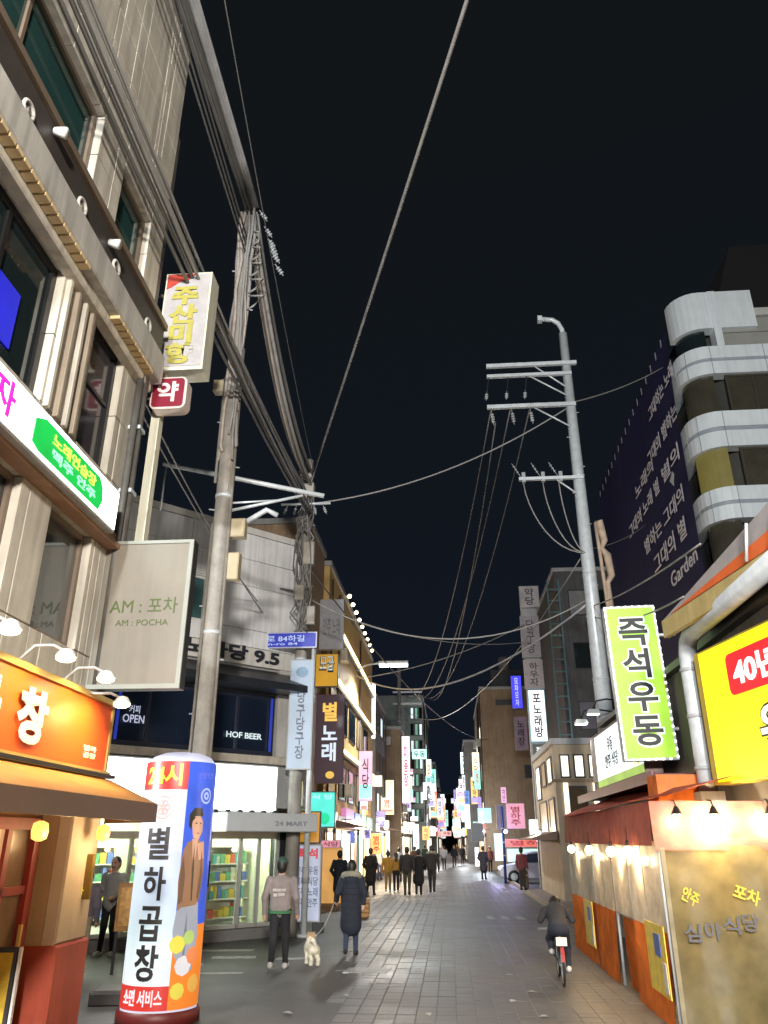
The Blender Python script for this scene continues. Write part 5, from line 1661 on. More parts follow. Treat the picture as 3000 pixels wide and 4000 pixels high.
street_level(B3, 30.2, 49.0, 8.3, 1, 12.6, 1)
street_level(B4, 49.3, 58, 7.5, 1, 10.4, 2)
street_level(B5, 58.4, 74, 8.5, 1, 9.6, 3)
street_level(B6, 74.4, 96, 9.7, 1, 14.6, 4)
street_level(B7, 96.5, 150, 10.3, 1, 10.5, 5)
street_level(BR, 65, 82, 0.0, -1, 13.6, 6)
street_level(R6, 82.5, 100, 0.0, -1, 11.4, 7)
street_level(R7, 100.5, 150, 0.0, -1, 9.2, 8)

# ------------------------------------------------------------------ signs farther down the street
def far_sign(label, p, col, st, texts=(), depth=0.25, name='hanging_sign', case=None, rz=0, reach=None):
    st = st * 1.5 if st > 0.5 else st
    key = 'far_%s_%s' % ('_'.join('%02d' % int(c * 99) for c in col), int(st * 100))
    t = box_sign(name, label, p, depth, E(key, col, st), case or grey_paint, texts, rz, 'signs down the street', 0.02)
    if not texts and st > 0.5 and 'menu' not in name and 'door' not in name and 'window' not in name:
        w, h = p[3], p[4]
        dark = [letter_black, M('far_red_print', (0.35, 0.03, 0.03), 0.5), M('far_blue_print', (0.03, 0.06, 0.3), 0.5)][len(label) % 3]
        words = ('노래장', '별하주', '우동', '약당', '식당', '차안')
        tall = h > w
        letters(words[len(label) % 6], dark, t, 0, h / 2, w * (0.55 if tall else 0.8), h * (0.75 if tall else 0.6), -0.016, 0.02, tall)
    return t


ink = M('far_ink', (0.06, 0.06, 0.08), 0.5)
ink_r = E('far_red_ink', (0.8, 0.05, 0.05), 0.7)
WHT = E('far_white_ink', (0.95, 0.97, 1.0), 1.1)
far_sign('blank white vertical light box beyond the amber facade', (-4.9, 49, 7.83, 0.85, 3.42), (0.95, 1.0, 1.0), 1.7, [('약장', ink, 0, 0.7, 0.4, 0.3, True)])
far_sign('tall pink white vertical sign on the left under the far utility pole', (-3.06, 57.6, 4.46, 0.6, 4.56), (1.0, 0.72, 0.88), 1.1, [('미용장', ink_r, 0, 0.55, 0.5, 0.6, True)])
far_sign('pale green roof sign glowing on the far left block', (-2.67, 73.8, 8.93, 1.36, 0.9), (0.55, 1.0, 0.85), 1.1)
far_sign('slim white vertical sign at the right corner of the green block', (-2.21, 73, 5.39, 0.33, 1.48), (0.85, 0.95, 1.0), 1.4)
far_sign('tall yellow and white vertical sign on the left above the crowd', (-4.11, 56, 3.66, 0.57, 2.24), (1.0, 0.92, 0.35), 1.6, [('곱', WHT, 0, 0.5, 0.6, 0.3, False)])
far_sign('magenta sign right of the yellow vertical sign', (-3.83, 60, 4.16, 0.61, 0.82), (0.75, 0.05, 0.70), 0.9)
far_sign('dim purple sign between the magenta and the pink signs', (-3.49, 66, 4.48, 0.75, 1.57), (0.35, 0.08, 0.40), 0.6)
far_sign('lilac square sign left of the yellow vertical sign', (-4.57, 50, 2.78, 1.13, 0.92), (0.42, 0.36, 0.75), 0.7, [('노래', WHT, 0, 0.5, 0.7, 0.5, False)])
far_sign('cream lit shop fascia below the lilac square sign', (-4.81, 44, 2.12, 0.68, 2.24), (1.0, 0.90, 0.62), 1.9, rz=60)
far_sign('orange shop sign over the crowd on the left', (-4.12, 46, 1.36, 0.67, 1.05), (1.0, 0.45, 0.12), 0.9)
far_sign('white column sign behind the crowd', (-3.95, 52, 0.62, 0.26, 2.11), (1.0, 0.92, 0.80), 1.9)
far_sign('violet low sign left of the orange shop sign', (-4.62, 45, 2.13, 0.51, 0.51), (0.30, 0.22, 0.62), 0.7)
far_sign('blue shop fascia with white strips behind the woman', (-4.83, 38, 1.91, 1.03, 0.53), (0.16, 0.22, 0.62), 0.6, [('II II', WHT, -0.2, 0.5, 0.4, 0.7, False)], rz=40)
far_sign('amber shop window board left of the woman', (-4.29, 30, -0.42, 0.73, 2.23), (0.75, 0.38, 0.10), 0.55, name='lit_menu_board')
far_sign('pink sign edge over the amber menu board', (-4.29, 29.6, 1.78, 0.69, 0.26), (0.8, 0.3, 0.4), 0.6)
far_sign('white slim sign right of the magenta sign', (-2.9, 78, 2.9, 0.39, 2.23), (0.92, 0.88, 1.0), 1.2)
far_sign('orange square sign over the heads of the dark dressed group', (-2.1, 70, 2.09, 0.62, 1.07), (1.0, 0.50, 0.12), 1.1)
far_sign('pale yellow slim sign far down the left', (-2.35, 90, 4.19, 0.4, 1.89), (1.0, 1.0, 0.7), 1.1)
far_sign('white sign low behind the crowd on the left', (-2.59, 62, 1.29, 0.42, 1.9), (0.90, 0.92, 1.0), 1.3)
far_sign('purple banner sign far down the left', (-2.96, 84, 3.83, 1.41, 0.88), (0.35, 0.2, 0.6), 0.7)
far_sign('small white hanging sign at the right end of the left row', (-1.2, 95, 4.56, 0.64, 1.99), (0.8, 0.85, 1.0), 0.9)
far_sign('tiny amber sign near the end of the street', (-1.88, 100, 2.28, 0.61, 0.61), (1.0, 0.6, 0.2), 1.0)
far_sign('tiny red and white sign near the end of the street', (-0.56, 110, 2.64, 1.21, 0.62), (0.9, 0.4, 0.35), 0.9)
far_sign('tiny cool white sign near the end of the street', (0.48, 120, 3.07, 0.4, 1.85), (0.85, 0.95, 1.0), 1.3)
far_sign('narrow teal sign near the end of the street', (-0.48, 105, 3.74, 0.35, 1.91), (0.4, 0.9, 0.8), 0.9)
far_sign('cool white vertical sign high on the right side of the far street', (1.48, 84, 8.39, 0.53, 2.16), (0.80, 1.0, 1.0), 1.6)
far_sign('pale white vertical sign below the cool white one', (1.46, 83, 6.72, 0.37, 1.51), (0.75, 0.9, 0.9), 0.9)
far_sign('blue sign below the pale white vertical sign', (1.65, 80, 5.28, 0.49, 1.26), (0.12, 0.30, 0.75), 0.7)
far_sign('white lower sign on the right side of the far street', (1.61, 79, 3.11, 0.52, 2.13), (0.90, 1.0, 1.0), 1.5)
far_sign('sky blue square sign on the right above the standing man', (2.54, 62, 3.25, 1.03, 1.06), (0.35, 0.70, 1.0), 1.0, [('●', WHT, -0.25, 0.6, 0.3, 0.4, False)])
far_sign('dark green panel sign on the right side of the road', (1.75, 56, 1.99, 0.8, 1.14), (0.01, 0.06, 0.04), 0.3)
far_sign('light blue lit doorway on the right beside the car', (2.9, 52, 0.89, 0.51, 1.57), (0.50, 0.85, 1.0), 1.5, name='lit_doorway_panel')
far_sign('dark plum vertical banner on the right above the car', (3.02, 50, 2.65, 0.55, 1.39), (0.06, 0.02, 0.06), 0.4)
far_sign('pink fluffy round topped awning sign on the right', (3.82, 49, 2.68, 1.08, 1.39), (0.80, 0.30, 0.42), 0.55)
far_sign('pink slim sign over the plum banner', (3.29, 50.5, 4.14, 0.34, 0.93), (0.85, 0.35, 0.60), 0.8)
far_sign('white shop light box on the right above the car', (4.18, 38.5, 2.11, 1.18, 0.82), (0.85, 1.0, 0.98), 1.8, [('식당', E('far_green_ink', (0.3, 0.7, 0.4), 0.8), 0.05, 0.5, 0.4, 0.5, False)])
far_sign('red fascia strip over the lit shop behind the car', (4.71, 48.6, 1.69, 3.29, 0.44), (0.75, 0.14, 0.08), 0.6)
far_sign('pale mint shop window behind the car', (4.29, 48.8, 0.92, 2.24, 0.7), (0.50, 0.85, 0.65), 0.8, name='lit_shop_window')
far_sign('cyan door light right of the mint shop window', (5.42, 46.6, 0.56, 0.45, 1.19), (0.40, 0.95, 0.90), 1.0, name='lit_doorway_panel')
far_sign('white upright banner beside the standing man on the right', (1.5, 50, 0.64, 0.27, 1.04), (0.95, 0.97, 1.0), 1.6)
far_sign('royal blue neon vertical sign on the corner of the brown block', (5.7, 64, 11.89, 0.82, 2.61), (0.05, 0.05, 1.0), 1.1, [('모차모차', E('neon_lilac', (0.55, 0.55, 1.0), 1.3), 0, 0.5, 0.36, 0.86, True)])
far_sign('dim plum vertical sign below the royal blue neon', (5.47, 60, 8.24, 0.95, 2.41), (0.10, 0.06, 0.08), 0.6)
# cluster of tiny signs where the street closes up
r6 = random.Random(21)
TINY = [((1.0, 0.85, 0.6), 1.8), ((0.85, 0.95, 1.0), 2.2), ((1.0, 0.3, 0.25), 1.1), ((0.35, 0.9, 0.75), 1.3), ((0.5, 0.4, 0.9), 1.0), ((1.0, 0.6, 0.2), 1.4), ((0.9, 0.9, 0.95), 2.6), ((0.95, 0.5, 0.7), 1.1)]
for k in range(130):
    left = k % 2 == 0
    y = r6.uniform(40, 168) if k < 96 else r6.uniform(90, 170)
    if left:
        wall = -4.6 if y < 49 else -4.5 if y < 58 else -3.5 if y < 74 else -2.3 if y < 96 else -1.7
    else:
        if y < 66:
            y += 26
        wall = 2.75 if y < 82 else 1.6 if y < 100 else 1.3
    w = r6.uniform(0.3, 0.9)
    h = r6.choice((0.4, 0.6, 0.9, 1.6, 2.4))
    x = wall + (w / 2 + 0.06 if left else -w / 2 - 0.06)
    z = r6.uniform(2.4, 7.2)
    i = r6.randrange(8)
    c, st = TINY[i]
    t = thing('tiny_sign', (x, y, z), 0, 'tiny %s %s sign in the far cluster on the %s' % ('tall' if h > 1 else 'small', ('cream', 'cool white', 'red', 'teal', 'violet', 'orange', 'bright white', 'pink')[i], 'left' if left else 'right'), 'sign', 'tiny signs at the street end')
    MB().box(-w / 2, 0, 0, w / 2, 0.15, h).build('sign_case', grey_paint, t)
    MB().box(-w / 2 + 0.02, -0.01, 0.02, w / 2 - 0.02, -0.001, h - 0.02).build('panel', E('tiny_%d' % i, c, st), t)
    j = r6.randrange(8)
    MB().box(-w / 2 + 0.04, -0.014, h * 0.05, w / 2 - 0.04, -0.011, h * r6.uniform(0.2, 0.45)).build('stripe', E('tiny_%d' % j, *TINY[j]), t)
    if h > 0.8:
        letters(r6.choice(('노래', '우동', '약', '별하', '주안', '식당')), r6.choice((letter_black, ink_r, ink)), t, 0, h * 0.55, w * 0.5, h * 0.6, -0.02, 0.02, True)
    MB().box(-w / 2 - 0.25 if left else w / 2, 0.05, h * 0.5, -w / 2 if left else w / 2 + 0.25, 0.09, h * 0.5 + 0.04).build('bracket', dark_steel, t)
# stack of signs on the right
STK = thing('sign_tower', (4.55, 40.6, 0), 0, 'tall grey frame holding a vertical stack of signs on the right', 'sign tower')
MB().box(-0.42, 0.05, 0, 0.42, 0.3, 14.4).build('frame', grey_paint, STK)
Mfaded = M('faded_pink_face', (0.42, 0.36, 0.38), 0.5, 0, 0.2, 3)
for lab, p, m_, tx in (('faded top board of the sign tower', (4.61, 40.4, 13.54, 1.04, 1.19), M('pale_grey_face', (0.5, 0.48, 0.5), 0.5, 0, 0.2, 4), '약당'),
                       ('faded pink board third in the sign tower', (4.54, 40.4, 9.21, 0.99, 1.51), Mfaded, '하우자'),
                       ('faded narrow board second in the sign tower', (4.51, 40.4, 10.84, 0.97, 2.24), M('faded_lilac_face', (0.33, 0.30, 0.34), 0.5, 0, 0.25, 3), '당구장')):
    box_sign('faded_board', lab, p, 0.2, m_, grey_paint, [(tx, ink, 0, 0.5, 0.45, 0.8, True)])
box_sign('white_song_sign', 'bright white vertical box with dark characters in the sign tower', (4.57, 40.3, 6.58, 0.83, 2.56), 0.25, E('tower_white', (0.96, 0.98, 1.0), 1.6), E('tower_edge', (0.4, 0.75, 0.9), 0.5),
         [('포노래방', ink, 0, 0.5, 0.5, 0.84, True, 0.03)])
box_sign('grey_lower_board', 'small dark grey board below the bright white box of the sign tower', (4.52, 40.4, 5.75, 0.69, 0.75), 0.2, M('dark_board', (0.12, 0.14, 0.15), 0.5), grey_paint, [('주차', WHT, 0, 0.5, 0.4, 0.6, False)])
for (x0, x1, y0, y1, z, lab) in ((-4.6, -3.4, 30.5, 33.5, 2.5, 'dark shop awning on the left under the cyan panel'), (-4.4, -3.2, 50, 54, 2.6, 'pale shop awning on the left beyond the crowd'), (2.9, 3.8, 30.3, 36.8, 2.05, 'dusty shop awning below the cream building')):
    t = thing('small_awning', (x0, y0, z), 0, lab, 'awning', 'shop awnings down the street')
    MB().add([(0, 0, 0), (x1 - x0, 0, 0), (x1 - x0, y1 - y0, 0), (0, y1 - y0, 0), (0, 0, 0.3), (x1 - x0, 0, 0.05), (x1 - x0, y1 - y0, 0.05), (0, y1 - y0, 0.3)] if x0 < 0 else
             [(0, 0, 0), (x1 - x0, 0, 0), (x1 - x0, y1 - y0, 0), (0, y1 - y0, 0), (0, 0, 0.05), (x1 - x0, 0, 0.3), (x1 - x0, y1 - y0, 0.3), (0, y1 - y0, 0.05)],
             [(0, 3, 2, 1), (4, 5, 6, 7), (0, 1, 5, 4), (1, 2, 6, 5), (2, 3, 7, 6), (3, 0, 4, 7)]).build('sheet', M('awning_cloth', (0.2, 0.13, 0.11), 0.7, 0, 0.3, 3), t)

# lamp over the street on a wall arm
LP = thing('street_led_lamp', (-4.7, 40, 0), 0, 'flat white LED street lamp on a long arm over the left side of the street', 'street lamp')
MB().tube([(0, 0, 10.2), (0.6, 0, 10.5), (1.4, 0, 10.62)], 0.05, 8).build('arm', grey_paint, LP, True)
MB().box(1.2, -0.16, 10.52, 2.75, 0.16, 10.66).build('lamp_head', grey_paint, LP)
MB().box(1.25, -0.20, 10.40, 2.72, 0.18, 10.515).build('lamp_lens', E('led_lens', (0.92, 1.0, 0.98), 5), LP)
spot_light('lamp_light', LP, (2.0, 0, 10.3), (2.4, -2, 0), 4200, (0.92, 0.98, 1.0), 150, 0.5, 0.4)

# lanterns added to give the shop glow that spills on to the street
SPILL = [((-3.9, 33, 2.6), 420, (1.0, 0.72, 0.4)), ((-3.6, 46, 2.6), 620, (1.0, 0.78, 0.5)), ((-3.2, 60, 2.8), 620, (1.0, 0.8, 0.6)), ((-1.9, 78, 3), 700, (0.9, 0.9, 1.0)),
         ((3.0, 46, 2.4), 420, (0.55, 0.5, 1.0)), ((2.4, 62, 2.6), 520, (0.8, 0.9, 1.0)), ((1.3, 84, 3), 700, (0.9, 0.95, 1.0)), ((3.4, 33, 2.2), 220, (1.0, 0.8, 0.5))]
for k, (p, pw, c) in enumerate(SPILL):
    t = thing('shop_lantern', p, 0, ['round shop lantern under the awning left of the amber facade', 'round shop lantern behind the crowd on the left', 'round shop lantern beyond the crowd on the left', 'round shop lantern far down on the left',
                                    'bluish shop lantern over the car on the right', 'round shop lantern above the standing man on the right', 'round shop lantern far down on the right', 'round shop lantern under the cream building'][k], 'lantern', 'shop lanterns down the street')
    MB().lathe([(0.02, 0.0), (0.08, 0.02), (0.11, 0.1), (0.08, 0.18), (0.02, 0.2)], (0, 0, 0), 12).build('lamp_shade', E('shop_lantern_%d' % k, c, 5), t, True)
    MB().box(-0.5 if p[0] < 0 else -0.02, -0.015, 0.2, 0.02 if p[0] < 0 else 0.5, 0.015, 0.23).build('bracket', dark_steel, t)
    point_light('lamp_light', t, (0.18 if p[0] < 0 else -0.18, -0.1, 0.0), pw, c, 0.15)

# ------------------------------------------------------------------ utility poles
def pole(label, loc, h, r0, r1, mat=concrete, steps=True):
    t = thing('utility_pole', loc, 0, label, 'utility pole', 'utility poles along the street')
    MB().cyl((0, 0, 0), (0, 0, h), r0, r1, 18).build('shaft', mat, t, True)
    if steps:
        sm = MB().cyl((0, 0, 0), (0.24, 0, 0), 0.012, 0.012, 5).mesh('step_bolt', steel)
        for k in range(int((h - 3) / 0.9)):
            o = inst('step_bolt', sm, t, (0, 0, 3 + k * 0.9))
            o.rotation_euler.z = RAD(20 + 180 * (k % 2))
    for z in (h * 0.35, h * 0.52, h * 0.7):
        rr = r0 + (r1 - r0) * z / h
        MB().cyl((0, 0, z), (0, 0, z + 0.06), rr + 0.012, rr + 0.012, 18).build('band', steel, t, True)
    return t


def insulator(parent, p, d=(0, 0, -1), n=4, r=0.05, L=0.34):
    mb = MB()
    p, d = Vector(p), Vector(d).normalized()
    mb.cyl(p, p + d * L, 0.012, 0.012, 6)
    for k in range(n):
        q = p + d * (L * (0.35 + 0.6 * k / n))
        mb.cyl(q, q + d * 0.03, r, r * 0.6, 10)
    return mb.build('insulator', ceramic, parent, True)


def transformer_box(parent, p, s, mat=None):
    return MB().rbox(p[0] - s[0] / 2, p[1] - s[1] / 2, p[2], p[0] + s[0] / 2, p[1] + s[1] / 2, p[2] + s[2], 0.02).build('cable_box', mat or grey_paint, parent)


P1 = pole('leaning grey concrete utility pole with bundled cables behind the pillar sign', (-3.94, 12.5, 0), 14.9, 0.175, 0.11)
MB().cyl((-1.25, 0.1, 8.55), (1.75, 0.6, 8.0), 0.045, 0.045, 10).build('crossarm', steel, P1, True)
MB().cyl((0.1, 0.12, 7.55), (1.35, 0.55, 8.0), 0.03, 0.03, 8).build('brace', steel, P1, True)
MB().cyl((0.1, 0.12, 7.7), (0.95, 0.5, 7.9), 0.02, 0.02, 8).build('brace', steel, P1, True)
for x in (-1.2, -0.1):
    MB().cyl((x, 0.12, 8.5), (x, 0.12, 7.6), 0.018, 0.018, 6).build('drop_rod', steel, P1, True)
MB().cyl((0.16, 0.0, 0.1), (0.13, 0.0, 11.0), 0.035, 0.035, 8).build('conduit', M('conduit_grey', (0.26, 0.24, 0.21), 0.6, 0, 0.3, 4), P1, True)
MB().cyl((-0.14, -0.13, 0.1), (-0.12, -0.12, 7.2), 0.03, 0.03, 8).build('conduit', M('conduit_grey', (0.26, 0.24, 0.21), 0.6, 0, 0.3, 4), P1, True)
for p, s in (((0.26, 0.1, 6.2), (0.22, 0.2, 0.5)), ((0.30, 0.1, 7.0), (0.26, 0.2, 0.35)), ((-0.28, 0, 10.0), (0.2, 0.2, 0.25))):
    transformer_box(P1, p, s, M('beige_box', (0.5, 0.42, 0.28), 0.6, 0, 0.2))
mb = MB()
mb.tube([(0.4, 0.2, 7.35), (0.75, 0.25, 7.6), (0.95, 0.3, 7.5)], 0.05, 8)
mb.build('lamp_arm', steel, P1, True)
for k in range(7):
    a = k * 0.9
    insulator(P1, (0.22 + 0.08 * k, 0.25 * math.sin(a), 14.6 - 0.28 * k), (0.5, 0.3, -0.7), 3, 0.055, 0.3)
rp = random.Random(77)
for k in range(9):
    a0 = rp.uniform(0, 6.28)
    MB().tube([(0.14 * math.cos(a0) + rp.uniform(-0.03, 0.06), 0.14 * math.sin(a0) - 0.04, 14.5 - q * rp.uniform(0.6, 0.75)) for q in range(10)], rp.choice((0.02, 0.028, 0.035)), 6).build('clinging_cable', (cable_grey, M('tangle_tan', (0.40, 0.35, 0.31), 0.6, 0, 0.3, 4))[k % 2], P1, True)
for k in range(5):
    z = 13.9 - 0.42 * k
    MB().tube([(0.18, -0.1, z), (0.32 + 0.05 * k, -0.2, z - 0.1), (0.30, -0.15, z - 0.3), (0.16, -0.1, z - 0.35)], 0.022, 6).build('slack_loop', cable_grey, P1, True)

P2 = pole('tall silver steel utility pole with bent lamp arm and crossarms behind the lime green sign', (3.98, 20.3, 0), 16.6, 0.24, 0.13, steel)
MB().tube([(0, 0, 16.3), (-0.01, 0, 16.75), (-0.10, 0, 17.0), (-0.28, 0, 17.15), (-0.62, 0, 17.2)], 0.075, 10).build('lamp_arm', steel, P2, True)
MB().box(-0.74, -0.09, 17.10, -0.60, 0.09, 17.28).build('arm_end', steel, P2)
for z, x0, x1, r in ((15.42, -2.45, 0.28, 0.06), (15.05, -2.45, 0.1, 0.05), (13.97, -2.5, 0.12, 0.06), (11.55, -1.72, 0.1, 0.045)):
    MB().box(x0, -0.2, z - r, x1, -0.1, z + r).build('crossarm', steel, P2)
for a, b in (((-1.0, -0.15, 15.36), (-0.1, -0.12, 14.6)), ((-1.15, -0.15, 15.0), (-0.1, -0.12, 14.3)), ((-1.1, -0.15, 13.9), (-0.05, -0.12, 13.2)), ((-0.65, -0.15, 11.5), (-0.05, -0.12, 11.0))):
    MB().cyl(a, b, 0.025, 0.025, 6).build('brace', steel, P2, True)
for x in (-2.4, -1.8, -1.25):
    MB().cyl((x, -0.15, 15.0), (x - 0.08, -0.18, 14.45), 0.015, 0.015, 6).build('drop_rod', dark_steel, P2)
    insulator(P2, (x - 0.08, -0.18, 14.5), (-0.1, 0, -1), 3, 0.06, 0.3)
    insulator(P2, (x + 0.02, -0.15, 13.9), (0.1, 0, -1), 4, 0.065, 0.55)
for x in (-1.65, -1.1, -0.6):
    insulator(P2, (x, -0.15, 11.6), (-0.45, -0.1, 0.8), 3, 0.04, 0.5)
    MB().box(x + 0.02, -0.19, 11.45, x + 0.12, -0.09, 11.75).build('clamp', ceramic, P2)
mb = MB()
jag = [(0.30, -0.1, 10.15), (0.42, -0.1, 10.2), (0.48, -0.1, 9.6), (0.40, -0.1, 9.4), (0.52, -0.1, 9.2), (0.56, -0.1, 8.6), (0.44, -0.1, 8.4), (0.46, -0.1, 7.6)]
mb.tube(jag, [0.05, 0.10, 0.10, 0.06, 0.11, 0.10, 0.07, 0.09], 8)
mb.tube([(0.30, -0.1, 10.15), (0.33, -0.1, 9.2), (0.36, -0.1, 8.2), (0.38, -0.1, 7.2)], 0.05, 8)
mb.build('cable_wrap', M('weathered_wrap', (0.42, 0.32, 0.24), 0.7, 0, 0.35, 5), P2, True)
for a, b in (((-1.6, -0.15, 11.45), 1.0), ((-1.05, -0.15, 11.45), 0.8), ((-0.6, -0.15, 11.45), 0.6)):
    x, y, z = a
    MB().tube([(x + (0 - x) * (k / 10) ** 1.6, -0.15, z - 2.2 * math.sin(math.pi / 2 * k / 10)) for k in range(11)], 0.018, 6).build('jumper_cable', cable_grey, P2, True)

P3 = pole('cable laden concrete utility pole at the store corner beside the blue road sign', (-3.78, 19.78, 0), 12.2, 0.18, 0.13)
for p, s in (((0.15, -0.22, 8.9), (0.3, 0.26, 0.65)), ((-0.05, -0.26, 7.9), (0.26, 0.2, 0.42)), ((0.26, -0.18, 7.25), (0.22, 0.2, 0.5)), ((0.1, -0.26, 10.9), (0.26, 0.26, 0.42)), ((0.0, -0.24, 11.5), (0.3, 0.26, 0.35))):
    transformer_box(P3, p, s, M('cable_box_grey', (0.4, 0.37, 0.33), 0.6, 0, 0.3, 4))
for k in range(5):
    insulator(P3, (-0.5 + 0.25 * k, -0.3, 10.65), (0.2 * (k - 2), 0, -1), 3, 0.05, 0.3)
MB().cyl((-0.7, -0.2, 10.74), (0.7, -0.2, 10.74), 0.04, 0.04, 8).build('crossarm', steel, P3, True)
r9 = random.Random(9)
for k in range(13):
    pts = [(r9.uniform(-0.28, 0.28), -0.2 - r9.uniform(0, 0.15), 11.7 - q * 0.7 + r9.uniform(-0.2, 0.2)) for q in range(8)]
    MB().tube(pts, 0.022, 6).build('slack_cable', cable_grey if k % 2 else cable_black, P3, True)
MB().tube([(0.0, 0, 8.2), (-0.8, -0.2, 8.3), (-1.5, -0.4, 8.05), (-2.0, -0.6, 7.6)], 0.03, 6).build('drop_cable', cable_black, P3, True)
P4 = pole('distant utility pole with two crossarms on the left behind the LED lamp', (-3.65, 60, 0), 14.8, 0.2, 0.14, concrete, False)
for z in (12.6, 11.72):
    MB().box(-0.5, -0.08, z - 0.06, 1.75, 0.08, z + 0.06).build('crossarm', steel, P4)
P5 = pole('thin blue pole standing on the right before the car', (2.72, 44.0, 0), 3.7, 0.07, 0.07, M('blue_paint', (0.03, 0.05, 0.25), 0.4), False)

# ------------------------------------------------------------------ overhead cables
def cable(a, b, sag, r, label, group, mat=cable_black, n=20):
    a, b = Vector(a), Vector(b)
    pts = []
    for i in range(n + 1):
        t = i / n
        p = a.lerp(b, t)
        p.z -= sag * 4 * t * (1 - t)
        pts.append(p)
    o = MB().tube([p - a for p in pts], r, 6).build('overhead_cable', mat, None, True, a)
    return tag(o, label, 'cable', group)


for k in range(3):
    cable((-3.45 + 0.06 * k, -14, 14.6 + 0.1 * k), (-3.86 + 0.05 * k, 12.5, 14.7), 0.2, 0.055 - 0.01 * k, 'one of the thick pale cables beside the bundle above the beige building', 'thick pale cables to the left pole', M('pale_sheath', (0.42, 0.42, 0.43), 0.45, 0, 0.2, 3))
# thick bundle from behind the viewer to the left pole, then on to the next pole
r8 = random.Random(4)
for k in range(9):
    dx, dz = r8.uniform(-0.07, 0.07), r8.uniform(-0.12, 0.12)
    cable((-3.6 + dx, -14, 14.2 + dz), (-3.9 + dx * 0.6, 12.5, 14.5 + dz * 0.8), 0.25 + 0.1 * r8.random(), r8.choice((0.022, 0.03, 0.04)), 'one of the thick bundled cables running overhead to the top of the left pole', 'bundled cables to the left pole', cable_grey if k % 3 == 0 else cable_black)
for k in range(13):
    dx, dz = r8.uniform(-0.12, 0.12), r8.uniform(-0.28, 0.28)
    cable((-3.85 + dx, 12.5, 14.3 + dz), (-3.70 + dx, 19.7, 11.5 + dz * 0.8), 0.75 + 0.4 * r8.random(), r8.choice((0.026, 0.034, 0.045)), 'one of the bundled cables sagging between the left pole and the store corner pole', 'bundled cables between the left poles', (cable_grey, cable_black, M('tangle_tan', (0.40, 0.35, 0.31), 0.6, 0, 0.3, 4))[k % 3])
for k in range(8):
    dx, dz = r8.uniform(-0.22, 0.22), r8.uniform(-0.3, 0.3)
    cable((-3.45 + dx, -6, 11.3 + dz), (-3.62 + dx * 0.4, 19.7, 10.7 + dz), 0.75 + 0.4 * r8.random(), r8.choice((0.018, 0.025, 0.03)), 'one of the lower cables strung along the beige building to the store corner pole', 'lower cables along the beige building', cable_grey if k % 3 else cable_black)
for k in range(3):
    cable((-3.3 + 0.12 * k, -6, 13.6), (-3.9, 12.5, 13.3 + 0.2 * k), 0.2, 0.02, 'one of the thin cables close above the beige building roof line', 'thin cables over the beige building', cable_black)
cable((-5.0, 24, 8.2), (-4.6, 9.1, 8.3), 0.5, 0.014, 'thin wire dropping behind the dark red pharmacy sign', 'drop wires behind the red sign', cable_grey)
cable((-4.9, 24, 7.7), (-4.4, 9.1, 8.2), 0.4, 0.014, 'second thin wire dropping behind the dark red pharmacy sign', 'drop wires behind the red sign', cable_grey)
cable((7.1, -14, 13.0), (-3.62, 19.7, 11.75), 0.25, 0.03, 'single long cable crossing the night sky from top centre to the left poles', None, cable_grey)
cable((-2.8, 4.5, 14), (-3.58, 19.7, 11.65), 0.3, 0.010, 'hair thin wire rising almost straight beside the left pole', None, cable_black)
cable((-3.6, 19.7, 10.8), (3.98, 20.3, 14.0), 0.55, 0.022, 'cable crossing from the left poles to the steel pole', None, cable_grey)
cable((3.98, 20.3, 14.1), (8.4, 24.9, 18.2), 0.15, 0.022, 'cable rising from the steel pole to the striped office block', None, cable_grey)
for k, (x, z) in enumerate(((1.62, 14.0), (2.2, 14.0), (2.78, 14.0), (1.7, 13.4))):
    cable((x, 20.1, z), (-3.2 + 0.55 * k, 60, 12.5), 3.2, 0.02, 'one of the thin power lines sloping away from the steel pole down the street', 'power lines from the steel pole', cable_black)
cable((3.9, 20.2, 9.3), (-3.5, 60, 11.6), 2.5, 0.018, 'slanted wire from the steel pole to the distant left pole', None, cable_grey)
cable((-3.6, 19.7, 8.0), (3.9, 20.3, 8.0), 1.1, 0.02, 'slack pale cable crossing low before the dark tall block', 'slack cables over the street', cable_grey)
cable((-4.5, 38, 9.6), (3.9, 20.3, 7.9), 1.4, 0.03, 'thick pale cable swooping up to the lime green sign', 'slack cables over the street', M('pale_cable', (0.5, 0.5, 0.52), 0.5))
cable((-4.4, 38, 9.4), (4.2, 40, 12.5), 0.4, 0.025, 'straight wire from the amber facade to the sign tower', 'slack cables over the street', cable_grey)
cable((-4.5, 32, 11.0), (4.5, 40, 11.6), 0.6, 0.02, 'level wire across the street over the LED lamp', 'slack cables over the street', cable_grey)
cable((3.98, 20.3, 7.8), (3.3, 9.5, 5.5), 0.1, 0.015, 'thin wire from the steel pole to the canopy', 'wires to the canopy', cable_grey)
cable((3.98, 20.3, 7.5), (3.3, 10.5, 5.1), 0.2, 0.015, 'lower thin wire from the steel pole to the canopy', 'wires to the canopy', cable_grey)
cable((3.9, 20.3, 9.4), (8.4, 30, 14.0), 0.2, 0.014, 'thin wire running across the navy banner', None, cable_grey)
cable((-3.7, 19.7, 8.95), (3.0, 60, 9.0), 1.2, 0.02, 'faint wire slanting across the dark sky over the street', None, cable_black)

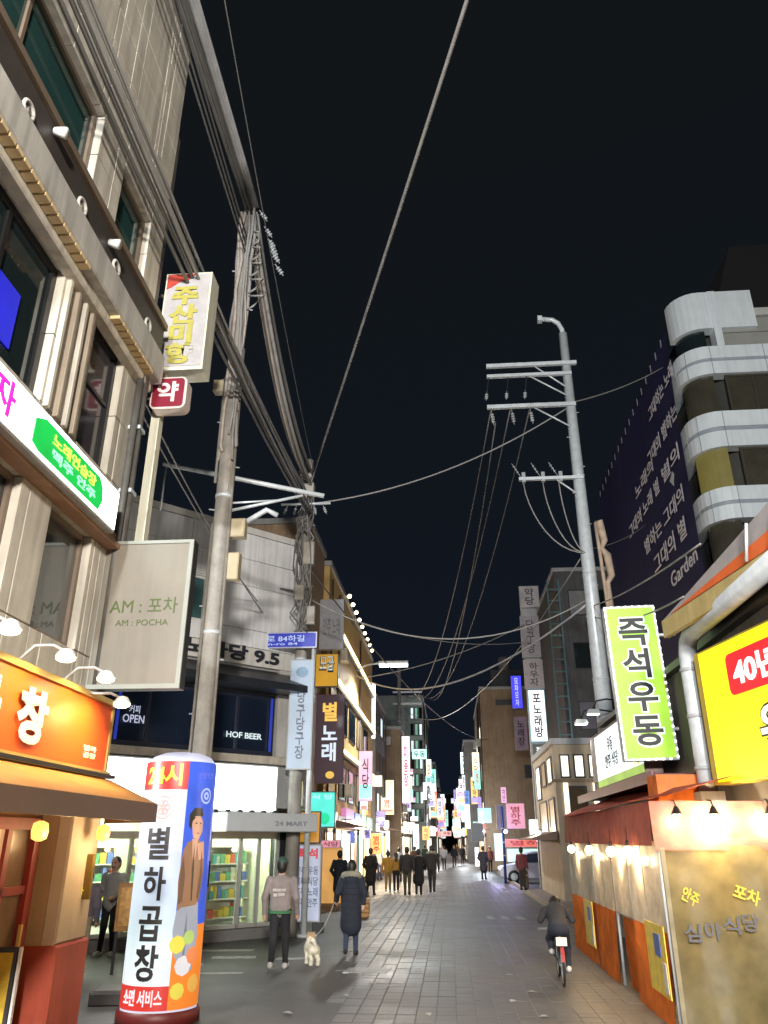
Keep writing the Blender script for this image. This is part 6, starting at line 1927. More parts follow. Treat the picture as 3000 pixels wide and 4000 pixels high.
# ------------------------------------------------------------------ people, dog: one continuous skin each
def surface_nets(sdf, lo, hi, h):
    lo, hi = np.array(lo, float), np.array(hi, float)
    n = np.ceil((hi - lo) / h).astype(int) + 1
    ax = [lo[i] + h * np.arange(n[i]) for i in range(3)]
    g = np.stack(np.meshgrid(*ax, indexing='ij'), -1)
    d = sdf(g.reshape(-1, 3)).reshape(n)
    c = [d[i:n[0] - 1 + i, j:n[1] - 1 + j, k:n[2] - 1 + k] for i in (0, 1) for j in (0, 1) for k in (0, 1)]
    neg = sum((q < 0).astype(int) for q in c)
    act = (neg > 0) & (neg < 8)
    idx = -np.ones(act.shape, int)
    cells = np.argwhere(act)
    idx[act] = np.arange(len(cells))
    off = [(i, j, k) for i in (0, 1) for j in (0, 1) for k in (0, 1)]
    vals = np.stack([q[act] for q in c], 1)
    pos = np.zeros((len(cells), 3))
    cnt = np.zeros(len(cells))
    for a in range(8):
        for b in range(a + 1, 8):
            if sum(abs(off[a][t] - off[b][t]) for t in range(3)) != 1:
                continue
            va, vb = vals[:, a], vals[:, b]
            m = (va < 0) != (vb < 0)
            t = np.where(m, va / np.where(m, va - vb, 1), 0)
            p = np.array(off[a]) + t[:, None] * (np.array(off[b]) - np.array(off[a]))
            pos[m] += p[m]
            cnt[m] += 1
    v = lo + (cells + pos / cnt[:, None]) * h
    faces = []
    for axis in range(3):
        s0 = [slice(0, n[i] - 1) if i == axis else slice(1, n[i] - 1) for i in range(3)]
        s1 = [slice(1, n[i]) if i == axis else slice(1, n[i] - 1) for i in range(3)]
        a, b = d[tuple(s0)] < 0, d[tuple(s1)] < 0
        e = np.argwhere(a != b)
        flip = a[tuple(e.T)]
        base = e.copy()
        for i in range(3):
            if i != axis:
                base[:, i] += 1
        u, w = (axis + 1) % 3, (axis + 2) % 3
        q = []
        for du, dw in ((-1, -1), (0, -1), (0, 0), (-1, 0)):
            z = base.copy()
            z[:, u] += du
            z[:, w] += dw
            q.append(idx[tuple(z.T)])
        q = np.stack(q, 1)
        q = np.where(flip[:, None], q, q[:, ::-1])
        faces.append(q)
    return v, np.concatenate(faces)


def body_mesh(name, prims, mats, voxel, k=0.012):
    """prims: ('c', a, b, ra, rb, mat, flatten) tapered limbs, ('e', centre, radii, mat) ellipsoids; one blended surface"""
    def each(p):
        out = []
        for q in prims:
            if q[0] == 'c':
                a, b = np.array(q[1], float), np.array(q[2], float)
                fl = np.array((1, q[6] if len(q) > 6 else 1, 1))
                pa, ba = (p - a) * fl, (b - a) * fl
                t = np.clip((pa @ ba) / max(1e-9, ba @ ba), 0, 1)
                out.append(np.linalg.norm(pa - t[:, None] * ba, axis=1) - (q[3] + (q[4] - q[3]) * t))
            else:
                r = np.array(q[2], float)
                x = (p - np.array(q[1], float)) / r
                k0 = np.linalg.norm(x, axis=1)
                k1 = np.linalg.norm(x / r, axis=1)
                out.append(k0 * (k0 - 1) / np.maximum(k1, 1e-6))
        return np.stack(out, 0)

    def sdf(p):
        res = np.empty(len(p))
        for i in range(0, len(p), 200000):
            e = each(p[i:i + 200000])
            mn = e.min(0)
            res[i:i + 200000] = mn - k * np.log(np.exp(-(e - mn) / k).sum(0)) 
        return res

    pts = []
    for q in prims:
        if q[0] == 'c':
            m = max(q[3], q[4])
            for c in (q[1], q[2]):
                pts += [np.array(c) - m, np.array(c) + m]
        else:
            pts += [np.array(q[1]) - np.array(q[2]), np.array(q[1]) + np.array(q[2])]
    pts = np.array(pts)
    v, f = surface_nets(sdf, pts.min(0) - 3 * voxel - k, pts.max(0) + 3 * voxel + k, voxel)
    me = bpy.data.meshes.new(name)
    me.from_pydata(v.tolist(), [], f.tolist())
    for m_ in mats:
        me.materials.append(m_)
    cen = v[f].mean(1)
    own = np.concatenate([each(cen[i:i + 200000]).argmin(0) for i in range(0, len(cen), 200000)])
    mi = np.array([q[5] if q[0] == 'c' else q[3] for q in prims])[own]
    me.polygons.foreach_set('material_index', mi.astype(np.int32))
    me.polygons.foreach_set('use_smooth', [True] * len(f))
    me.update()
    return me


skin_m = M('skin', (0.48, 0.29, 0.20), 0.55, 0, 0.08, 9)
hair_m = M('black_hair', (0.012, 0.010, 0.009), 0.5, 0, 0.2, 20)


def cloth_mat(name, col, rough=0.85):
    return M('cloth_' + name, col, rough, 0, 0.22, 7, 0.25, 60)


def person_prims(H=1.72, stride=0.0, swing=0.0, style='jacket', hat=False, hood=False, fingers=False, arms='walk', face=True, bag=False, slim=1.0, hair='short', feet=0.09):
    """materials: 0 skin 1 hair 2 top 3 trousers 4 shoes 5 extra; figure faces -y"""
    s = H / 1.72
    w = slim
    P = []
    # legs
    for sd, st in ((-1, stride), (1, -stride)):
        hip = (sd * 0.085, 0.0, 0.90)
        bend = 0.05 if st < 0 else 0.02
        knee = (sd * 0.09, -st * 0.45 - bend, 0.50)
        ank = (sd * feet, -st, 0.10 + (0.05 if st < -0.05 else 0.0))
        P += [('c', hip, knee, 0.088 * w, 0.062 * w, 3), ('c', knee, ank, 0.062 * w, 0.047, 3)]
        tz = ank[2] - 0.055
        P += [('c', (ank[0], ank[1] + 0.045, tz), (ank[0] + sd * 0.015, ank[1] - 0.15, tz - (0.02 if st < -0.05 else 0.0) - 0.003), 0.045, 0.036, 4)]
    P += [('e', (0, 0.01, 0.92), (0.155 * w, 0.115, 0.12), 3)]
    # torso
    P += [('c', (0, 0.0, 1.02), (0, -0.005, 1.28), 0.145 * w, 0.165 * w, 2, 1.3), ('e', (0, 0.0, 1.34), (0.195 * w, 0.11, 0.10), 2)]
    P += [('c', (0, 0.005, 1.40), (0, -0.012, 1.50), 0.058, 0.052, 0)]
    if style in ('jacket', 'sweater'):
        P += [('c', (0, 0.0, 0.92), (0, 0, 1.2), 0.165 * w, 0.165 * w, 2, 1.28)]
    if style == 'coat':
        P += [('c', (0, 0.01, 0.56), (0, 0, 1.25), 0.215 * w, 0.185 * w, 2, 1.22)]
    if style == 'short':
        P += [('c', (0, 0.0, 0.98), (0, 0, 1.2), 0.165 * w, 0.16 * w, 2, 1.28)]
    # arms
    for sd in (-1, 1):
        sh = (sd * 0.19 * w, 0.0, 1.375)
        if arms == 'walk':
            sg = swing * sd
            el = (sd * 0.235 * w, 0.03 + sg * 0.4, 1.10)
            wr = (sd * 0.235 * w, -0.06 + sg * 0.9, 0.87)
        elif arms == 'front':
            el = (sd * 0.25 * w, 0.05, 1.10)
            wr = (sd * 0.15, -0.20, 1.02)
        elif arms == 'pocket':
            el = (sd * 0.275 * w, 0.09, 1.11)
            wr = (sd * 0.20, -0.06, 0.93)
        else:   # leash: right hand forward out to the side
            el = (sd * 0.27 * w, 0.03, 1.12)
            wr = (sd * 0.30, -0.14, 0.98) if sd > 0 else (sd * 0.25, 0.02, 0.93)
        P += [('c', sh, el, 0.066, 0.054, 2), ('c', el, wr, 0.054, 0.043, 2)]
        if arms != 'pocket':
            d = np.array(wr) - np.array(el)
            d = d / np.linalg.norm(d)
            pm_ = np.array(wr) + d * 0.06
            P += [('c', tuple(np.array(wr) + d * 0.01), tuple(pm_), 0.028, 0.034, 0)]
            if fingers:
                across = np.array((0, 1.0, 0)) - d * d[1]
                across /= np.linalg.norm(across)
                inn = np.cross(d, across) * (1 if sd < 0 else -1)
                for q, (o_, L) in enumerate(((-0.026, 0.050), (-0.009, 0.058), (0.009, 0.054), (0.026, 0.042))):
                    a = pm_ + across * o_ + d * 0.018
                    b = a + d * L * 0.6
                    c_ = b + d * L * 0.35 + inn * 0.018
                    P += [('c', tuple(a), tuple(b), 0.0095, 0.0088, 0), ('c', tuple(b), tuple(c_), 0.0088, 0.0078, 0)]
                a = pm_ - across * 0.030 - d * 0.02
                P += [('c', tuple(a), tuple(a - across * 0.018 + d * 0.035 + inn * 0.01), 0.011, 0.009, 0)]
            else:
                P += [('c', tuple(pm_), tuple(pm_ + d * 0.07), 0.030, 0.018, 0)]
    # head
    P += [('e', (0, -0.012, 1.60), (0.076, 0.094, 0.118), 0), ('e', (0, -0.035, 1.545), (0.055, 0.06, 0.055), 0)]
    for sd in (-1, 1):
        P += [('e', (sd * 0.078, 0.0, 1.595), (0.012, 0.022, 0.032), 0)]
    P += [('e', (0, -0.108, 1.585), (0.013, 0.02, 0.026), 0)]
    if face:
        for sd in (-1, 1):
            P += [('e', (sd * 0.030, -0.098, 1.612), (0.009, 0.007, 0.006), 1)]
        P += [('e', (0, -0.100, 1.540), (0.024, 0.010, 0.006), 5)]
    P += [('e', (0, 0.012, 1.635), (0.086, 0.098, 0.095), 1), ('e', (0, 0.035, 1.575), (0.080, 0.075, 0.085), 1)]
    if hair == 'long':
        P += [('c', (0, 0.05, 1.60), (0, 0.075, 1.36), 0.085, 0.07, 1, 1.3)]
    if hair == 'bun':
        P += [('e', (0, 0.05, 1.735), (0.045, 0.045, 0.045), 1)]
    if hat:
        P += [('e', (0, 0.0, 1.665), (0.092, 0.105, 0.085), 5), ('e', (0, -0.12, 1.635), (0.065, 0.07, 0.012), 5)]
    if hood:
        for q in range(9):
            a = math.pi * q / 8
            P += [('e', (0.155 * math.cos(a), 0.05 + 0.085 * math.sin(a), 1.44 + 0.03 * math.sin(a)), (0.052, 0.052, 0.050), 5)]
        P += [('e', (0, 0.10, 1.37), (0.14, 0.075, 0.11), 2)]
    if bag:
        P += [('e', (0.0, 0.165, 1.18), (0.135, 0.075, 0.19), 5)]
    out = []
    for q in P:
        if q[0] == 'c':
            out.append(('c', tuple(np.array(q[1]) * s), tuple(np.array(q[2]) * s), q[3] * s, q[4] * s, q[5], *(q[6:])))
        else:
            out.append(('e', tuple(np.array(q[1]) * s), tuple(np.array(q[2]) * s), q[3]))
    return out


def person(loc, rz, label, top, trousers, shoes, extra=None, voxel=0.024, group=None, k=0.012, **kw):
    mats = [skin_m, hair_m, top, trousers, shoes, extra or top]
    me = body_mesh('person', person_prims(**kw), mats, voxel, k)
    low = min(v.co.z for v in me.vertices)
    o = bpy.data.objects.new('person', me)
    COL.objects.link(o)
    o.location = (loc[0], loc[1], loc[2] - low + 0.002)
    o.rotation_euler.z = RAD(rz)
    return tag(o, label, 'person', group)


c_black = cloth_mat('black', (0.012, 0.012, 0.014))
c_navy = cloth_mat('navy', (0.014, 0.018, 0.032))
c_char = cloth_mat('charcoal', (0.03, 0.03, 0.034))
c_grey = cloth_mat('grey_jacket', (0.24, 0.20, 0.19))
c_lgrey = cloth_mat('light_grey', (0.30, 0.30, 0.31))
c_mustard = cloth_mat('mustard', (0.34, 0.19, 0.03))
c_brown = cloth_mat('brown', (0.10, 0.055, 0.04))
c_olive = cloth_mat('olive', (0.07, 0.065, 0.035))
c_green = cloth_mat('dark_green', (0.03, 0.07, 0.05))
c_fur = cloth_mat('fur', (0.26, 0.25, 0.19))
c_white = cloth_mat('white', (0.55, 0.54, 0.52))
c_wine = cloth_mat('wine', (0.16, 0.04, 0.05))
c_denim = cloth_mat('denim', (0.03, 0.04, 0.08))

m1 = person((-2.99, 14.77, 0), 180, 'person in a grey brown jacket and dark green cap walking away beside the dog', c_grey, c_black, c_white, c_green, 0.0125, H=1.72, stride=0.17, swing=0.10, style='short', hat=True, fingers=True, slim=1.14)
# printed back of the jacket, backpack straps and hem
JP = MB()
JP.box(-0.115, 0.0, 0.0, 0.115, 0.012, 0.045).box(-0.10, 0.0, -0.075, 0.02, 0.012, -0.02).box(0.035, 0.0, -0.08, 0.10, 0.012, -0.03)
o = JP.build('jacket_print', M('jacket_print', (0.42, 0.38, 0.34), 0.7, 0, 0.3, 14), m1)
o.location = (0, 0.160, 1.20)
hem = MB().lathe([(0.202, 0.0), (0.204, 0.05)], (0, 0, 0), 24).build('green_hem', cloth_mat('green_hem', (0.05, 0.16, 0.07)), m1, True)
hem.scale = (1.0, 0.80, 1.0)
hem.location = (0, 0.0, 0.855)
w1 = person((-1.97, 16.57, 0), 183, 'person in a long dark padded coat with fur trimmed hood walking away with the dog', c_navy, c_denim, c_black, c_fur, 0.0125, H=1.66, stride=0.12, swing=0.05, style='coat', hood=True, fingers=True, arms='leash', hair='short')
for z in (0.62, 0.74, 0.86, 0.98, 1.10, 1.21):
    q = MB().lathe([(0.214 - 0.03 * (z - 0.56) / 0.7, -0.006), (0.219 - 0.03 * (z - 0.56) / 0.7, 0.0), (0.214 - 0.03 * (z - 0.56) / 0.7, 0.006)], (0, 0, 0), 24).build('coat_seam', c_black, w1, True)
    q.scale = (0.95, 0.83, 1)
    q.location = (0, 0.008, z * 0.965)
person((-6.6, 16.19, 0), -5, 'person in a grey sweater and black trousers standing before the store, hands low in front', cloth_mat('sweater', (0.30, 0.295, 0.28)), c_black, c_white, cloth_mat('lips', (0.25, 0.10, 0.08)), 0.0125, H=1.72, style='sweater', arms='front', fingers=True, face=True, feet=0.13)
person((-6.12, 13.9, 0), 200, 'person in a patterned dark top half hidden behind the cream column', cloth_mat('pattern', (0.13, 0.11, 0.14)), cloth_mat('tan_skirt', (0.30, 0.24, 0.18)), c_navy, None, 0.02, H=1.58, style='short', arms='walk', hair='long')

GRP = 'people walking down the street'
person((-3.76, 28.22, 0), 175, 'person in a dark navy coat left of the woman in the padded coat', c_navy, c_navy, c_black, None, 0.022, GRP, H=1.72, stride=0.22, style='coat', hair='short', arms='pocket')
person((-3.29, 34.14, 0), 170, 'person in a black coat just right of the padded coat hood', c_black, c_black, c_black, None, 0.024, GRP, H=1.76, stride=0.20, style='coat', arms='pocket', bag=True)
person((-2.75, 36.31, 0), 185, 'person in a mustard jacket at the left of the walking group', c_mustard, cloth_mat('khaki', (0.24, 0.16, 0.06)), c_white, None, 0.024, GRP, H=1.62, stride=0.24, swing=0.2, style='jacket', slim=1.1, hair='bun')
person((-2.36, 35.71, 0), 178, 'person in a mustard top and black skirt beside the other mustard jacket', c_mustard, c_black, c_white, None, 0.024, GRP, H=1.58, stride=-0.18, swing=0.12, style='short', hair='long', slim=0.95)
person((-1.82, 34.26, 0), 180, 'person in a charcoal coat and olive trousers in the middle of the group', c_char, c_olive, c_black, None, 0.024, GRP, H=1.80, stride=-0.24, swing=-0.2, style='jacket', slim=1.12)
person((-1.37, 34.59, 0), 182, 'person dressed all in black in the right half of the group', c_black, c_black, c_black, None, 0.024, GRP, H=1.72, stride=0.22, style='coat', arms='pocket', slim=1.08)
person((-0.86, 36.14, 0), 176, 'person in a black jacket with pale collar at the right end of the group', c_char, c_char, c_black, c_fur, 0.024, GRP, H=1.84, stride=-0.2, swing=-0.1, style='jacket', hood=True, slim=1.15)
person((-2.86, 45.68, 0), 180, 'person in a grey jacket behind the mustard jackets', c_lgrey, c_black, c_black, None, 0.028, GRP, H=1.72, style='jacket')
person((-4.14, 48.3, 0), 30, 'person in a pale top coming down the left side behind the group', c_white, c_denim, c_black, None, 0.028, GRP, H=1.68, style='jacket')
person((1.8, 48.78, 0), 160, 'person in black standing beside the white banner on the right', c_black, c_black, c_black, None, 0.026, GRP, H=1.75, style='coat', arms='pocket')
person((2.71, 60.34, 0), 10, 'person in a pink top near the sky blue sign on the right', cloth_mat('pink', (0.5, 0.2, 0.2)), c_denim, c_black, None, 0.03, GRP, H=1.66, style='jacket')
for i, (px, dy) in enumerate(((-1.4, 62), (-0.6, 66), (0.2, 72), (-2.2, 70), (1.0, 78), (-1.0, 90), (0.6, 96), (-2.4, 55), (1.5, 88))):
    person((px, dy, 0), 180 if i % 2 else 0, ['distant person in black left of the street middle', 'distant person in grey at the street middle', 'distant person in navy right of the street middle', 'distant person in dark green near the left shops', 'distant person in black near the right kerb',
                                              'tiny far person in grey walking in the street middle', 'tiny far person in brown on the right of the street', 'person in brown near the left shops just behind the group', 'tiny far person in white near the right kerb'][i],
           [c_black, c_lgrey, c_navy, c_green, c_black, c_grey, c_brown, c_brown, c_white][i], c_char, c_black, None, 0.035, GRP, H=1.70, stride=0.1, style='jacket', face=False)
person((2.95, 36.2, 0.12), 150, 'person in a wine red jacket at the far end of the tent', c_wine, c_char, c_black, None, 0.026, GRP, H=1.66, style='jacket')

# dog: body, chest, neck, head, muzzle, ears, jointed legs, tail up; walking away
fur_w = M('dog_fur', (0.80, 0.74, 0.60), 0.9, 0, 0.18, 14, 0.6, 45)
fur_t = M('dog_fur_tan', (0.42, 0.28, 0.16), 0.9, 0, 0.25, 14, 0.6, 45)
dark_n = M('dog_nose', (0.02, 0.016, 0.015), 0.4)
DP = [('c', (0, 0.16, 0.29), (0, -0.14, 0.30), 0.085, 0.10, 0), ('e', (0, -0.14, 0.27), (0.085, 0.10, 0.11), 0), ('e', (0, 0.17, 0.29), (0.085, 0.085, 0.09), 0),
      ('c', (0, -0.20, 0.33), (-0.05, -0.27, 0.45), 0.068, 0.058, 0), ('e', (-0.07, -0.29, 0.49), (0.068, 0.072, 0.066), 1), ('c', (-0.09, -0.34, 0.47), (-0.12, -0.40, 0.455), 0.034, 0.025, 0), ('e', (-0.122, -0.425, 0.46), (0.012, 0.01, 0.01), 2)]
for sd in (-1, 1):
    DP += [('c', (-0.07 + sd * 0.055, -0.27, 0.535), (-0.07 + sd * 0.08, -0.26, 0.475), 0.026, 0.030, 1)]
    DP += [('e', (-0.095 + sd * 0.028, -0.353, 0.505), (0.009, 0.009, 0.009), 2)]
    fy = -0.17 + 0.04 * sd
    DP += [('c', (sd * 0.055, -0.15, 0.24), (sd * 0.06, fy + 0.02, 0.13), 0.045, 0.034, 0), ('c', (sd * 0.06, fy + 0.02, 0.13), (sd * 0.06, fy, 0.03), 0.034, 0.030, 0), ('e', (sd * 0.06, fy - 0.015, 0.025), (0.030, 0.040, 0.024), 0)]
    hy = 0.16 - 0.03 * sd
    DP += [('c', (sd * 0.055, 0.15, 0.27), (sd * 0.065, hy - 0.05, 0.17), 0.06, 0.042, 0), ('c', (sd * 0.065, hy - 0.05, 0.17), (sd * 0.065, hy + 0.05, 0.115), 0.040, 0.030, 0), ('c', (sd * 0.065, hy + 0.05, 0.115), (sd * 0.065, hy + 0.03, 0.03), 0.030, 0.028, 0), ('e', (sd * 0.065, hy + 0.01, 0.025), (0.029, 0.042, 0.024), 0)]
DP += [('c', (0, 0.24, 0.34), (0.05, 0.27, 0.44), 0.028, 0.035, 0), ('e', (0.075, 0.25, 0.47), (0.045, 0.045, 0.045), 0)]
dog = bpy.data.objects.new('dog', body_mesh('dog', DP, [fur_w, fur_t, dark_n], 0.0125, 0.012))
COL.objects.link(dog)
fur = MB()
rf = random.Random(3)
nv = len(dog.data.vertices)
for q in range(5200):
    v_ = dog.data.vertices[rf.randrange(nv)]
    n_ = (v_.normal + Vector((rf.uniform(-0.5, 0.5), rf.uniform(-0.5, 0.5), rf.uniform(-0.9, 0.1)))).normalized()
    sd_ = n_.orthogonal().normalized() * 0.0035
    L_ = rf.uniform(0.014, 0.034)
    p_ = v_.co - n_ * 0.004
    fur.add([p_ - sd_, p_ + sd_, p_ + n_ * L_ + Vector((0, 0, -0.006))], [(0, 1, 2)])
fo = fur.build('coat', fur_w, dog)
fo['kind'] = 'stuff'
dp = (-2.53, 15.45, 0)
dog.location = (dp[0], dp[1], 0.004)
dog.rotation_euler.z = RAD(208)
dog.scale = (0.86, 0.86, 0.86)
tag(dog, 'small fluffy cream dog with tail up walking between the two people', 'dog')
wl_ = (-1.97, 16.57, 0)
lea = MB()
hand = Vector((wl_[0] - 0.36, wl_[1] + 0.22, 0.90))
neck = Vector((dp[0] + 0.02, dp[1] + 0.2, 0.42))
lea.tube([hand.lerp(neck, q / 10) - Vector((0, 0, 0.10 * math.sin(math.pi * q / 10))) for q in range(11)], 0.008, 6)
tag(lea.build('dog_leash', M('leash_strap', (0.5, 0.5, 0.48), 0.6), None, True), 'thin pale leash from the padded coat person to the cream dog', 'leash')

# ------------------------------------------------------------------ cyclist close to the tent, seen from behind
BK = thing('bicycle', (1.60, 13.40, 0.018), 177, 'slim bicycle with white rear plate and red light ridden beside the orange tent', 'bicycle')


def cycle_wheel(y, r=0.30):
    xf = Matrix.Translation((0, y, r)) @ Matrix.Rotation(RAD(90), 4, 'Y')
    n_ = 28
    ty = MB(xf)
    ty.tube([((r - 0.022) * math.cos(2 * math.pi * k / n_), (r - 0.022) * math.sin(2 * math.pi * k / n_), 0) for k in range(n_ + 1)], 0.022, 8)
    wh = MB(xf)
    wh.lathe([(r - 0.052, -0.012), (r - 0.042, -0.012), (r - 0.042, 0.012), (r - 0.052, 0.012)], (0, 0, 0), n_)
    wh.cyl((0, 0, -0.035), (0, 0, 0.035), 0.022, 0.022, 10)
    for k in range(14):
        a_ = 2 * math.pi * k / 14
        wh.cyl((0.02 * math.cos(a_ + 0.5), 0.02 * math.sin(a_ + 0.5), 0.02 * (-1) ** k), ((r - 0.05) * math.cos(a_), (r - 0.05) * math.sin(a_), 0), 0.003, 0.003, 4)
    w_o = wh.build('wheel', steel, BK, True)
    ty.build('tyre', rubber, w_o, True)


cycle_wheel(0.0)
cycle_wheel(-1.02)
bf = M('bicycle_frame', (0.10, 0.16, 0.16), 0.35, 0.2, 0.1, 6, coat=0.3)
mb = MB()
for a_, b_ in (((0, -0.38, 0.62), (0, -0.46, 0.28)), ((0, -0.46, 0.28), (0, -0.88, 0.70)), ((0, -0.38, 0.60), (0, -0.86, 0.76)), ((0, -0.88, 0.82), (0, -0.86, 0.66))):
    mb.cyl(a_, b_, 0.018, 0.018, 8)
for sx in (-0.05, 0.05):
    mb.cyl((sx, 0.0, 0.30), (sx * 0.4, -0.46, 0.28), 0.011, 0.011, 6)
    mb.cyl((sx, 0.0, 0.30), (sx * 0.4, -0.39, 0.60), 0.010, 0.010, 6)
    mb.cyl((sx, -1.02, 0.30), (sx, -0.89, 0.66), 0.013, 0.013, 6)
mb.build('frame', bf, BK, True)
MB().tube([(-0.27, -0.70, 0.92), (-0.22, -0.80, 0.93), (0, -0.86, 0.90), (0.22, -0.80, 0.93), (0.27, -0.70, 0.92)], 0.013, 8).build('handlebar', dark_steel, BK, True)
MB().ball((0, -0.34, 0.69), (0.075, 0.13, 0.035), 12).build('saddle', black_mat, BK, True)
MB().cyl((0, -0.38, 0.60), (0, -0.36, 0.67), 0.013, 0.013, 8).build('seat_post', steel, BK, True)
MB().rbox(-0.085, 0.17, 0.60, 0.085, 0.19, 0.72, 0.006).build('rear_plate', M('plate_white', (0.80, 0.76, 0.64), 0.4, 0, 0.05), BK)
MB().box(-0.09, -0.30, 0.585, 0.09, 0.17, 0.60).build('carrier', dark_steel, BK)
MB().ball((0, 0.18, 0.52), (0.03, 0.02, 0.04), 10).build('rear_light', E('bike_red', (0.8, 0.03, 0.02), 0.8), BK, True)
mb = MB()
for k in range(9):
    a_ = RAD(15 + 130 * k / 8)
    mb.add([(-0.03, 0.325 * math.cos(a_), 0.30 + 0.325 * math.sin(a_)), (0.03, 0.325 * math.cos(a_), 0.30 + 0.325 * math.sin(a_))], [])
mb.f = [(2 * k, 2 * k + 1, 2 * k + 3, 2 * k + 2) for k in range(8)]
mb.m = [0] * 8
mb.build('mudguard', M('mudguard_red', (0.34, 0.05, 0.05), 0.4), BK, True)
for sx, zz in ((-1, 0.16), (1, 0.40)):
    mb = MB()
    mb.cyl((sx * 0.03, -0.46, 0.28), (sx * 0.07, -0.46 + (0.06 if sx < 0 else -0.06), zz), 0.010, 0.010, 6)
    mb.box(sx * 0.07, -0.50 + (0.06 if sx < 0 else -0.06), zz - 0.012, sx * 0.16, -0.42 + (0.06 if sx < 0 else -0.06), zz + 0.012)
    mb.build('pedal', dark_steel, BK)
RP = [('e', (0, -0.33, 0.80), (0.165, 0.15, 0.13), 3), ('c', (0, -0.36, 0.86), (0, -0.62, 1.03), 0.15, 0.165, 2, 1.0), ('e', (0, -0.66, 1.04), (0.20, 0.12, 0.10), 2),
      ('c', (0, -0.70, 1.08), (0, -0.76, 1.12), 0.055, 0.052, 0), ('e', (0, -0.80, 1.16), (0.078, 0.098, 0.10), 0), ('e', (0, -0.785, 1.185), (0.088, 0.10, 0.085), 1)]
for sd, kz, fz, fy in ((-1, 0.50, 0.19, -0.42), (1, 0.62, 0.43, -0.54)):
    RP += [('c', (sd * 0.09, -0.34, 0.78), (sd * 0.14, -0.64, kz), 0.088, 0.064, 3), ('c', (sd * 0.14, -0.64, kz), (sd * 0.125, fy + 0.02, fz + 0.05), 0.062, 0.046, 3), ('c', (sd * 0.125, fy + 0.06, fz + 0.01), (sd * 0.13, fy - 0.13, fz + 0.0), 0.042, 0.034, 4)]
    RP += [('c', (sd * 0.19, -0.66, 1.04), (sd * 0.27, -0.68, 0.90), 0.062, 0.050, 2), ('c', (sd * 0.27, -0.68, 0.90), (sd * 0.26, -0.73, 0.94), 0.048, 0.040, 2), ('c', (sd * 0.26, -0.73, 0.94), (sd * 0.25, -0.78, 0.935), 0.034, 0.030, 0)]
    RP += [('e', (sd * 0.078, -0.79, 1.15), (0.012, 0.02, 0.03), 0)]
rider = bpy.data.objects.new('person', body_mesh('person', RP, [skin_m, hair_m, c_char, c_navy, c_white, c_char], 0.014, 0.014))
COL.objects.link(rider)
rider.location = (1.60, 13.40, 0.018)
rider.rotation_euler.z = RAD(177)
rider.scale = (0.92, 0.92, 0.92)
BK.scale = (0.92, 0.92, 0.92)
tag(rider, 'person in dark clothes bent forward on the bicycle beside the orange tent', 'person')

# ------------------------------------------------------------------ car nosing out on the right
CA = thing('hatchback_car', (4.45, 45.3, 0), 0, 'pale lilac lit hatchback nosing out of the side lane on the right', 'car')
cp_ = M('car_paint', (0.42, 0.42, 0.52), 0.3, 0.2, 0.05, 2, coat=0.5)
prof = [(-1.95, 0.35), (-2.0, 0.62), (-1.85, 0.80), (-1.05, 0.95), (-0.55, 1.42), (-0.1, 1.52), (1.1, 1.50), (1.75, 1.05), (1.95, 0.85), (1.95, 0.38), (1.55, 0.25), (-1.6, 0.25)]
mb = MB()
n = len(prof)
vs = []
for y, sc, in ((-0.82, 1.0), (-0.70, 1.0), (0.70, 1.0), (0.82, 1.0)):
    for x, z in prof:
        top = max(0.0, (z - 0.95)) / 0.57
        yy = y * (1 - 0.16 * top)
        q = 0.985 if abs(y) > 0.8 else 1.0
        vs.append((x * q, yy, 0.25 + (z - 0.25) * (0.985 if abs(y) > 0.8 else 1.0)))
fs = []
for j in range(3):
    for i in range(n):
        fs.append((j * n + i, (j + 1) * n + i, (j + 1) * n + (i + 1) % n, j * n + (i + 1) % n))
fs.append(tuple(range(n)))
fs.append(tuple(range(4 * n - 1, 3 * n - 1, -1)))
mb.add(vs, fs)
mb.build('body', cp_, CA)
gl_ = M('car_glass', (0.02, 0.03, 0.05), 0.06, 0, 0.1)
for pts in ([(-0.93, 0.99), (-0.50, 1.38), (0.05, 1.45), (0.05, 0.99)], [(0.12, 0.99), (0.12, 1.45), (1.02, 1.43), (1.42, 1.10), (1.40, 0.99)]):
    MB().prism(pts, -0.825, -0.80).build('side_window', gl_, CA)
for x in (-1.25, 1.25):
    xf = Matrix.Translation((x, 0, 0.31))
    t1 = MB(xf)
    t1.xf = xf @ Matrix.Rotation(RAD(90), 4, 'X')
    t1.lathe([(0.19, -0.84), (0.31, -0.84), (0.31, -0.62), (0.19, -0.62)], (0, 0, 0), 22)
    t1.lathe([(0.19, 0.62), (0.31, 0.62), (0.31, 0.84), (0.19, 0.84)], (0, 0, 0), 22)
    wo = t1.build('tyre_pair', rubber, CA, True)
    t2 = MB(xf @ Matrix.Rotation(RAD(90), 4, 'X'))
    t2.cyl((0, 0, 0.80), (0, 0, 0.835), 0.19, 0.17, 16)
    t2.cyl((0, 0, -0.80), (0, 0, -0.835), 0.19, 0.17, 16)
    t2.build('rim_pair', steel, wo)
MB().box(-1.99, -0.75, 0.62, -1.86, -0.45, 0.76).build('headlight', E('headlight', (0.95, 0.97, 1.0), 1.2), CA)
MB().box(-1.99, 0.45, 0.62, -1.86, 0.75, 0.76).build('headlight', E('headlight', (0.95, 0.97, 1.0), 1.2), CA)
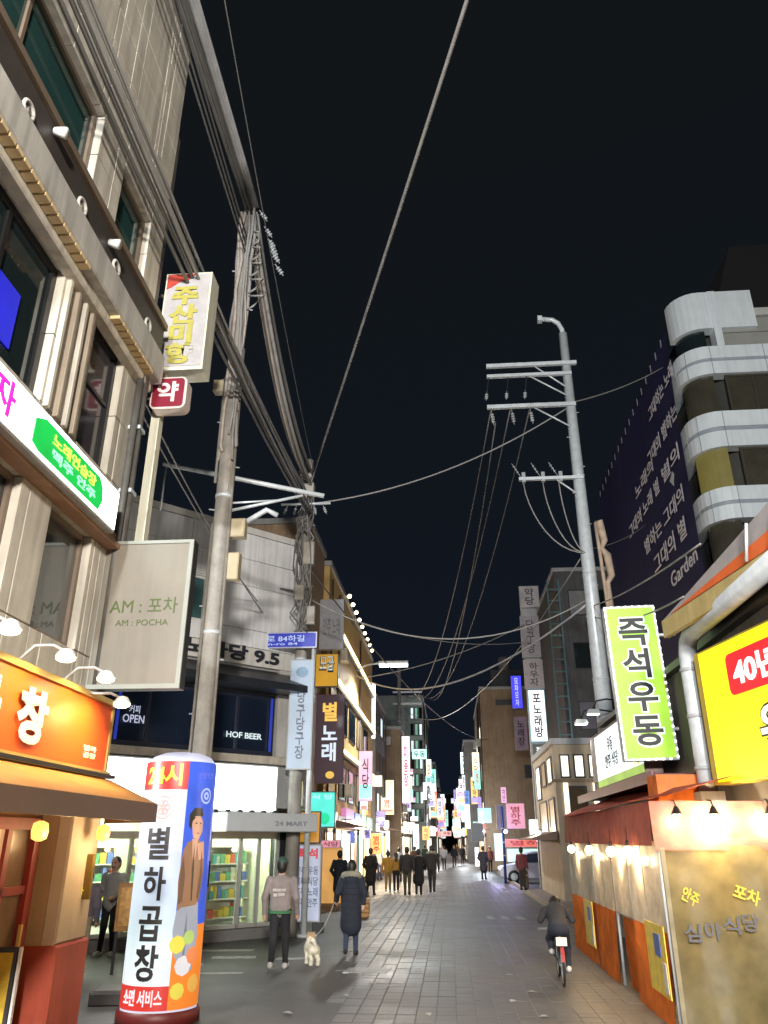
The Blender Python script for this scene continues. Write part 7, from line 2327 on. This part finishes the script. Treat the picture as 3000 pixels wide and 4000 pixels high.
MB().box(-0.32, -0.835, 0.86, -0.14, -0.815, 0.89).build('door_handle', steel, CA)
MB().rbox(-0.85, -0.98, 0.96, -0.68, -0.84, 1.08, 0.02).build('wing_mirror', cp_, CA)
for (x, y, lab) in ((3.3, 40.5, 'brown bollard standing before the car'), (3.25, 37.9, 'dark bollard at the kerb nearest the tent')):
    t = thing('bollard', (x, y, 0), 0, lab, 'bollard', 'bollards on the right kerb')
    MB().lathe([(0.0, 0.0), (0.10, 0.0), (0.09, 0.05), (0.08, 0.75), (0.06, 0.82), (0.0, 0.84)], (0, 0, 0), 14).build('post', M('bollard_brown', (0.10, 0.07, 0.05), 0.5, 0, 0.3), t, True)
    MB().cyl((0, 0, 0.6), (0, 0, 0.66), 0.086, 0.086, 14).build('band', M('bollard_band', (0.5, 0.4, 0.1), 0.4), t, True)

# wooden planters with shrubs along the left shops
leaf = M('planter_leaf', (0.07, 0.09, 0.03), 0.6, 0, 0.4, 9)
for (x, y, rz, lab) in ((-2.75, 24.6, 4, 'wooden planter with low shrub on the left just past the woman in the padded coat'), (-3.1, 27.6, -3, 'second wooden planter farther along the left shops')):
    t = thing('wooden_planter', (x, y, 0.004), rz, lab, 'planter', 'wooden planters by the left shops')
    for k in range(4):
        MB().rbox(-0.35, -0.3, 0.02 + k * 0.12, 0.35, 0.3, 0.13 + k * 0.12, 0.01).build('plank', wood, t)
    mb = MB()
    rr = random.Random(int(y * 10))
    for k in range(260):
        a, b = rr.uniform(0, 6.28), rr.uniform(0, 1)
        c = Vector((0.3 * math.cos(a) * b, 0.26 * math.sin(a) * b, 0.5 + rr.uniform(0, 0.32) * (1.1 - b)))
        d = Vector((rr.uniform(-1, 1), rr.uniform(-1, 1), rr.uniform(-0.3, 1))).normalized() * 0.06
        e = d.orthogonal().normalized() * 0.022
        mb.add([c, c + d * 0.5 + e, c + d, c + d * 0.5 - e], [(0, 1, 2, 3)])
    o = mb.build('foliage', leaf, t)
    o['kind'] = 'stuff'
